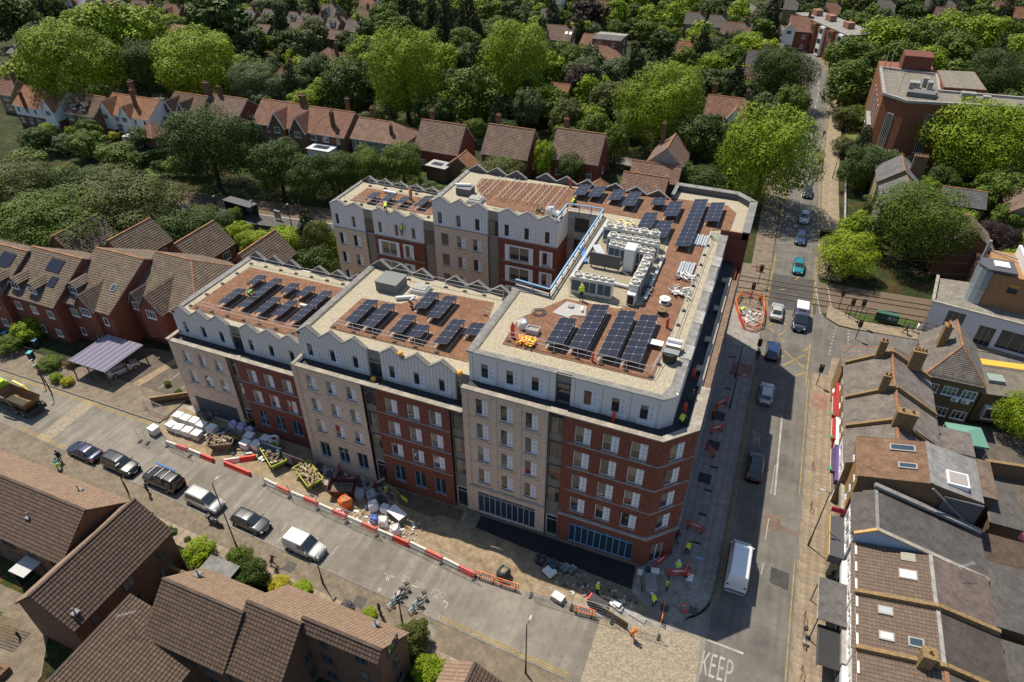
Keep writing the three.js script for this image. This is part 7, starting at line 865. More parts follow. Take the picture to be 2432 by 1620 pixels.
for (const [x,z,l] of [[-99,-63,'rear gabled wing furthest from the new block'],[-90,-65,'rear gabled wing behind the dormered town house'],[-80,-68,'rear gabled wing behind the carport town house'],[-69,-69,'rear gabled wing nearest the new block']]) house({ ...LT,label: l,x,z,w: 6,d: 8,axis: 'z',eave: 6,ridge: 9,winS: 2,winE: 0,seed: 25+x });
{ const o=thing('carport','carport with purple grey corrugated roof on thin posts','carport',[-76.5,0,-45.5],0); for (let i=0; i<30; i++) { const x=-3.2+i*0.215; new MB().box(x,x+0.11,2.62,2.68,-3.2,3.1).box(x+0.11,x+0.215,2.58,2.62,-3.2,3.1).build('roof_sheet',i % 4 === 3?mat(0.42,0.40,0.47):mat(0.27,0.25,0.33),o); } for (const [x,z] of [[-3.1,3],[0,3],[3.1,3],[3.1,0],[3.1,-3],[-3.1,-3]]) new MB().box(x-0.06,x+0.06,0,2.56,z-0.06,z+0.06).build('post',M.woodDark,o); new MB().box(-3.2,3.2,2.45,2.57,2.95,3.08).box(-3.2,3.2,2.45,2.57,-3.1,-2.97).build('beam',M.woodDark,o); }
sheet('driveway',[[-82,-44],[-62.4,-44],[-62.4,-52.5],[-82,-50]],0.03,mat(0.20,0.165,0.125,{ map: T.grain })); sheet('driveway_strip',[[-71.5,-43.9],[-70.2,-43.9],[-69,-51],[-70.2,-51]],0.036,M.sand); lineM([-67.5,-44.4],[-67.2,-50],0.1,M.paintWhite,0.04); lineM([-64.8,-44.4],[-64.6,-50],0.1,M.paintWhite,0.04);
{ const o=thing('garden_railing','black iron railing along the town house front garden','railing',[-90.5,0.1,-43.6],0); for (let i=0; i<28; i++) new MB().box(i*0.3,i*0.3+0.03,0,1.0,-0.015,0.015).build('bar',M.black,o); new MB().box(0,8.2,0.95,1.0,-0.02,0.02).build('top_rail',M.black,o); for (const [x,z,m,l] of [[-80.6,-47.6,M.blue,'blue lidded bin by the carport'],[-81.6,-47.9,mat(0.08,0.12,0.15),'dark lidded bin by the carport'],[-88.5,-43.0,M.teal,'teal lidded bin at the front garden kerb'],[-90.5,-45.3,M.lightBlue,'pale blue lidded bin behind the railing'],[-96,-45,M.blue,'blue lidded bin in the garden furthest from the carport']]) boxThing('wheelie_bin',l,'bin',{ x,z },0.3,[['bin_body',mat(0.05,0.06,0.06),-0.28,0.28,0.05,0.95,-0.32,0.32],['lid',m,-0.31,0.31,0.95,1.05,-0.36,0.36]],0.05); }
// --- the row of gabled houses beyond the railway
const RW='gabled houses beyond the railway',H1={ group: RW,barge: M.white,course: 0.3 };
house({ ...H1,label: 'orange roofed white walled house at the end of the gabled row',x: -170,z: -114.5,w: 14.5,d: 9,upper: M.white,roof: M.tileOrange,chim: [[-2.5,4.8,8.6,0.7,0.6],[5,0,10,0.8,1.2],[-4,-2,10]],gables: [[5.2,1.8,0.6,7.8,M.white]],seed: 41 });
house({ ...H1,label: 'dark brown house with twin dormers beside the orange roofed house',x: -155.6,z: -115,w: 9.4,d: 9,wall: M.brickDark,roof: mat(0.24,0.155,0.095,{ map: T.tile }),dormers: [[-2.2,0.2,0.8],[0.9,0.2,0.8]],chim: [[-2.5,0,10.3]],seed: 42 });
house({ ...H1,label: 'bright orange roofed white house with tall central chimney',x: -144.5,z: -118.2,w: 14.5,d: 9,upper: M.white,roof: M.tileOrange,gables: [[-5.5,1.8,0.8,8.2],[0.6,1.5,0.9,7.6]],chim: [[1.8,2.2,10.6,0.7,0.7],[-4,-3,10.6,1,1,3]],seed: 43 });
house({ ...H1,label: 'dark timbered house with two gables beside the red gable house',x: -133.6,z: -124.6,w: 10,d: 9.5,wall: M.brickDark,upper: mat(0.20,0.16,0.12),roof: mat(0.22,0.14,0.09,{ map: T.tile }),gables: [[-3,1.5,0.7,8.0,mat(0.14,0.10,0.07)],[1.2,1.5,0.7,8.0,mat(0.14,0.10,0.07)]],chim: [[3.8,-1.5,11,1.6,0.8,4]],seed: 44 });
house({ ...H1,label: 'plain red brick gable house half hidden by a dark tree',x: -123.4,z: -126.4,w: 10,d: 9,wall: M.brickRed,roof: M.tileMauve,chim: [[-3,0,10.4]],seed: 45 });
house({ ...H1,label: 'reddish roofed gabled house between the dark conifer and glazed extension',x: -107.8,z: -126.4,w: 12,d: 10,wall: M.brickBrown,roof: M.tileRed,ridge: 9,gables: [[1.5,2.1,0.8,8.4,M.brickDark]],chim: [[5.5,0,11,1.4,1,4]],seed: 46 });
house({ ...H1,label: 'reddish roofed house with glazed white extension',x: -95,z: -126,w: 13,d: 10.5,wall: M.brickBrown,roof: M.tileRed,ridge: 9,gables: [[-5.0,2.0,1.0,8.4,M.brickDark]],chim: [[2.8,3.4,9.6,0.7,0.8],[3.5,-2,11]],seed: 47 });
boxThing('glazed_extension','white glazed extension behind the reddish roofed house','extension',{ x: -93.2,z: -118.6 },0,[['roof',mat(0.55,0.57,0.6),-3,3,2.8,2.95,-1.8,1.8],['wall',M.white,-2.8,2.8,0,2.8,-1.6,1.6],['skylight',M.glassBlue,-1.8,1.8,2.95,3.05,-0.8,0.8]]);
house({ ...H1,label: 'cream walled house with pink tiles and hipped end',x: -80.8,z: -125.6,w: 12.5,d: 8.5,wall: mat(0.62,0.57,0.44,{ map: T.grain }),roof: M.tilePink,ridge: 8.2,hip: [0,1],chim: [[-3.5,-1,10.2],[3,2.4,8.2,0.6,0.6]],seed: 48 });
for (const [x,z,l,s] of [[-67,-127,'mauve steep roofed brick house beside the cream house',49],[-52.5,-129.8,'mauve steep roofed brick house beside the tall cypress',50],[-38.2,-132.8,'mauve steep roofed brick house behind the dark round shrub',51]]) house({ ...H1,label: l,x,z,w: 10.2,d: 8.6,eave: 4.6,ridge: 9.2,wall: M.brickRed,roof: mat(0.36,0.255,0.20,{ map: T.tile }),chim: [[-4,-2.4,10.4,0.9,0.7]],seed: s,winS: 3 });
house({ ...H1,name: 'garage',cat: 'garage',label: 'small orange hipped garage roof behind the zigzag parapet',x: -30.3,z: -120.5,w: 5,d: 5,eave: 2.6,ridge: 4.9,hip: [1,1],roof: M.tileOrange,winS: 0,winE: 0,seed: 52 }); house({ ...H1,name: 'garage',cat: 'garage',label: 'small red tiled outbuilding between the steep roofed houses',x: -60.2,z: -121.4,w: 6.4,d: 4.2,axis: 'z',eave: 2.8,ridge: 5.2,roof: M.tileOrange,winS: 0,winE: 1,seed: 53 });
house({ ...H1,label: 'half timbered gabled house beyond the low pinkish roofs',x: -20.2,z: -136.5,w: 7,d: 9,axis: 'z',wall: M.brickBrown,upper: M.offwhite,roof: M.tileMauve,chim: [[2.6,-2.2,10.8,0.7,0.7]],seed: 54 }); house({ ...H1,name: 'garage',cat: 'outbuilding',label: 'low pinkish tiled roof in front of the half timbered house',x: -21.6,z: -131.4,w: 9.6,d: 5,eave: 2.8,ridge: 5.2,roof: M.tilePink,winS: 0,winE: 0,seed: 55 }); house({ ...H1,name: 'garage',cat: 'outbuilding',label: 'lowest pinkish tiled roof just behind the rear parapet',x: -22.6,z: -126,w: 8.6,d: 4.6,eave: 2.6,ridge: 4.8,roof: M.tilePink,winS: 0,winE: 0,seed: 56 });
house({ ...H1,label: 'half timbered white gable house under the lime tree',x: -13.2,z: -168,w: 9,d: 10,wall: M.brickBrown,upper: M.white,roof: M.tileRed,eave: 5.4,ridge: 9.2,gables: [[2.5,2,0.8,8.2,M.white]],chim: [[4.2,0,11],[-3.6,-2,11.2,1.2,0.9,4]],seed: 57 });
boxThing('glazed_lean_to','grey flat roofed extension behind the steep roofed house','extension',{ x: -64.5,z: -119.4 },-0.1,[['roof',mat(0.36,0.36,0.34),-2.6,2.4,2.9,3.05,-1.8,1.8],['wall',M.brickBrown,-2.4,2.2,0,2.9,-1.6,1.6],['skylight',M.glassBlue,-1.6,0.8,3.05,3.15,-0.6,0.8]]);
boxThing('garden_room','white garden room with brown hipped roof behind the orange houses','garden room',{ x: -139,z: -110 },0,[['wall',M.white,-2.2,2.2,0,2.4,-1.6,1.6],['window',M.glass,-1.5,1.5,0.8,2.0,1.6,1.63]]); house({ name: 'garden_roof_house',cat: 'outbuilding',label: 'brown pyramid roofed outbuilding joined to the white garden room',x: -135.8,z: -112.4,w: 5,d: 5,eave: 2.8,ridge: 5,hip: [1,1],roof: M.tileRed,winS: 1,winE: 0,seed: 58 });
// --- tall brick civic building on the right
{ const o=thing('brick_civic_building','tall red brick building with flat roof and long leaded windows','building',[0,0,0]),W=mat(0.42,0.17,0.085,{ map: T.brickRed }),P=[[18.2,-184.7],[18.2,-162.5],[22.6,-158.6],[46,-163.5],[46,-170],[29,-169],[29.8,-183]],top=14.6; new MB().prism(P,0,top).build('wall',W,o); new MB().prism(P.map(([x,z]) => [29+(x-29)*0.975,-171+(z+171)*0.975]),top,top+0.02).build('flat_roof',mat(0.38,0.35,0.28,{ map: T.grain }),o);
  const c=new MB(); for (let i=0; i<P.length; i++) { const a=P[i],b=P[(i+1) % P.length]; c.beam([a[0],top+0.2,a[1]],[b[0],top+0.2,b[1]],0.6,0.5); } c.build('parapet_coping',M.stone,o); new MB().prism([[29.8,-170],[38,-171],[37.5,-186],[29.8,-184.5]],0,15.4).build('rear_wing_wall',W,o); new MB().prism([[30,-170.2],[37.8,-171.2],[37.3,-185.8],[30,-184.3]],15.4,15.44).build('flat_roof',mat(0.38,0.35,0.28,{ map: T.grain }),o); new MB().box(22.4,28.4,top,18,-190,-184).build('stair_tower',mat(0.28,0.10,0.06,{ map: T.brickRed }),o); new MB().prism([[18.2,-184.7],[29.8,-184.7],[29.8,-193],[18.2,-193]],0,14.4).build('back_wall',W,o);
  const U=V3(4.4,0,3.9).normalize(),N=V3(-U.z,0,U.x); const n0=V3(-0.663,0,0.748); for (const [x,z,ry,w,h,y,b] of [[20.4,-160.55,Math.atan2(-0.663,0.748),1.6,7.2,4.4,3],[27.5,-159.66,0.21,1.6,3,9.5,3],[27.5,-159.66,0.21,1.7,4.0,4.4,3],[27.2,-159.6,0.21,1.7,3.4,0.4,3],[32.8,-160.76,0.21,1.6,2.4,10.2,3],[32.8,-160.76,0.21,1.6,3.4,4.8,3],[32.6,-160.7,0.21,1.6,3,0.6,3]]) simpleWin(o,x+Math.sin(ry)*0.04,y,z+Math.cos(ry)*0.04,ry,w,h,mat(0.6,0.58,0.54),b); for (let i=0; i<5; i++) simpleWin(o,18.17,3,-166-i*4,-PI/2,1.3,8.5,mat(0.6,0.58,0.54),2);
  for (const [x,z,w,h,d] of [[24.2,-170,2,1.4,2.2],[26.4,-172,1,1.9,1.2],[27.2,-170.4,1,1.6,1.6],[34,-166.4,2.6,1.2,1.6],[37.5,-166.6,1.4,0.8,1.2]]) new MB().cbox(x,top,z,w,h,d).build('roof_plant',M.offwhite,o); new MB().prism([[22.4,-163],[27.5,-162.5],[28.4,-165.5],[24,-166]],top,15.6).build('roof_lantern',mat(0.14,0.14,0.14),o); new MB().cyl([21.2,top,-166],[21.2,top+4.2,-166],0.05,0.05,5).cyl([18.8,top,-183],[18.8,top+4,-183],0.12,0.12,5).cyl([20,top,-184],[20,top+3.6,-184],0.1,0.1,5).build('mast',M.offwhite,o); new MB().box(17.2,18.0,6.5,7.2,-176,-166).build('entrance_ledge',M.stone,o); }
// villas between the civic building and the big tree
house({ name: 'villa',label: 'slate roofed white villa with bay front beside the clipped hedge',x: 22.6,z: -128.5,w: 7,d: 8.6,axis: 'z',eave: 6.6,ridge: 9,wall: M.offwhite,roof: M.slateBlue,ridgeM: M.ridge,winS: 2,winE: 2,endSide: 1,lights: [[-1.5,0.5],[0.6,0.5]],seed: 61,barge: M.white }); house({ name: 'villa',label: 'slate roofed cream villa with stack of orange chimney pots',x: 22.2,z: -138.2,w: 7,d: 8,axis: 'z',eave: 6.8,ridge: 9.4,wall: mat(0.55,0.45,0.26,{ map: T.grain }),roof: M.slateBlue,winS: 2,winE: 2,endSide: 1,chim: [[0,2.6,11,1.0,2.2,5]],lights: [[0.5,0.5]],seed: 62,chimM: M.brickDark });
house({ name: 'mews_house',label: 'long low slate roof with orange ridge behind the villas',x: 33.6,z: -138.4,w: 7,d: 6.5,eave: 4.2,ridge: 6,wall: M.brickBrown,roof: M.slateBlue,winS: 2,winE: 1,seed: 63 }); house({ name: 'cottage',label: 'pinkish rendered gable cottage past the long low slate roof',x: 45,z: -139,w: 8,d: 8,axis: 'z',eave: 4.4,ridge: 7.4,wall: mat(0.55,0.42,0.34,{ map: T.grain }),roof: M.tileMauve,winE: 1,seed: 64 }); house({ name: 'brick_cottage',label: 'brown brick house with grey roof behind the big railway tree',x: 31.2,z: -117.4,w: 7,d: 7,axis: 'z',eave: 6,ridge: 8.6,wall: M.brickBrown,roof: M.shingle,winS: 1,winE: 1,seed: 65 }); house({ name: 'brick_cottage',label: 'low brown hipped wing beside the railway mast',x: 35.6,z: -112.6,w: 6,d: 6,eave: 3.6,ridge: 5.6,hip: [0,1],wall: M.brickBrown,roof: M.shingle,winS: 1,winE: 0,seed: 66 });
// white and brick modern building by the railway
{ const o=thing('modern_building','modern building with long white wall, glazed stair and tan brick tower','building',[0,0,0]),a=V3(25.3,0,-96.3),u=V3(12.8,0,2.2).normalize(),n=V3(-u.z,0,u.x),hs=[[2.2,4.4,1.6,4.2],[6.4,8.4,0.05,3.2],[9.0,13.4,0.4,3.4]]; n.set(-u.z*1,0,u.x); const mb=new MB(); facade(mb,a,u,n,0,22,0,4.9,hs,0.25); mb.build('white_wall',mat(0.68,0.68,0.70),o); for (const h of hs) { const m=new MB(),q=(s,y,k) => [a.x+u.x*s-n.x*k,y,a.z+u.z*s-n.z*k]; m.quad(q(h[0],h[2],0.2),q(h[1],h[2],0.2),q(h[1],h[3],0.2),q(h[0],h[3],0.2)); const w=m.build('window',M.glass,o); const f=new MB(); for (let i=0; i <= 3; i++) { const s=lerp(h[0],h[1],i/3); f.beam(q(s,h[2],0.17),q(s,h[3],0.17),0.06); } part('mullion',f.geo(),M.steel,w); }
  new MB().prism([[25.3,-96.4],[47,-92.7],[47,-106],[26.6,-104.5]],4.3,4.5).build('flat_roof',mat(0.42,0.39,0.33,{ map: T.grain }),o); const cp=new MB().beam([25.2,4.95,-96.4],[47,4.95,-92.65],0.4,0.12).beam([25.25,4.95,-96.4],[26.6,4.95,-104.5],0.4,0.12); cp.build('coping',M.coping,o); new MB().prism([[31,-98.6],[45,-97],[45,-106],[32,-106]],0,9.6).build('brick_tower',mat(0.48,0.33,0.19,{ map: T.brickTan }),o); const gl=new MB(); for (let i=0; i<7; i++) { const t0=PI*0.5+i*PI/7,t1=t0+PI/7; gl.quad([31.2+1.6*Math.cos(t0),4,-100+1.6*Math.sin(t0)],[31.2+1.6*Math.cos(t1),4,-100+1.6*Math.sin(t1)],[31.2+1.6*Math.cos(t1),9.9,-100+1.6*Math.sin(t1)],[31.2+1.6*Math.cos(t0),9.9,-100+1.6*Math.sin(t0)]); } gl.build('glazed_stair',mat(0.30,0.36,0.38,{ rough: 0.05,clear: 1 }),o); new MB().prism([[30,-101.8],[29.6,-99.6],[30.6,-98.3],[34,-98.2],[34,-102]],9.9,10.2).build('stair_roof',M.darkGrey,o); new MB().box(31.4,33.2,10.2,10.4,-101,-99.4).build('roof_light',M.white,o); new MB().prism([[35,-97.9],[45,-96.8],[45,-97.4],[35,-98.5]],9.6,11).prism([[35,-98.3],[35.4,-98.3],[35.4,-106],[35,-106]],9.6,11).build('white_parapet',mat(0.66,0.66,0.68),o); const ww=new MB(); for (const [x,y] of [[33.6,7.2],[38,7.4],[41.5,7.4],[37,5.2],[40,5.2]]) { const z=-98.6+(x-31)*0.114+0.03; ww.quad([x,y,z],[x+1.2,y,z+0.137],[x+1.2,y+1.3,z+0.137],[x,y+1.3,z]); } ww.build('window',M.glass,o); }
// --- shops and terraces on the right side of the main road (fronts face -x)
function terraceUnit(o) { // ridge along z; front at x0 (eave e0), ridge at xr (h), back at x1 (e1)
  const { label,z0,z1,x0,xr,x1,e0,h,e1,wall,roof,front,shop=[],pots=[],wins=2,floors=2,tileInd }=o,g=thing('terrace_shop',label,'shop',[x0,0,(z0+z1)/2],0,'shops along the main road'),d=(z1-z0)/2,X=xr-x0,W=x1-x0;
  const w=new MB(); w.quad([W,0,d],[W,0,-d],[W,e1,-d],[W,e1,d]); for (const s of [-1,1]) { const y=o.wallLow && s>0?0:0; w.quad([0,y,s*d],[W,y,s*d],[W,e1,s*d],[0,e0,s*d]).tri([0,e0,s*d],[W,e1,s*d],[X,h,s*d]); } w.build('wall',wall,g);
  const holes=[]; const f=new MB(); for (let fl=0; fl<floors; fl++) for (let i=0; i<wins; i++) { const s=lerp(-d,d,(i+0.5)/wins),y=3.6+fl*(e0-4.0)/floors; holes.push([s-0.5,s+0.5,y,y+1.45]); } facade(f,V3(0,0,0),V3(0,0,1),V3(-1,0,0),-d,d,0,e0,holes,0.18); f.build('front_wall',front || wall,g);
  for (const q of holes) { const m=simpleWin(g,0.1,q[2],(q[0]+q[1])/2,-PI/2,1.0,1.4,M.frameWhite,1); }
  const a=V3(-0.25,e0-0.15,-d),b=V3(-0.25,e0-0.15,d),c=V3(X,h,d),e=V3(X,h,-d),p=V3(W+0.2,e1-0.1,d),q=V3(W+0.2,e1-0.1,-d),under=new MB().quad(a,b,c,e).quad(p,q,e,c).quad(a.clone().setY(a.y-0.12),b.clone().setY(b.y-0.12),b,a),rf=new MB();
  if (tileInd) { rf.quad(a,b,c,e); } else roofSlope(rf,b,a,e,c,o.course || 0.24); if (o.backFlat) under.quad(p,q,e,c); else roofSlope(rf,q,p,c,e,o.course || 0.24); const R=rf.build('roof',roof,g); under.build('roof_edge',o.backM || roof,g); if (o.backM) { const bk=new MB().quad(c.clone().add(V3(0,0.03,0)),p.clone().add(V3(0,0.03,0)),q.clone().add(V3(0,0.03,0)),e.clone().add(V3(0,0.03,0))); bk.build('rear_roof',o.backM,g); }
  if (tileInd) { const ov=V3(0,0.0,0); tileRoof(R,b.clone(),a.clone(),e.clone(),c.clone(),shingleT,0.36,0.30,300,Math.round(z0*7) >>> 0,o.skipT); }
  part('ridge_tiles',new MB().beam([X,h+0.05,-d],[X,h+0.05,d],0.3,0.14).geo(),o.ridgeM || M.ridge,R);
  if (o.party) { const s=-d,pw=new MB(),off=0.16; const pr=(k,y) => { pw.beam([-0.1,e0+0.12,s+k],[X,h+0.28,s+k],0.34,0.5).beam([X,h+0.28,s+k],[W,e1+0.25,s+k],0.34,0.5); }; pr(0); pw.build('party_wall',o.partyM || M.brickYellow,g); }
  for (const [cx,cz,ch,cw,cd,np] of pots) chimney(g,cx-x0,h-1.2,ch,cz,cw,cd,M.brickYellow,np);
  if (o.lights) for (const [fx,fz,lw,lh,pm] of o.lights) { const an=Math.atan2(h-e0,X),m=new MB().box(-lw/2,lw/2,0.05,0.15,-lh/2,lh/2).build('skylight',mat(0.34,0.33,0.30),g); m.position.set(fx-x0,lerp(e0,h,(fx-x0)/X),fz); m.rotation.z=an; part('pane',bx(-lw/2+0.12,lw/2-0.12,0.15,0.165,-lh/2+0.12,lh/2-0.12).geo(),pm || M.glassBlue,m); }
  const sf=new MB().box(-0.35,0,2.6,3.3,-d+0.1,d-0.1).build('shop_fascia',shop[0] || M.white,g); part('shop_window',bx(-0.05,0.02,0.5,2.5,-d+0.4,d-0.4).geo(),M.glass,g); if (shop[1]) { const aw=new MB(),n=8; for (let i=0; i<n; i++) { const s0=lerp(-d+0.3,d-0.3,i/n),s1=lerp(-d+0.3,d-0.3,(i+1)/n); if (i % 2 === 0 || !shop[2]) aw.quad([-0.05,2.65,s0],[-0.05,2.65,s1],[-0.5,2.2,s1],[-0.5,2.2,s0]); } aw.build('awning',shop[1],g); if (shop[2]) { const a2=new MB(); for (let i=1; i<n; i += 2) { const s0=lerp(-d+0.3,d-0.3,i/n),s1=lerp(-d+0.3,d-0.3,(i+1)/n); a2.quad([-0.05,2.65,s0],[-0.05,2.65,s1],[-0.5,2.2,s1],[-0.5,2.2,s0]); } a2.build('awning_stripe',shop[2],g); } }
  return g;
}
const by=M.brickYellow;
{ const hp=house({ name: 'terrace_shop',cat: 'shop',group: 'shops along the main road',label: 'slate hipped corner shop roof at the junction',x: 18.0,z: -76.4,w: 9.2,d: 4.0,axis: 'z',eave: 6.0,ridge: 8.6,hip: [0,1],wall: by,roof: M.slate,winS: 0,winE: 2,endSide: 1,course: 0.24,seed: 71 }); }
terraceUnit({ label: 'slate terrace shop with orange ridge, next to the hipped corner',z0: -74.6,z1: -67.8,x0: 13.6,xr: 17.8,x1: 22.6,e0: 6.1,h: 8.9,e1: 6.4,wall: by,roof: M.slate,party: 1,pots: [[16.6,-3.3,10.4,0.8,0.5,2],[20.4,-3.1,10.2,1.4,0.8,4]],shop: [mat(0.35,0.03,0.03),M.white,mat(0.35,0.03,0.03)] });
terraceUnit({ label: 'slate terrace shop in the middle of the orange ridged pair',z0: -67.8,z1: -62.8,x0: 13.65,xr: 17.9,x1: 22.6,e0: 6.1,h: 8.9,e1: 6.4,wall: by,roof: M.slate,party: 1,pots: [[16.7,-2.5,10.4,0.8,0.5,2]],shop: [M.white,mat(0.35,0.03,0.03)] });
terraceUnit({ label: 'slate terrace shop front beside the tall brown roofed house',z0: -62.8,z1: -57.2,x0: 13.7,xr: 17.9,x1: 21.6,e0: 6.1,h: 8.4,e1: 6.2,wall: by,roof: M.slate,front: M.white,party: 1,pots: [[18.4,-2.4,10.2,1.9,0.8,2]],shop: [mat(0.1,0.05,0.2)] });
terraceUnit({ label: 'tall yellow brick house with brown roof, skylights and pale lead rear',z0: -59.2,z1: -53.4,x0: 14.3,xr: 20.1,x1: 24.4,e0: 8.3,h: 9.6,e1: 8.9,wall: M.brickDark,front: mat(0.58,0.36,0.13,{ map: T.brickRed }),roof: mat(0.34,0.21,0.13,{ map: T.tile }),backM: M.lead,backFlat: 1,ridgeM: M.lead,floors: 3,party: 0,shop: [M.offwhite],lights: [[18.0,-1.6,2.2,0.9],[18.3,0.9,1.6,0.75]],course: 0.26 });
{ const g=thing('roof_dormer_box','white box skylight on the pale lead roof of the tall house','skylight',[22.4,9.1,-55.0]); new MB().box(-0.9,0.9,0,0.5,-0.9,0.9).build('kerb',M.white,g); new MB().box(-0.75,0.75,0.5,0.56,-0.7,0.7).build('pane',mat(0.36,0.33,0.3,{ rough: 0.05,clear: 1 }),g); const s=thing('rear_roof_stair','dark recess wall below the lead roof of the tall house','wall',[23.6,0,-53.2]); new MB().box(-2.2,1.0,4.5,8.7,-0.1,0.12).build('wall',M.darkGrey,s); new MB().beam([-3.4,9.4,0.2],[0.8,6.0,0.2],0.16,0.16).build('verge',M.lead,s); }
terraceUnit({ label: 'white gabled shop with grey felt roof and blue painted flank',z0: -52.4,z1: -47.4,x0: 14.3,xr: 15.8,x1: 25.2,e0: 6.8,h: 8.0,e1: 5.7,wall: mat(0.36,0.44,0.56),front: M.white,roof: M.felt,backFlat: 1,backM: M.felt,ridgeM: M.lead,shop: [M.white,mat(0.06,0.06,0.07)],wins: 3,course: 1.1 });
{ const g=thing('gable_coping','cream coping along the gable of the blue flanked shop','coping',[14.3,0,-47.35]); new MB().beam([1.5,8.15,0],[10.9,5.85,0],0.4,0.2).build('long_coping',M.coping,g); new MB().beam([-0.1,6.9,0],[1.5,8.15,0],0.3,0.18).build('short_coping',mat(0.55,0.33,0.12),g); const f=thing('gable_coping','grey coping wall between the felt roof and tall house','coping',[14.3,0,-52.6]); new MB().beam([1.3,8.4,0],[10.9,6.1,0],0.5,0.3).build('long_coping',M.lead,f); new MB().box(1.2,10.8,4,5.9,-0.1,0.1).build('wall',M.brickDark,f); }
terraceUnit({ label: 'white fronted shop with brown shingles and two skylights',z0: -47.2,z1: -41.7,x0: 14.5,xr: 20.3,x1: 24.8,e0: 5.9,h: 7.0,e1: 6.3,wall: M.brickDark,front: M.white,roof: M.shingle,tileInd: 1,backM: mat(0.25,0.19,0.165,{ map: T.grain }),backFlat: 1,ridgeM: M.stone,wins: 3,shop: [M.white],lights: [[18.6,-2.0,1.1,0.9,mat(0.35,0.34,0.26,{ rough: 0.05,clear: 1 })],[18.5,-0.1,1.4,1.0,mat(0.75,0.78,0.82,{ rough: 0.05,clear: 1 })]] });
terraceUnit({ label: 'white fronted shop with brown shingles and three skylights',z0: -41.7,z1: -36.4,x0: 14.55,xr: 20.4,x1: 25.0,e0: 5.9,h: 7.0,e1: 6.2,wall: M.brickDark,front: M.white,roof: M.shingle,tileInd: 1,backM: mat(0.13,0.11,0.095,{ map: T.grain }),backFlat: 1,ridgeM: M.stone,party: 1,partyM: M.brickYellow,wins: 3,shop: [M.offwhite,M.black],lights: [[16.7,-1.4,1.1,0.8,mat(0.42,0.45,0.45,{ rough: 0.05,clear: 1 })],[16.7,1.0,1.1,0.8,mat(0.6,0.62,0.6,{ rough: 0.05,clear: 1 })],[18.7,1.0,1.1,0.85]] });
terraceUnit({ label: 'greyer shingled shop with brick chimneys beyond the brick party wall',z0: -36.4,z1: -30,x0: 14.6,xr: 20.5,x1: 25.0,e0: 5.9,h: 7.0,e1: 6.2,wall: M.brickDark,front: M.white,roof: M.shingle,tileInd: 1,backFlat: 1,backM: M.felt,ridgeM: M.ridge,party: 1,pots: [[19.0,-3.1,8.3,0.9,0.9,1],[23.0,-1.6,8.2,1.6,1.0,3]],shop: [M.white] });
boxThing('shop_canopy','flat grey canopy projecting over the shop pavement','canopy',{ x: 13.35,z: -41.9 },0,[['roof',mat(0.22,0.21,0.20,{ map: T.grain }),-1.15,1.15,3.4,3.5,-2.2,2.2],['edge',M.coping,-1.25,-1.15,3.35,3.52,-2.25,2.25],['post',M.darkSteel,-1.1,-1.02,0,3.4,-2.1,-2.02],['post',M.darkSteel,-1.1,-1.02,0,3.4,2.02,2.1]],0.12);
boxThing('dark_awning','dark fabric awning over the shop beside the canopy','awning',{ x: 13.4,z: -37.9 },0,[['fabric',M.black,-0.9,0.9,2.6,2.68,-1.9,1.9],['valance',M.darkGrey,-0.95,-0.9,2.3,2.68,-1.9,1.9],['bracket',M.steel,-0.1,0.9,2.4,2.46,-1.8,-1.75]],0.12);
boxThing('dark_shop_box','dark flat shopfront box beside the white gabled shop','shopfront',{ x: 13.6,z: -49.4 },0,[['box',mat(0.07,0.07,0.08),-0.6,0.7,2.4,3.4,-2.6,2.4],['rim',mat(0.5,0.35,0.15),-0.68,-0.6,2.4,3.45,-2.6,2.4],['glass',M.glass,-0.2,0.6,0.3,2.3,-2.4,2.2]],0.12);
boxThing('projecting_sign','small red projecting shop sign','sign',{ x: 13.5,z: -52.4 },0,[['panel',mat(0.45,0.02,0.06),-0.55,0.75,3.6,4.2,-0.06,0.06],['bracket',M.darkSteel,0.1,0.8,4.2,4.26,-0.03,0.03]],0.12);
for (const [z,c,l] of [[-69.5,mat(0.35,0.03,0.03),'red and white shop sign board near the junction corner'],[-65.4,mat(0.35,0.03,0.03),'long red shop blind along the slate terrace'],[-60.2,mat(0.07,0.05,0.10),'purple shop blind with flower baskets']]) boxThing('shop_sign',l,'sign',{ x: 13.0,z },0,[['board',c,-0.1,0.3,2.9,3.3,-1.8,1.8],['trim',M.white,-0.12,-0.1,2.95,3.25,-1.7,1.7],['hanging_disc',mat(0.05,0.3,0.12),-0.4,0.0,3.32,3.36,1.3,1.7]],0.12);
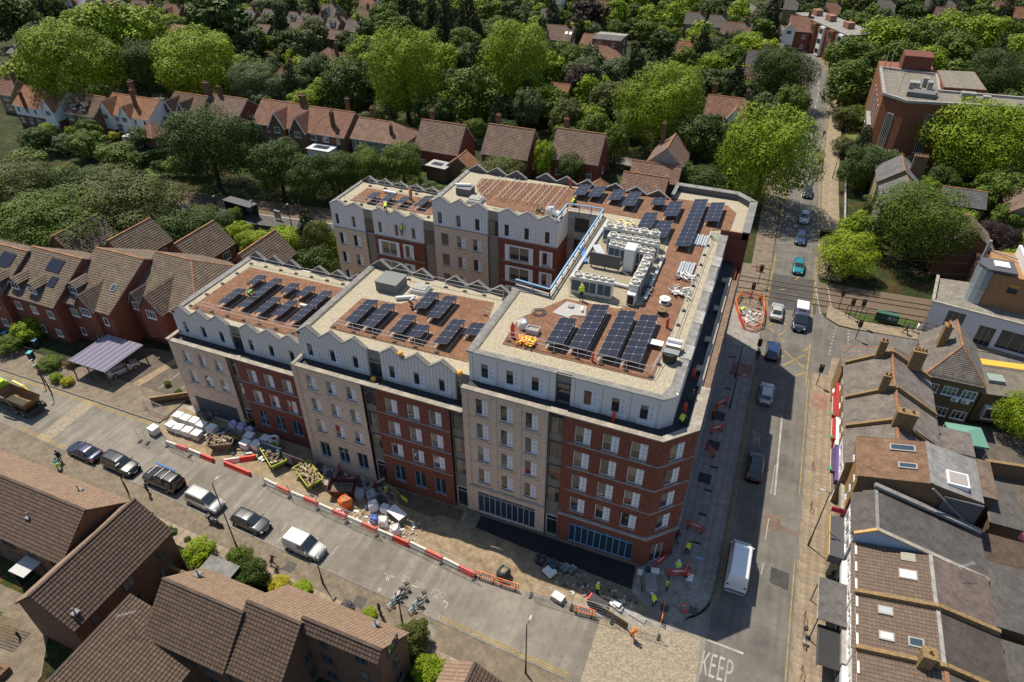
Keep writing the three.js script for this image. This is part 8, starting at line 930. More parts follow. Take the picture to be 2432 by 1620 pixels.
// slate hipped building behind the corner, yard, canopies
house({ name: 'hipped_building',label: 'slate hipped building with orange ridge and tall pot stack, behind the corner',x: 25.4,z: -80,w: 6,d: 8.4,axis: 'z',eave: 6.5,ridge: 9.4,hip: [1,0],wall: M.brickDark,roof: M.slate,course: 0.24,winS: 0,winE: 3,endSide: -1,chim: [[0.6,-1.6,10.6,1.0,0.8,5]],chimM: by,seed: 81 });
for (const [x,y,l] of [[26.2,3.6,'white wall mounted air unit above the small rear windows'],[27.3,3.6,'second white wall mounted air unit above the small rear windows']]) boxThing('air_unit',l,'air unit',{ x,z: -75.5 },0,[['casing',M.white,-0.4,0.4,0,0.6,-0.2,0.15],['grille',mat(0.3,0.3,0.3),-0.3,0.1,0.08,0.52,0.15,0.17]],y);
boxThing('flat_extension','flat brown roofed extension with bay window behind the hipped building','extension',{ x: 32.2,z: -80.2 },0.14,[['wall',M.brickDark,-3.4,4.6,0,4.2,-3.0,2.4],['roof',mat(0.30,0.26,0.2,{ map: T.grain }),-3.5,4.7,4.2,4.35,-3.1,2.5],['roof_light',mat(0.25,0.3,0.27),-2.2,-0.4,4.35,4.8,-1.2,0.2],['bay_window',M.frameWhite,-2.6,1.4,0.9,2.7,2.4,3.1],['pane',M.glass,-2.5,1.3,1.2,2.5,3.1,3.13]]);
boxThing('orange_awning','orange canopy beside a silver vehicle row behind the hipped building','canopy',{ x: 33.6,z: -86.6 },0.14,[['fabric',mat(0.85,0.42,0.05),-3,4,3.0,3.08,-0.6,0.6],['frame',M.steel,-3,4,2.7,2.8,0.6,0.68],['post',M.steel,-2.9,-2.8,0,3,-0.5,-0.4],['counter',mat(0.35,0.42,0.5),-3,4,0,2.2,0.7,1.6]]);
{ const o=thing('garden_gazebo','pale green fabric gazebo in the yard behind the shops','gazebo',[27.5,0,-71.2],0.12); const a=[[-1.9,-1.7],[1.9,-1.7],[1.9,1.7],[-1.9,1.7]],r=new MB(); a.forEach((p,i) => { const q=a[(i+1) % 4]; r.tri([p[0],2.4,p[1]],[q[0],2.4,q[1]],[0,3.1,0]).quad([p[0],2.15,p[1]],[q[0],2.15,q[1]],[q[0],2.4,q[1]],[p[0],2.4,p[1]]); }); r.build('canopy',mat(0.13,0.30,0.23),o); for (const p of a) new MB().box(p[0]*0.97-0.04,p[0]*0.97+0.04,0,2.2,p[1]*0.97-0.04,p[1]*0.97+0.04).build('leg',M.white,o); }
sheet('yard',[[22.5,-76],[45,-78],[45,-30],[24.6,-30],[22.5,-56]],0.02,mat(0.20,0.17,0.135,{ map: T.grain })); sheet('yard_lawn',[[31.4,-58.5],[36,-59],[36,-53],[32,-53.4]],0.03,M.grass);
{ let k=0; for (const [x,z,w,d,h,m,l] of [[26.2,-61.5,3.2,5.2,4.8,M.shingle,'brown tiled rear wing of the tall house'],[29.0,-60,2.6,6,3.4,M.felt,'grey felted rear shed roof beside the tiled wing'],[27.6,-52.4,5,3.4,4.4,M.tileBrown,'brown rear extension behind the blue flanked shop'],[28.6,-46.6,6.8,6.6,5.2,M.felt,'large grey flat rear roof behind the shingled shops'],[28.6,-39.4,6.4,5.6,4.8,M.felt,'grey flat rear roof behind the three skylight shop'],[24.9,-66.6,3.4,3.6,4.6,M.slate,'small slate rear wing behind the terrace']]) boxThing('rear_extension',l,'extension',{ x,z },0,[['wall',M.brickDark,-w/2,w/2,0,h,-d/2,d/2],['roof',m,-w/2-0.15,w/2+0.15,h,h+0.14,-d/2-0.15,d/2+0.15],['gutter',M.copingGrey,-w/2-0.2,-w/2-0.15,h-0.1,h+0.1,-d/2,d/2]]);
  for (const [x,z,L,t,h,l] of [[33,-68.5,8,0.15,2,'brown brick yard wall behind the gazebo'],[31.5,-50,6,0.12,2.6,'brick party wall behind the rear extensions'],[31,-43,6,0.12,3,'second brick party wall behind the rear extensions'],[30,-36.2,6,0.12,3,'brick yard wall behind the greyer shingled shop']]) boxThing('yard_wall',l,'wall',{ x,z },t,[['brickwork',M.brickDark,-L/2,L/2,0,h,-0.15,0.15],['coping',M.brickYellow,-L/2,L/2,h,h+0.1,-0.2,0.2]]); }
boxThing('hedge_wall','low brick front wall of the villa gardens','wall',{ x: 14.6,z: -135 },PI/2,[['brickwork',M.brickBrown,-26,26,0,0.9,-0.12,0.12],['coping',M.stone,-26,26,0.9,0.98,-0.16,0.16]]);
// ================================================================ FAR HOUSES
const occupied=[[26,-166,9],[24,-178,9],[36,-165,6],[34,-178,8],[20,-162,5],[44,-166,5],[33,-98,12],[42,-98,10]]; // [x, z, r] for the tree filler
scene.children.forEach(o => { if (/house|villa|cottage|garage|terrace_shop|building|block/.test(o.name)) { const p=o.position; if (p.x || p.z) occupied.push([p.x,p.z,6.5]); } });
{ const wallP=[M.white,M.brickBrown,M.brickRed,mat(0.5,0.42,0.3,{ map: T.grain }),M.offwhite,M.brickYellow];
  const farH=(zf2,xl,xr,ye,wall,roof,eave,ridge,label,o={}) => { const a=zf2(xl,ye,eave),b=zf2(xr,ye,eave),c=a.clone().lerp(b,0.5),vis=a.distanceTo(b),d=o.d || Math.min(9,Math.max(6,vis*0.6)),w=Math.max(5,(vis-d*0.37)/0.93); const p=[c.x-1,c.z-d/2]; occupied.push([p[0],p[1],Math.max(w,d)*(/complex/.test(label)?0.85:0.6)]); return house({ name: 'far_house',label,group: 'houses in the far streets',x: p[0],z: p[1],w,d,eave,ridge,wall,roof,course: 0.4,winS: Math.max(1,Math.round(w/4)),winE: 1,seed: Math.round(xl+ye),chim: o.nochim?[]:[[w*0.3,0,ridge+1.6,0.9,0.7,3]],barge: M.white,...o }); };
  const A=zoomA,B=zoomB,C=zoomC;
  for (const [x0,x1,y,k] of [[1640,1760,130,0],[1780,1880,130,1],[1960,2050,150,2],[2050,2130,160,3],[2110,2220,175,4],[2220,2330,190,5]]) farH(A,x0,x1,y,M.brickDark,M.slate,6,8.6,'grey slate terrace house with white dormer, in the distant row by the slim conifer',{ dormers: [[0,0.2,0.9,M.white]] });
  for (const [x0,x1,y] of [[1715,1860,225],[1975,2060,210],[2060,2140,225],[2130,2210,245],[2215,2350,265]]) farH(A,x0,x1,y,M.brickDark,M.tileMauve,4.6,6.6,'low brown roofed rear house in the second far row',{ nochim: 1 });
  farH(A,2050,2345,440,M.offwhite,mat(0.25,0.155,0.10,{ map: T.tile }),4,7.4,'brown pyramid roofed hall among the gardens',{ hip: [1,1],d: 11 }); farH(A,1830,2030,540,M.brickBrown,mat(0.27,0.15,0.10,{ map: T.tile }),3.6,6.6,'smaller brown hipped roof beside the light green tree',{ hip: [1,1] });
  farH(A,0,290,370,M.brickYellow,M.slate,6.4,8,'long grey roofed house behind the low lime tree',{ dormers: [[-2,0.2,0.8,M.brickDark]] }); farH(A,1150,1250,235,M.brickBrown,M.tileRed,4,6.4,'small reddish roof peeping between the lime trees',{ nochim: 1 }); farH(A,0,90,640,M.brickYellow,M.tileRed,5,8,'house with pale walls past the end of the gabled row');
  for (const [x0,x1,y,w,r,l] of [[430,560,35,0,M.tileRed,'white walled house in the most distant row, at its outer end'],[560,690,40,0,M.tileRed,'second white walled house in the most distant row'],[690,840,55,0,M.tileRed,'third white walled house in the most distant row'],[850,1050,75,1,M.tileMauve,'brown gabled house at the end of the distant white row'],[1080,1260,100,2,M.tileRed,'red brick house with brown roof past the distant white row'],[1730,1810,50,2,M.tileRed,'small far house behind the lime crown'],[2170,2320,100,3,M.slate,'pale gabled far house above the slate terrace']]) farH(A,x0,x1,y,wallP[w],r,5.4,8.4,l,{ gables: [[0,1.6,0.5,7.8,wallP[w]]] });
  for (const [x0,x1,y,w,r,l] of [[100,300,55,0,M.tileRed,'white rendered far house near the hipped orange one'],[110,250,130,1,M.tileMauve,'brown far house in front of the white rendered one'],[270,430,140,1,M.tileMauve,'brown far house beside the cone shaped tree'],[0,60,190,3,M.slate,'grey slate far house at the slate terrace end'],[60,160,210,3,M.slate,'grey slate far house with white dormer'],[160,260,225,3,M.slate,'grey slate far house nearest the big lime tree'],[1750,1920,70,0,M.tileOrange,'white far house with tan roof behind the purple tree'],[1400,1480,130,0,M.slate,'small grey gabled far house in the trees'],[1250,1390,20,0,M.slate,'black and white timbered far house'],[1400,1560,20,0,M.slate,'second black and white timbered far house']]) farH(B,x0,x1,y,wallP[w],r,5.4,8.2,l);
  farH(B,800,970,135,M.brickBrown,M.tileOrange,4.4,7.4,'orange hipped bungalow among distant trees',{ hip: [1,1],nochim: 1,d: 10 }); farH(B,245,430,270,M.brickBrown,mat(0.5,0.47,0.42,{ map: T.grain }),4.6,5.6,'pale shallow roofed hall behind the big lime tree',{ nochim: 1 }); farH(B,1380,1640,270,M.brickBrown,M.tileMauve,5.2,8.6,'brown roofed hall with white skylights beside the big red roofs',{ lights: [[3,0.5,1,1.2,M.white],[4.4,0.5,1,1.2,M.white]],d: 9 });
  farH(B,1590,1900,360,M.offwhite,M.tileRed,4.4,8.0,'large red tiled complex, broad front roof',{ nochim: 1,d: 16,lights: [[2,0.4,1,1,M.white]] }); farH(B,1680,1960,410,M.offwhite,M.tileRed,4.2,7.2,'large red tiled complex, lower hipped wing',{ nochim: 1,hip: [0,1],d: 9 }); farH(B,1730,1990,270,M.brickBrown,mat(0.55,0.53,0.49,{ map: T.grain }),8.2,8.5,'large red tiled complex, pale flat roofed top',{ nochim: 1,d: 9,winS: 2 }); farH(B,1440,1610,490,M.brickBrown,M.tileMauve,3,4.6,'low mauve roof behind the grey green tree',{ nochim: 1 }); farH(B,1480,1570,660,M.brickBrown,M.tileOrange,4,6.5,'orange roof fragment between the dark trees',{ nochim: 1 });
  for (const [x0,x1,y,w,r,l] of [[40,200,160,1,M.slate,'grey gabled far house behind the lime crown top'],[200,350,180,3,M.slate,'second grey gabled far house, paler walls'],[285,520,235,2,M.tileMauve,'brown far house with the dark cone tree in front'],[200,370,345,1,mat(0.24,0.16,0.12,{ map: T.tile }),'brown steep gabled far house by the thin lime tree'],[0,120,370,2,M.tileOrange,'orange roofed far house beside the lime crown'],[460,640,440,1,M.slateBlue,'dark grey rendered house with blue slate roof by the road tree'],[415,560,560,1,M.tileMauve,'low grey brown roof in front of the dark grey house'],[590,720,50,5,M.tileMauve,'yellow brick far house at the end of the road'],[720,840,60,5,M.slate,'second yellow brick far house at the end of the road'],[1000,1130,90,1,M.tileRed,'brown gabled far house above the brick flats'],[1690,1800,70,2,M.slate,'orange brick far house behind the woodland'],[1800,1900,70,1,M.slate,'brown far house behind the woodland'],[1760,1950,125,1,M.tileMauve,'long brown far roof behind the woodland'],[2150,2310,85,0,M.tileRed,'white gabled far house beyond the woodland'],[1360,1500,70,0,M.slate,'pale far terrace above the woodland'],[2320,2400,120,2,M.tileOrange,'orange far house beyond the woodland']]) farH(C,x0,x1,y,wallP[w],r,5.6,8.6,l,l.includes('yellow') || l.includes('brown gabled')?{}:{});
  farH(C,735,950,210,M.brickRed,M.tileRed,6.4,10,'red tiled house with white bays at the road bend',{ gables: [[-3,1.8,0.8,8.4,M.white]],d: 10 });
  { const o=thing('brick_flats','brick flats with white bay stacks and flat roof at the road bend','flats',[8.5,0,-262],-1.05),W=mat(0.42,0.19,0.10,{ map: T.brickRed }); new MB().box(-17,17,0,9.2,-5,5).build('wall',W,o); new MB().box(-17.2,17.2,9.2,9.5,-5.2,5.2).build('flat_roof',mat(0.5,0.48,0.44,{ map: T.grain }),o); for (let i=0; i<6; i++) { const x=-14+i*5.6; new MB().box(x-1.2,x+1.2,0.3,9.0,-5.9,-5.0).box(x-1.2,x+1.2,0.3,9.0,5,5.9).build('bay',i % 2?M.white:W,o); for (const y of [1,4,7]) for (const s of [-1,1]) new MB().box(x-1,x+1,y,y+1.4,s>0?5.9:-5.94,s>0?5.94:-5.9).build('window',M.glass,o); } for (const x of [-12,-3,8]) new MB().cbox(x,9.5,0,3,1.8,2.4).build('roof_house',mat(0.30,0.15,0.10),o); occupied.push([8.5,-262,16]); const hg=thing('golden_hedge','bright yellow hedge along the pavement before the brick flats','hedge',[0,0,0]); stripMB([[10.6,-232],[7.5,-246],[1,-268]],4.2,5.2,0,1.3).build('clipped_foliage',mat(0.55,0.48,0.03,{ map: T.lawn }),hg); stripMB([[10.6,-232],[7.5,-246],[1,-268]],5.6,5.9,0,0.8).build('front_wall',M.brickBrown,hg); }
}
// ================================================================ TREES AND SHRUBS
function crownGeo(seed,n,leaf,shape) {
  const r=rng(seed),puffs=[],{ ay=1,k=22,cone=0,flat=0 }=shape,gauss=() => (r()+r()+r()-1.5)*0.8;
  for (let i=0; i<k; i++) { const t=i/k,y=cone?-0.9+1.8*t:(r()*2-1)*0.78,a=i*2.4+r()*0.9; let R=cone?(1-(y+0.9)/2)*0.62+0.05:Math.sqrt(Math.max(0.05,1-y*y))*(0.52+0.28*r()); const s=cone?0.26*(1-(y+0.9)/2.1)+0.1:0.19+0.17*r(); puffs.push([R*Math.cos(a),y*ay*0.72,R*Math.sin(a),s,0.82+0.36*r()]); }
  if (!cone) { puffs.push([0,0.5*ay,0,0.36,1.05],[0.1,0,0,0.56,0.9],[0,0.25*ay,0.05,0.5,0.95]); }
  const pos=new Float32Array(n*12),nor=new Float32Array(n*12),col=new Float32Array(n*12),uv=new Float32Array(n*8),idx=new Uint32Array(n*6),d=V3(),p=V3(),q=V3(),s=V3(),u=V3(),tot=puffs.reduce((a,b) => a+b[3]*b[3],0); let m=0,guard=0;
  while (m<n && guard++<n*12) {
    let pick=r()*tot,f=puffs[0]; for (const g of puffs) { pick -= g[3]*g[3]; if (pick <= 0) { f=g; break; } }
    d.set(gauss(),gauss()+0.12,gauss()).normalize(); const inner=r()<0.2,lump=0.10*Math.sin(d.x*7+f[0]*9)*Math.sin(d.y*8+f[1]*7)+0.08*Math.sin(d.z*13+f[2]*5+d.x*4); const rad=f[3]*(inner?0.45+0.4*r():0.86+lump+0.2*r());
    p.set(f[0],f[1],f[2]).addScaledVector(d,rad); if (!inner) { let hid=false; for (const g of puffs) if (g !== f) { const e=Math.hypot(p.x-g[0],p.y-g[1],p.z-g[2]); if (e<g[3]*0.72) { hid=true; break; } } if (hid) continue; }
    q.copy(d).multiplyScalar(1.1).add(u.set(gauss(),gauss()+0.3,gauss()).multiplyScalar(0.75)).normalize(); s.set(gauss(),gauss(),gauss()).cross(q).normalize(); u.crossVectors(q,s); const L=leaf*(0.65+0.8*r()),w=L*(0.55+0.3*r()),tone=f[4]*(0.78+0.44*r());
    const P=[[-w,0,-0.06*L],[0,-L,0.05*L],[w,0,-0.06*L],[0,L,0.05*L]]; P.forEach((c,i) => { const o=(m*4+i)*3; for (let k2=0; k2<3; k2++) { const ax=['x','y','z'][k2]; pos[o+k2]=p[ax]+s[ax]*c[0]+u[ax]*c[1]+q[ax]*c[2]; nor[o+k2]=q[ax]; } const yl=0.9+0.2*r(); col[o]=tone*yl; col[o+1]=tone; col[o+2]=tone*0.9; }); idx.set([m*4,m*4+1,m*4+2,m*4,m*4+2,m*4+3],m*6); m++;
  }
  const g=new THREE.BufferGeometry(); g.setAttribute('position',new THREE.BufferAttribute(pos.slice(0,m*12),3)); g.setAttribute('normal',new THREE.BufferAttribute(nor.slice(0,m*12),3)); g.setAttribute('color',new THREE.BufferAttribute(col.slice(0,m*12),3)); g.setAttribute('uv',new THREE.BufferAttribute(uv.slice(0,m*8),2)); g.setIndex(new THREE.BufferAttribute(idx.slice(0,m*6),1)); return g;
}
const CR={ big: [1,2,3].map(s => crownGeo(s*31+2,30000,0.0165,{ k: 64 })),near: [1,2,3,4,5].map(s => crownGeo(s*13,15000,0.0235,{ k: 50 })),mid: [1,2,3,4].map(s => crownGeo(s*17+3,6000,0.04,{ k: 38 })),far: [1,2,3].map(s => crownGeo(s*19+5,2200,0.068,{ k: 26 })),cone: [1,2].map(s => crownGeo(s*23+1,5000,0.038,{ k: 30,cone: 1,ay: 1.5 })),bush: [1,2].map(s => crownGeo(s*29+7,5000,0.042,{ k: 30,ay: 0.9 })) };
const LEAF={}; const leafM=(n,r,g,b) => LEAF[n]=mat(r,g,b,{ vc: true,rough: 0.65,trans: 0.14 });
leafM('lime',0.180,0.255,0.006); leafM('bright',0.22,0.30,0.008); leafM('mid',0.085,0.132,0.008); leafM('dark',0.046,0.080,0.008); leafM('olive',0.080,0.098,0.016); leafM('grey',0.092,0.122,0.045); leafM('purple',0.036,0.018,0.021); leafM('pine',0.024,0.044,0.010); leafM('yellow',0.36,0.33,0.015); leafM('lav',0.14,0.12,0.16); leafM('brown',0.16,0.11,0.035);
const trunkGeo=(() => { const m=new MB(); m.cyl([0,-0.1,0],[0,0.55,0],0.085,0.06,9,false).cyl([0,0.55,0],[0.05,1.25,0.03],0.06,0.03,8,false); for (let i=0; i<6; i++) { const a=i*1.05,y=0.5+i*0.09; m.cyl([0.01*i,y,0],[0.5*Math.cos(a),y+0.42,0.5*Math.sin(a)],0.032,0.012,6,false); } return m.geo(); })();
let tSeed=0;
function plant(kind,lod,x,z,R,ry,hc,label,group,name='tree',cat='tree') {
  const o=thing(name,label,cat,[x,0,z],tSeed*1.7,group),set=CR[lod],c=part('crown',set[tSeed % set.length],LEAF[kind],o); tSeed++; c.scale.set(R,R*ry,R); c.position.y=hc; c.rotation.y=tSeed*0.9; const t=part('trunk',trunkGeo,M.bark,o); t.scale.set(R*0.8,hc,R*0.8); occupied.push([x,z,R*0.8]); return o;
}
const words={ lime: 'lime green',bright: 'bright yellow green',mid: 'mid green',dark: 'dark green',olive: 'olive green',grey: 'grey green',purple: 'dark purple',pine: 'blackish green',yellow: 'yellow',lav: 'lavender',brown: 'brownish' };
// crown centre and radius in pixels; the distance follows from the size: crown bottom near the ground
function treePx(kind,dx,dy,r,ry,label,lod,lift=0.28,name='tree',cat='tree',group) {
  let R=6,hc=8,p; for (let i=0; i<12; i++) { p=zoomS(dx,dy,hc); const dist=p.distanceTo(camera.position); R=r*1.0331*dist/FPX*0.98; hc=R*ry*(1+lift)*0.92; }
  const d=p.distanceTo(camera.position); if (R>7.5 && lod !== 'cone' && d<230) lod='big'; return plant(kind,lod || (d>210?'far':d>130?'mid':'near'),p.x,p.z,R,ry,hc,label,group,name,cat);
}
for (const [k,x,y,r,ry,l,lod] of [
  ['lime',165,150,88,1.05,'tall lime green plane tree nearest the white walled house of the group','mid'],['lime',250,95,80,1,'tall lime green plane tree standing highest in its group','mid'],['lime',318,75,62,0.95,'lime green tree at the dark tree side of the plane tree group','mid'],['dark',325,160,62,1.05,'dark green tree in front of the plane tree group','mid'],['bright',452,150,86,0.9,'bright yellow green round tree behind the orange roofed houses','mid'],['lime',68,168,52,0.9,'low lime tree before the long grey roofed house','mid'],['dark',28,42,45,1,'dark green tree beyond the tall plane trees'],['grey',588,195,60,0.85,'pale grey green tree beside the brown hipped roof','mid'],['dark',500,45,68,1.0,'big dark green tree before the slate terrace'],['pine',645,58,24,1.6,'slim dark conifer among the slate terrace','cone'],['dark',790,205,56,1.1,'dark green tree against the flank of the great lime tree','mid'],['lime',930,168,84,1.25,'great lime green tree standing tallest over the steep roofed houses','near'],['pine',1027,62,36,1.7,'blackish cone shaped conifer behind the great lime tree','cone'],['mid',1085,220,68,1.05,'mid green airy tree between the two great lime trees','mid'],['lime',1180,145,84,1.2,'second great lime green tree above the steep roofs','near'],['grey',1216,248,38,1.35,'grey green slim tree in front of the second great lime tree','mid'],['purple',1358,40,44,0.95,'dark purple round tree in the distance'],['purple',1330,188,38,1.15,'dark purple tree beside the red tiled complex','mid'],['lime',1520,238,96,1.05,'broad lime green tree above the half timbered house','near'],['olive',1400,235,46,1.1,'olive tree between the purple and the broad lime tree','mid'],['olive',1300,270,42,1.05,'olive tree behind the steep roof with cypress','mid'],['lime',1362,275,40,1.0,'small lime tree behind the third steep roof','mid'],['grey',1420,165,46,0.8,'grey green tree beside the purple one','mid'],['lime',1762,360,108,1.12,'massive lime green tree overhanging the main road','near'],['dark',1798,170,66,1.0,'dark tree overhanging the main road in the middle distance','mid'],['mid',1955,192,54,1.0,'mid green tree across the road from the dark one','mid'],['lime',1640,160,34,1.1,'thin lime tree near the dark grey house','mid'],['mid',1822,235,40,1.0,'mid green tree at the roadside bend below the dark tree','mid'],['mid',1692,130,26,1.1,'small round tree in the lawn by the dark grey house','mid'],['lime',2258,322,104,0.8,'bright broad tree hiding the brick civic building wing','near'],['dark',1990,385,56,0.85,'dark leafy tree at the foot of the brick civic building','near'],['mid',2115,512,98,0.88,'large mid green tree over the railway beside the villa','near'],['bright',1950,585,66,0.8,'bright green spreading bush tree at the crossing corner','near'],['dark',2290,175,56,1.0,'dark olive tree behind the brick civic building','mid'],
  ['dark',480,335,96,0.95,'large dark tree in the gardens before the timbered house','near'],['pine',590,330,34,1.8,'dark conifer rising behind the railway trees','cone'],['dark',640,385,62,1.05,'dark green tree over the station platform','near'],['dark',715,410,56,1.05,'dark tree past the end of the platform shelter','near'],['dark',775,400,52,1.0,'dark tree behind the rear zigzag block end','near'],['mid',850,385,54,0.95,'mid green tree behind the rear low roof','near'],['mid',925,375,56,0.9,'mid green tree behind the rear low roof near the step','near'],['olive',1150,395,58,0.6,'olive shrub mass behind the rear zigzag parapet','near'],['bright',1250,362,28,1.65,'tall bright green cypress between two steep roofs','mid'],['dark',1318,380,42,0.85,'dark round shrub before the third steep roof','near'],['mid',1415,330,36,1.4,'slim tree between the third steep roof and broad lime tree','mid'],['dark',1630,430,62,0.8,'dark green shrub tree behind the tall grey parapet','near'],['mid',1560,395,40,0.8,'mid green shrub behind the low pinkish roofs','near'],
  ['olive',300,470,112,0.66,'widest olive tree in the railway belt','near'],['mid',130,520,110,0.7,'wide mid green tree in the railway belt behind the dormered town house','near'],['olive',40,440,80,0.75,'olive tree in the railway belt furthest from the platform','near'],['dark',480,515,60,0.62,'low dark tree in front of the platform','near'],['dark',390,540,70,0.7,'dark tree behind the rear town house gables','near'],['mid',250,560,64,0.7,'mid green tree behind the middle town houses','near'],['dark',60,545,60,0.7,'dark tree behind the town house with one panel','near'],['bright',640,568,58,0.85,'bright green shrub mass in the courtyard gap','near'],['lime',585,560,40,0.85,'lime shrub behind the nearest rear town house wing','near'],['olive',735,560,38,1.7,'weeping olive tree against the rear block end wall','near'],
  ['mid',200,330,40,0.7,'round garden tree among the flower gardens','mid'],['dark',90,320,34,0.8,'dark garden tree behind the white walled house','mid'],['grey',150,330,26,0.8,'grey garden shrub between orange flowers','mid'],['yellow',160,335,12,0.8,'bright yellow flowering shrub in the gardens','bush'],['yellow',262,312,12,0.8,'small yellow shrub behind the orange roofed house','bush'],['mid',270,360,46,0.65,'mid green garden tree beside the hedge','mid'],['mid',60,380,46,0.7,'garden tree beyond the yellow shrubs','mid'],['dark',320,315,26,0.8,'dark shrub beside the garden room','mid'],['mid',130,420,56,0.6,'mid green tree mass between gardens and railway','near'],['olive',230,415,52,0.6,'olive tree mass between gardens and railway','near'],
  ['mid',2300,440,50,0.9,'mid green shrub tree by the pinkish cottage','mid'],['purple',2290,548,44,0.8,'purple leaved shrub behind the railway mast','near'],['mid',2325,500,36,0.8,'green shrub above the purple one','mid'],['lime',2340,590,30,0.7,'lime hedge shrub past the purple leaved one','bush'],['lime',2352,955,50,0.95,'lime green tree in the yard behind the bay window','near'],['purple',2005,425,18,0.9,'small purple shrub at the villa corner','bush'],['dark',2020,470,34,0.55,'clipped dark shrub at the villa front','bush'],['olive',1945,270,30,0.8,'olive shrub on the bank by the civic building','mid'],['olive',1940,335,26,0.8,'second olive shrub on the bank by the civic building','mid'],['mid',1975,262,24,0.8,'green shrub on the bank under the civic building','mid'],
]) treePx(k,x,y,r,ry,l,lod,/shrub|bush|mass/.test(l)?0.02:0.12,/shrub|bush/.test(l)?'shrub':'tree',/shrub|bush/.test(l)?'shrub':'tree');
for (const [x,y,r,k] of [[1948,128,46,'mid'],[2030,95,54,'lime'],[2100,100,54,'mid'],[2165,75,46,'lime'],[2200,125,52,'mid'],[2255,85,48,'lime'],[2310,90,44,'mid'],[2345,130,46,'lime'],[2065,140,46,'mid'],[2130,150,44,'lime'],[2000,140,40,'mid']]) treePx(k,x,y,r,0.95,'broad tree in the woodland behind the brick civic building','mid',0.1,'tree','tree','woodland behind the civic building');
for (const [k,x,y,r,ry,l] of [['bright',458,1268,37,0.85,'clipped round lime bush beside the away running roof'],['mid',548,1288,33,1.0,'round green bush paler than its dark neighbour'],['dark',578,1318,40,0.95,'round dark green bush near the walking person'],['yellow',640,1342,26,0.6,'yellow green low bush in front of the stepped ridge roof'],['bright',695,1352,24,0.5,'spiky green low bush along the pavement'],['lav',797,1393,17,0.7,'lavender bush at the pavement edge'],['bright',850,1412,18,0.6,'small spiky bush next to the lavender'],['olive',952,1462,42,1.1,'dense olive bush at the end of the brown roofs'],['lime',985,1545,40,0.7,'feathery lime bush by the small brown roof'],['dark',392,1222,14,0.5,'small bush in the soil bed by the brick house'],['dark',430,1240,8,0.6,'tiny bush in the soil bed'],['lime',60,760,34,0.7,'leafy front garden shrub by the town house'],['mid',20,790,30,0.6,'front garden shrub furthest from the carport'],['mid',110,835,26,0.5,'low front garden shrub near the railing'],['brown',165,832,16,0.6,'brown ornamental grass clump by the carport'],['lime',128,868,14,0.8,'small conifer shrub in front of the carport'],['yellow',155,876,14,0.7,'golden shrub at the carport corner'],['mid',410,900,9,0.8,'small shrub beside the four storey block end wall'],['mid',385,882,8,0.9,'small pot shrub by the four storey block']]) treePx(k,x,y,r,ry,l,'bush',0.0,'shrub','shrub');
// hedges
for (const [x,z,L,d,h,t,l] of [[-128,-100.5,14,1.4,2.6,1.2,'clipped dark hedge crossing the back gardens'],[15.6,-121.5,10,1.4,1.7,0.02,'clipped front hedge of the white villa'],[17,-117.5,8,1.2,1.5,0.3,'clipped hedge beside the parked silver cars']]) { const o=thing('hedge',l,'hedge',[x,0,z],t); const g=crownGeo(Math.round(x*3+999),3600,0.10,{ k: 30 }); g.scale(L*0.55,h*0.62,d*0.7); const c=part('foliage',g,LEAF.dark,o); c.position.y=h*0.5; new MB().box(-L/2,L/2,0,h*0.82,-d*0.36,d*0.36).build('inner_growth',mat(0.035,0.06,0.015,{ map: T.lawn,rough: 1 }),o); }
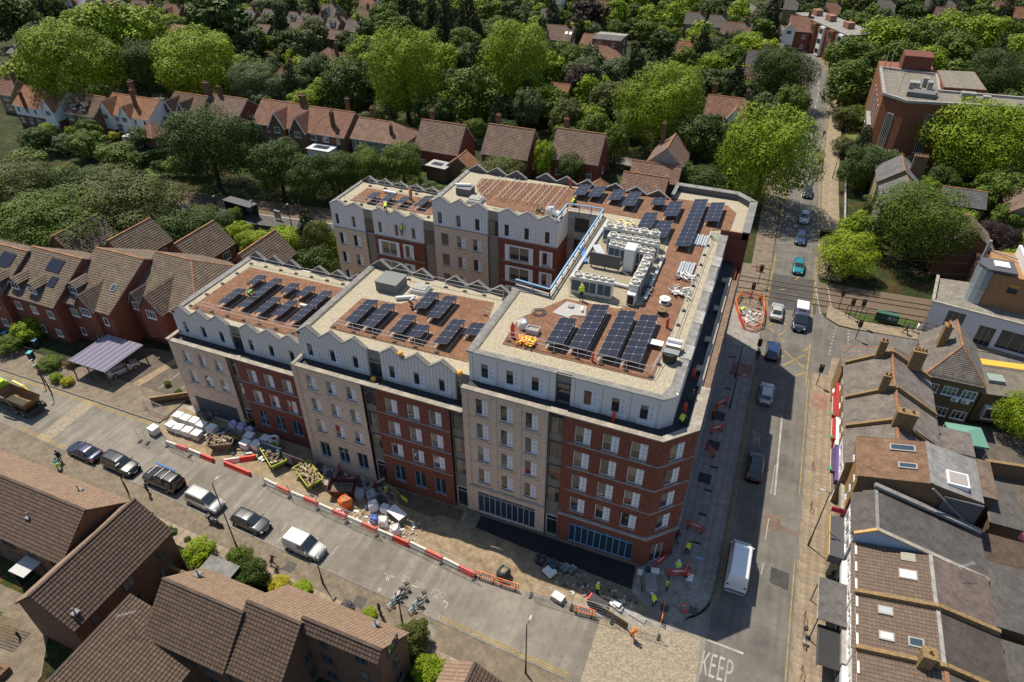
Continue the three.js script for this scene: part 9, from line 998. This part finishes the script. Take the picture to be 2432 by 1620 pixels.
// filler: garden and street trees of the suburb; the nearest ones single, the mass beyond as one wood
{ const r=rng(404),kinds=['mid','dark','olive','lime','mid','dark','grey','bright','mid','lime','pine']; let n=0,tries=0; const inRoad=(x,z) => { for (let i=2; i+1<nR.length; i++) { const a=nR[i],b=nR[i+1]; if (z <= a[1]+2 && z >= b[1]-2) { const t=(z-a[1])/(b[1]-a[1]); if (Math.abs(x-lerp(a[0],b[0],t))<8.5) return true; } } return false; };
  const mass={},inView=(x,z) => { const v=V3(x,4,z).applyMatrix4(camera.matrixWorldInverse),k=-v.z*IW/2/FPX; return v.z<0 && Math.abs(v.x)<k*1.06 && Math.abs(v.y)<k*IH/IW*1.1; };
  camera.updateMatrixWorld(true); camera.matrixWorldInverse.copy(camera.matrixWorld).invert();
  const add=(x,z,R,group,label,bulk,gap=0.5) => { if (!inView(x,z)) return false; for (const q of occupied) if (Math.hypot(x-q[0],z-q[1])<q[2]*0.9+R*gap) return false; if (inRoad(x,z)) return false; const k=kinds[Math.floor(r()*kinds.length)],ry=k === 'pine'?1.5:0.85+0.3*r(); if (bulk) { (mass[k] ||= []).push([x,z,R,ry]); occupied.push([x,z,R*0.75]); } else plant(k,k === 'pine'?'cone':'mid',x,z,R,ry,R*(k === 'pine'?1.5:1.1),words[k]+' '+label,group); return true; };
  n=0; tries=0; while (n<26 && tries++<1500) { const x=lerp(-178,-14,r()),z=lerp(-117,-96,r()); if (z>lerp(-86,-99,(x+140)/140)-6) continue; if (add(x,z,rr(1.5,3.2,r),'garden shrubs beyond the railway','garden tree between the railway and gabled houses')) n++; }
  n=0; tries=0; while (n<22 && tries++<900) { const x=lerp(-178,-30,r()),z=lerp(-136,-152,r()); if (add(x,z,rr(2.8,4.8,r),'street trees behind the gabled row','tree behind the gabled row')) n++; }
  n=0; tries=0; while (n<24 && tries++<900) { const x=lerp(-175,-62,r()),z=lerp(-70,-82,r())+(x+100)*0.02; if (add(x,z,rr(2.4,4.4,r),'railway belt trees','tree in the belt between the town houses and railway')) n++; }
  n=0; tries=0; while (n<16 && tries++<900) { const x=lerp(14,52,r()),z=lerp(-112,-150,r()); if (add(x,z,rr(1.4,3.4,r),'villa garden trees','garden tree around the villas')) n++; }
  n=0; tries=0; while (n<8 && tries++<400) { const x=lerp(-100,-20,r()),z=lerp(-83,-87,r()); if (add(x,z,rr(1.2,2.2,r),'scrub behind the rear wing','scrub tree behind the rear wing')) n++; }
  n=0; tries=0; while (n<80 && tries++<6000) { const z=-140-110*r(),x=lerp(-z*-1.25-30,-z*0.36+10,r()); if (add(x,z,rr(3.2,6.4,r),'garden trees of the far streets','garden tree among the far houses',false,0.45)) n++; }
  n=0; tries=0; while (n<1300 && tries++<50000) { const z=-150-420*Math.pow(r(),1.1),x=lerp(z*1.3-30,-z*0.4+10,r()); if (add(x,z,rr(2.0,5.6,r),null,null,true,0.28)) n++; }
  const wood=thing('tree_mass','mass of garden trees filling the distant suburb','trees'); wood.userData.kind='stuff'; const m4=new THREE.Matrix4(),qt=new THREE.Quaternion(),up=V3(0,1,0);
  for (const k in mass) { const set=k === 'pine'?CR.cone:CR.far,per=set.map(() => []); mass[k].forEach((t,i) => per[i % set.length].push(t)); per.forEach((list,i) => { if (!list.length) return; const im=new THREE.InstancedMesh(set[i],LEAF[k],list.length); list.forEach(([x,z,R,ry],j) => im.setMatrixAt(j,m4.compose(V3(x,R*ry*0.95,z),qt.setFromAxisAngle(up,j*1.3),V3(R,R*ry,R)))); im.name='crowns'; shade(im); tag(im,null,null,null,'stuff'); wood.add(im); }); } }
sheet('far_street',[[-190,-138],[-14,-141],[-14,-146],[-190,-143]],0.01,M.asphalt); sheet('garden_lawn',[[-131,-108],[-122,-107],[-121,-97],[-128,-97]],0.0,M.grass); sheet('garden_lawn',[[15.2,-150],[18,-150],[18,-186],[14.5,-186]],0.0,mat(0.24,0.26,0.06,{ map: T.grain })); sheet('rail_verge',[[17,-95.6],[25,-96.6],[25,-98.6],[14.5,-97.2]],0.02,M.grass);
renderer.render(scene,camera);
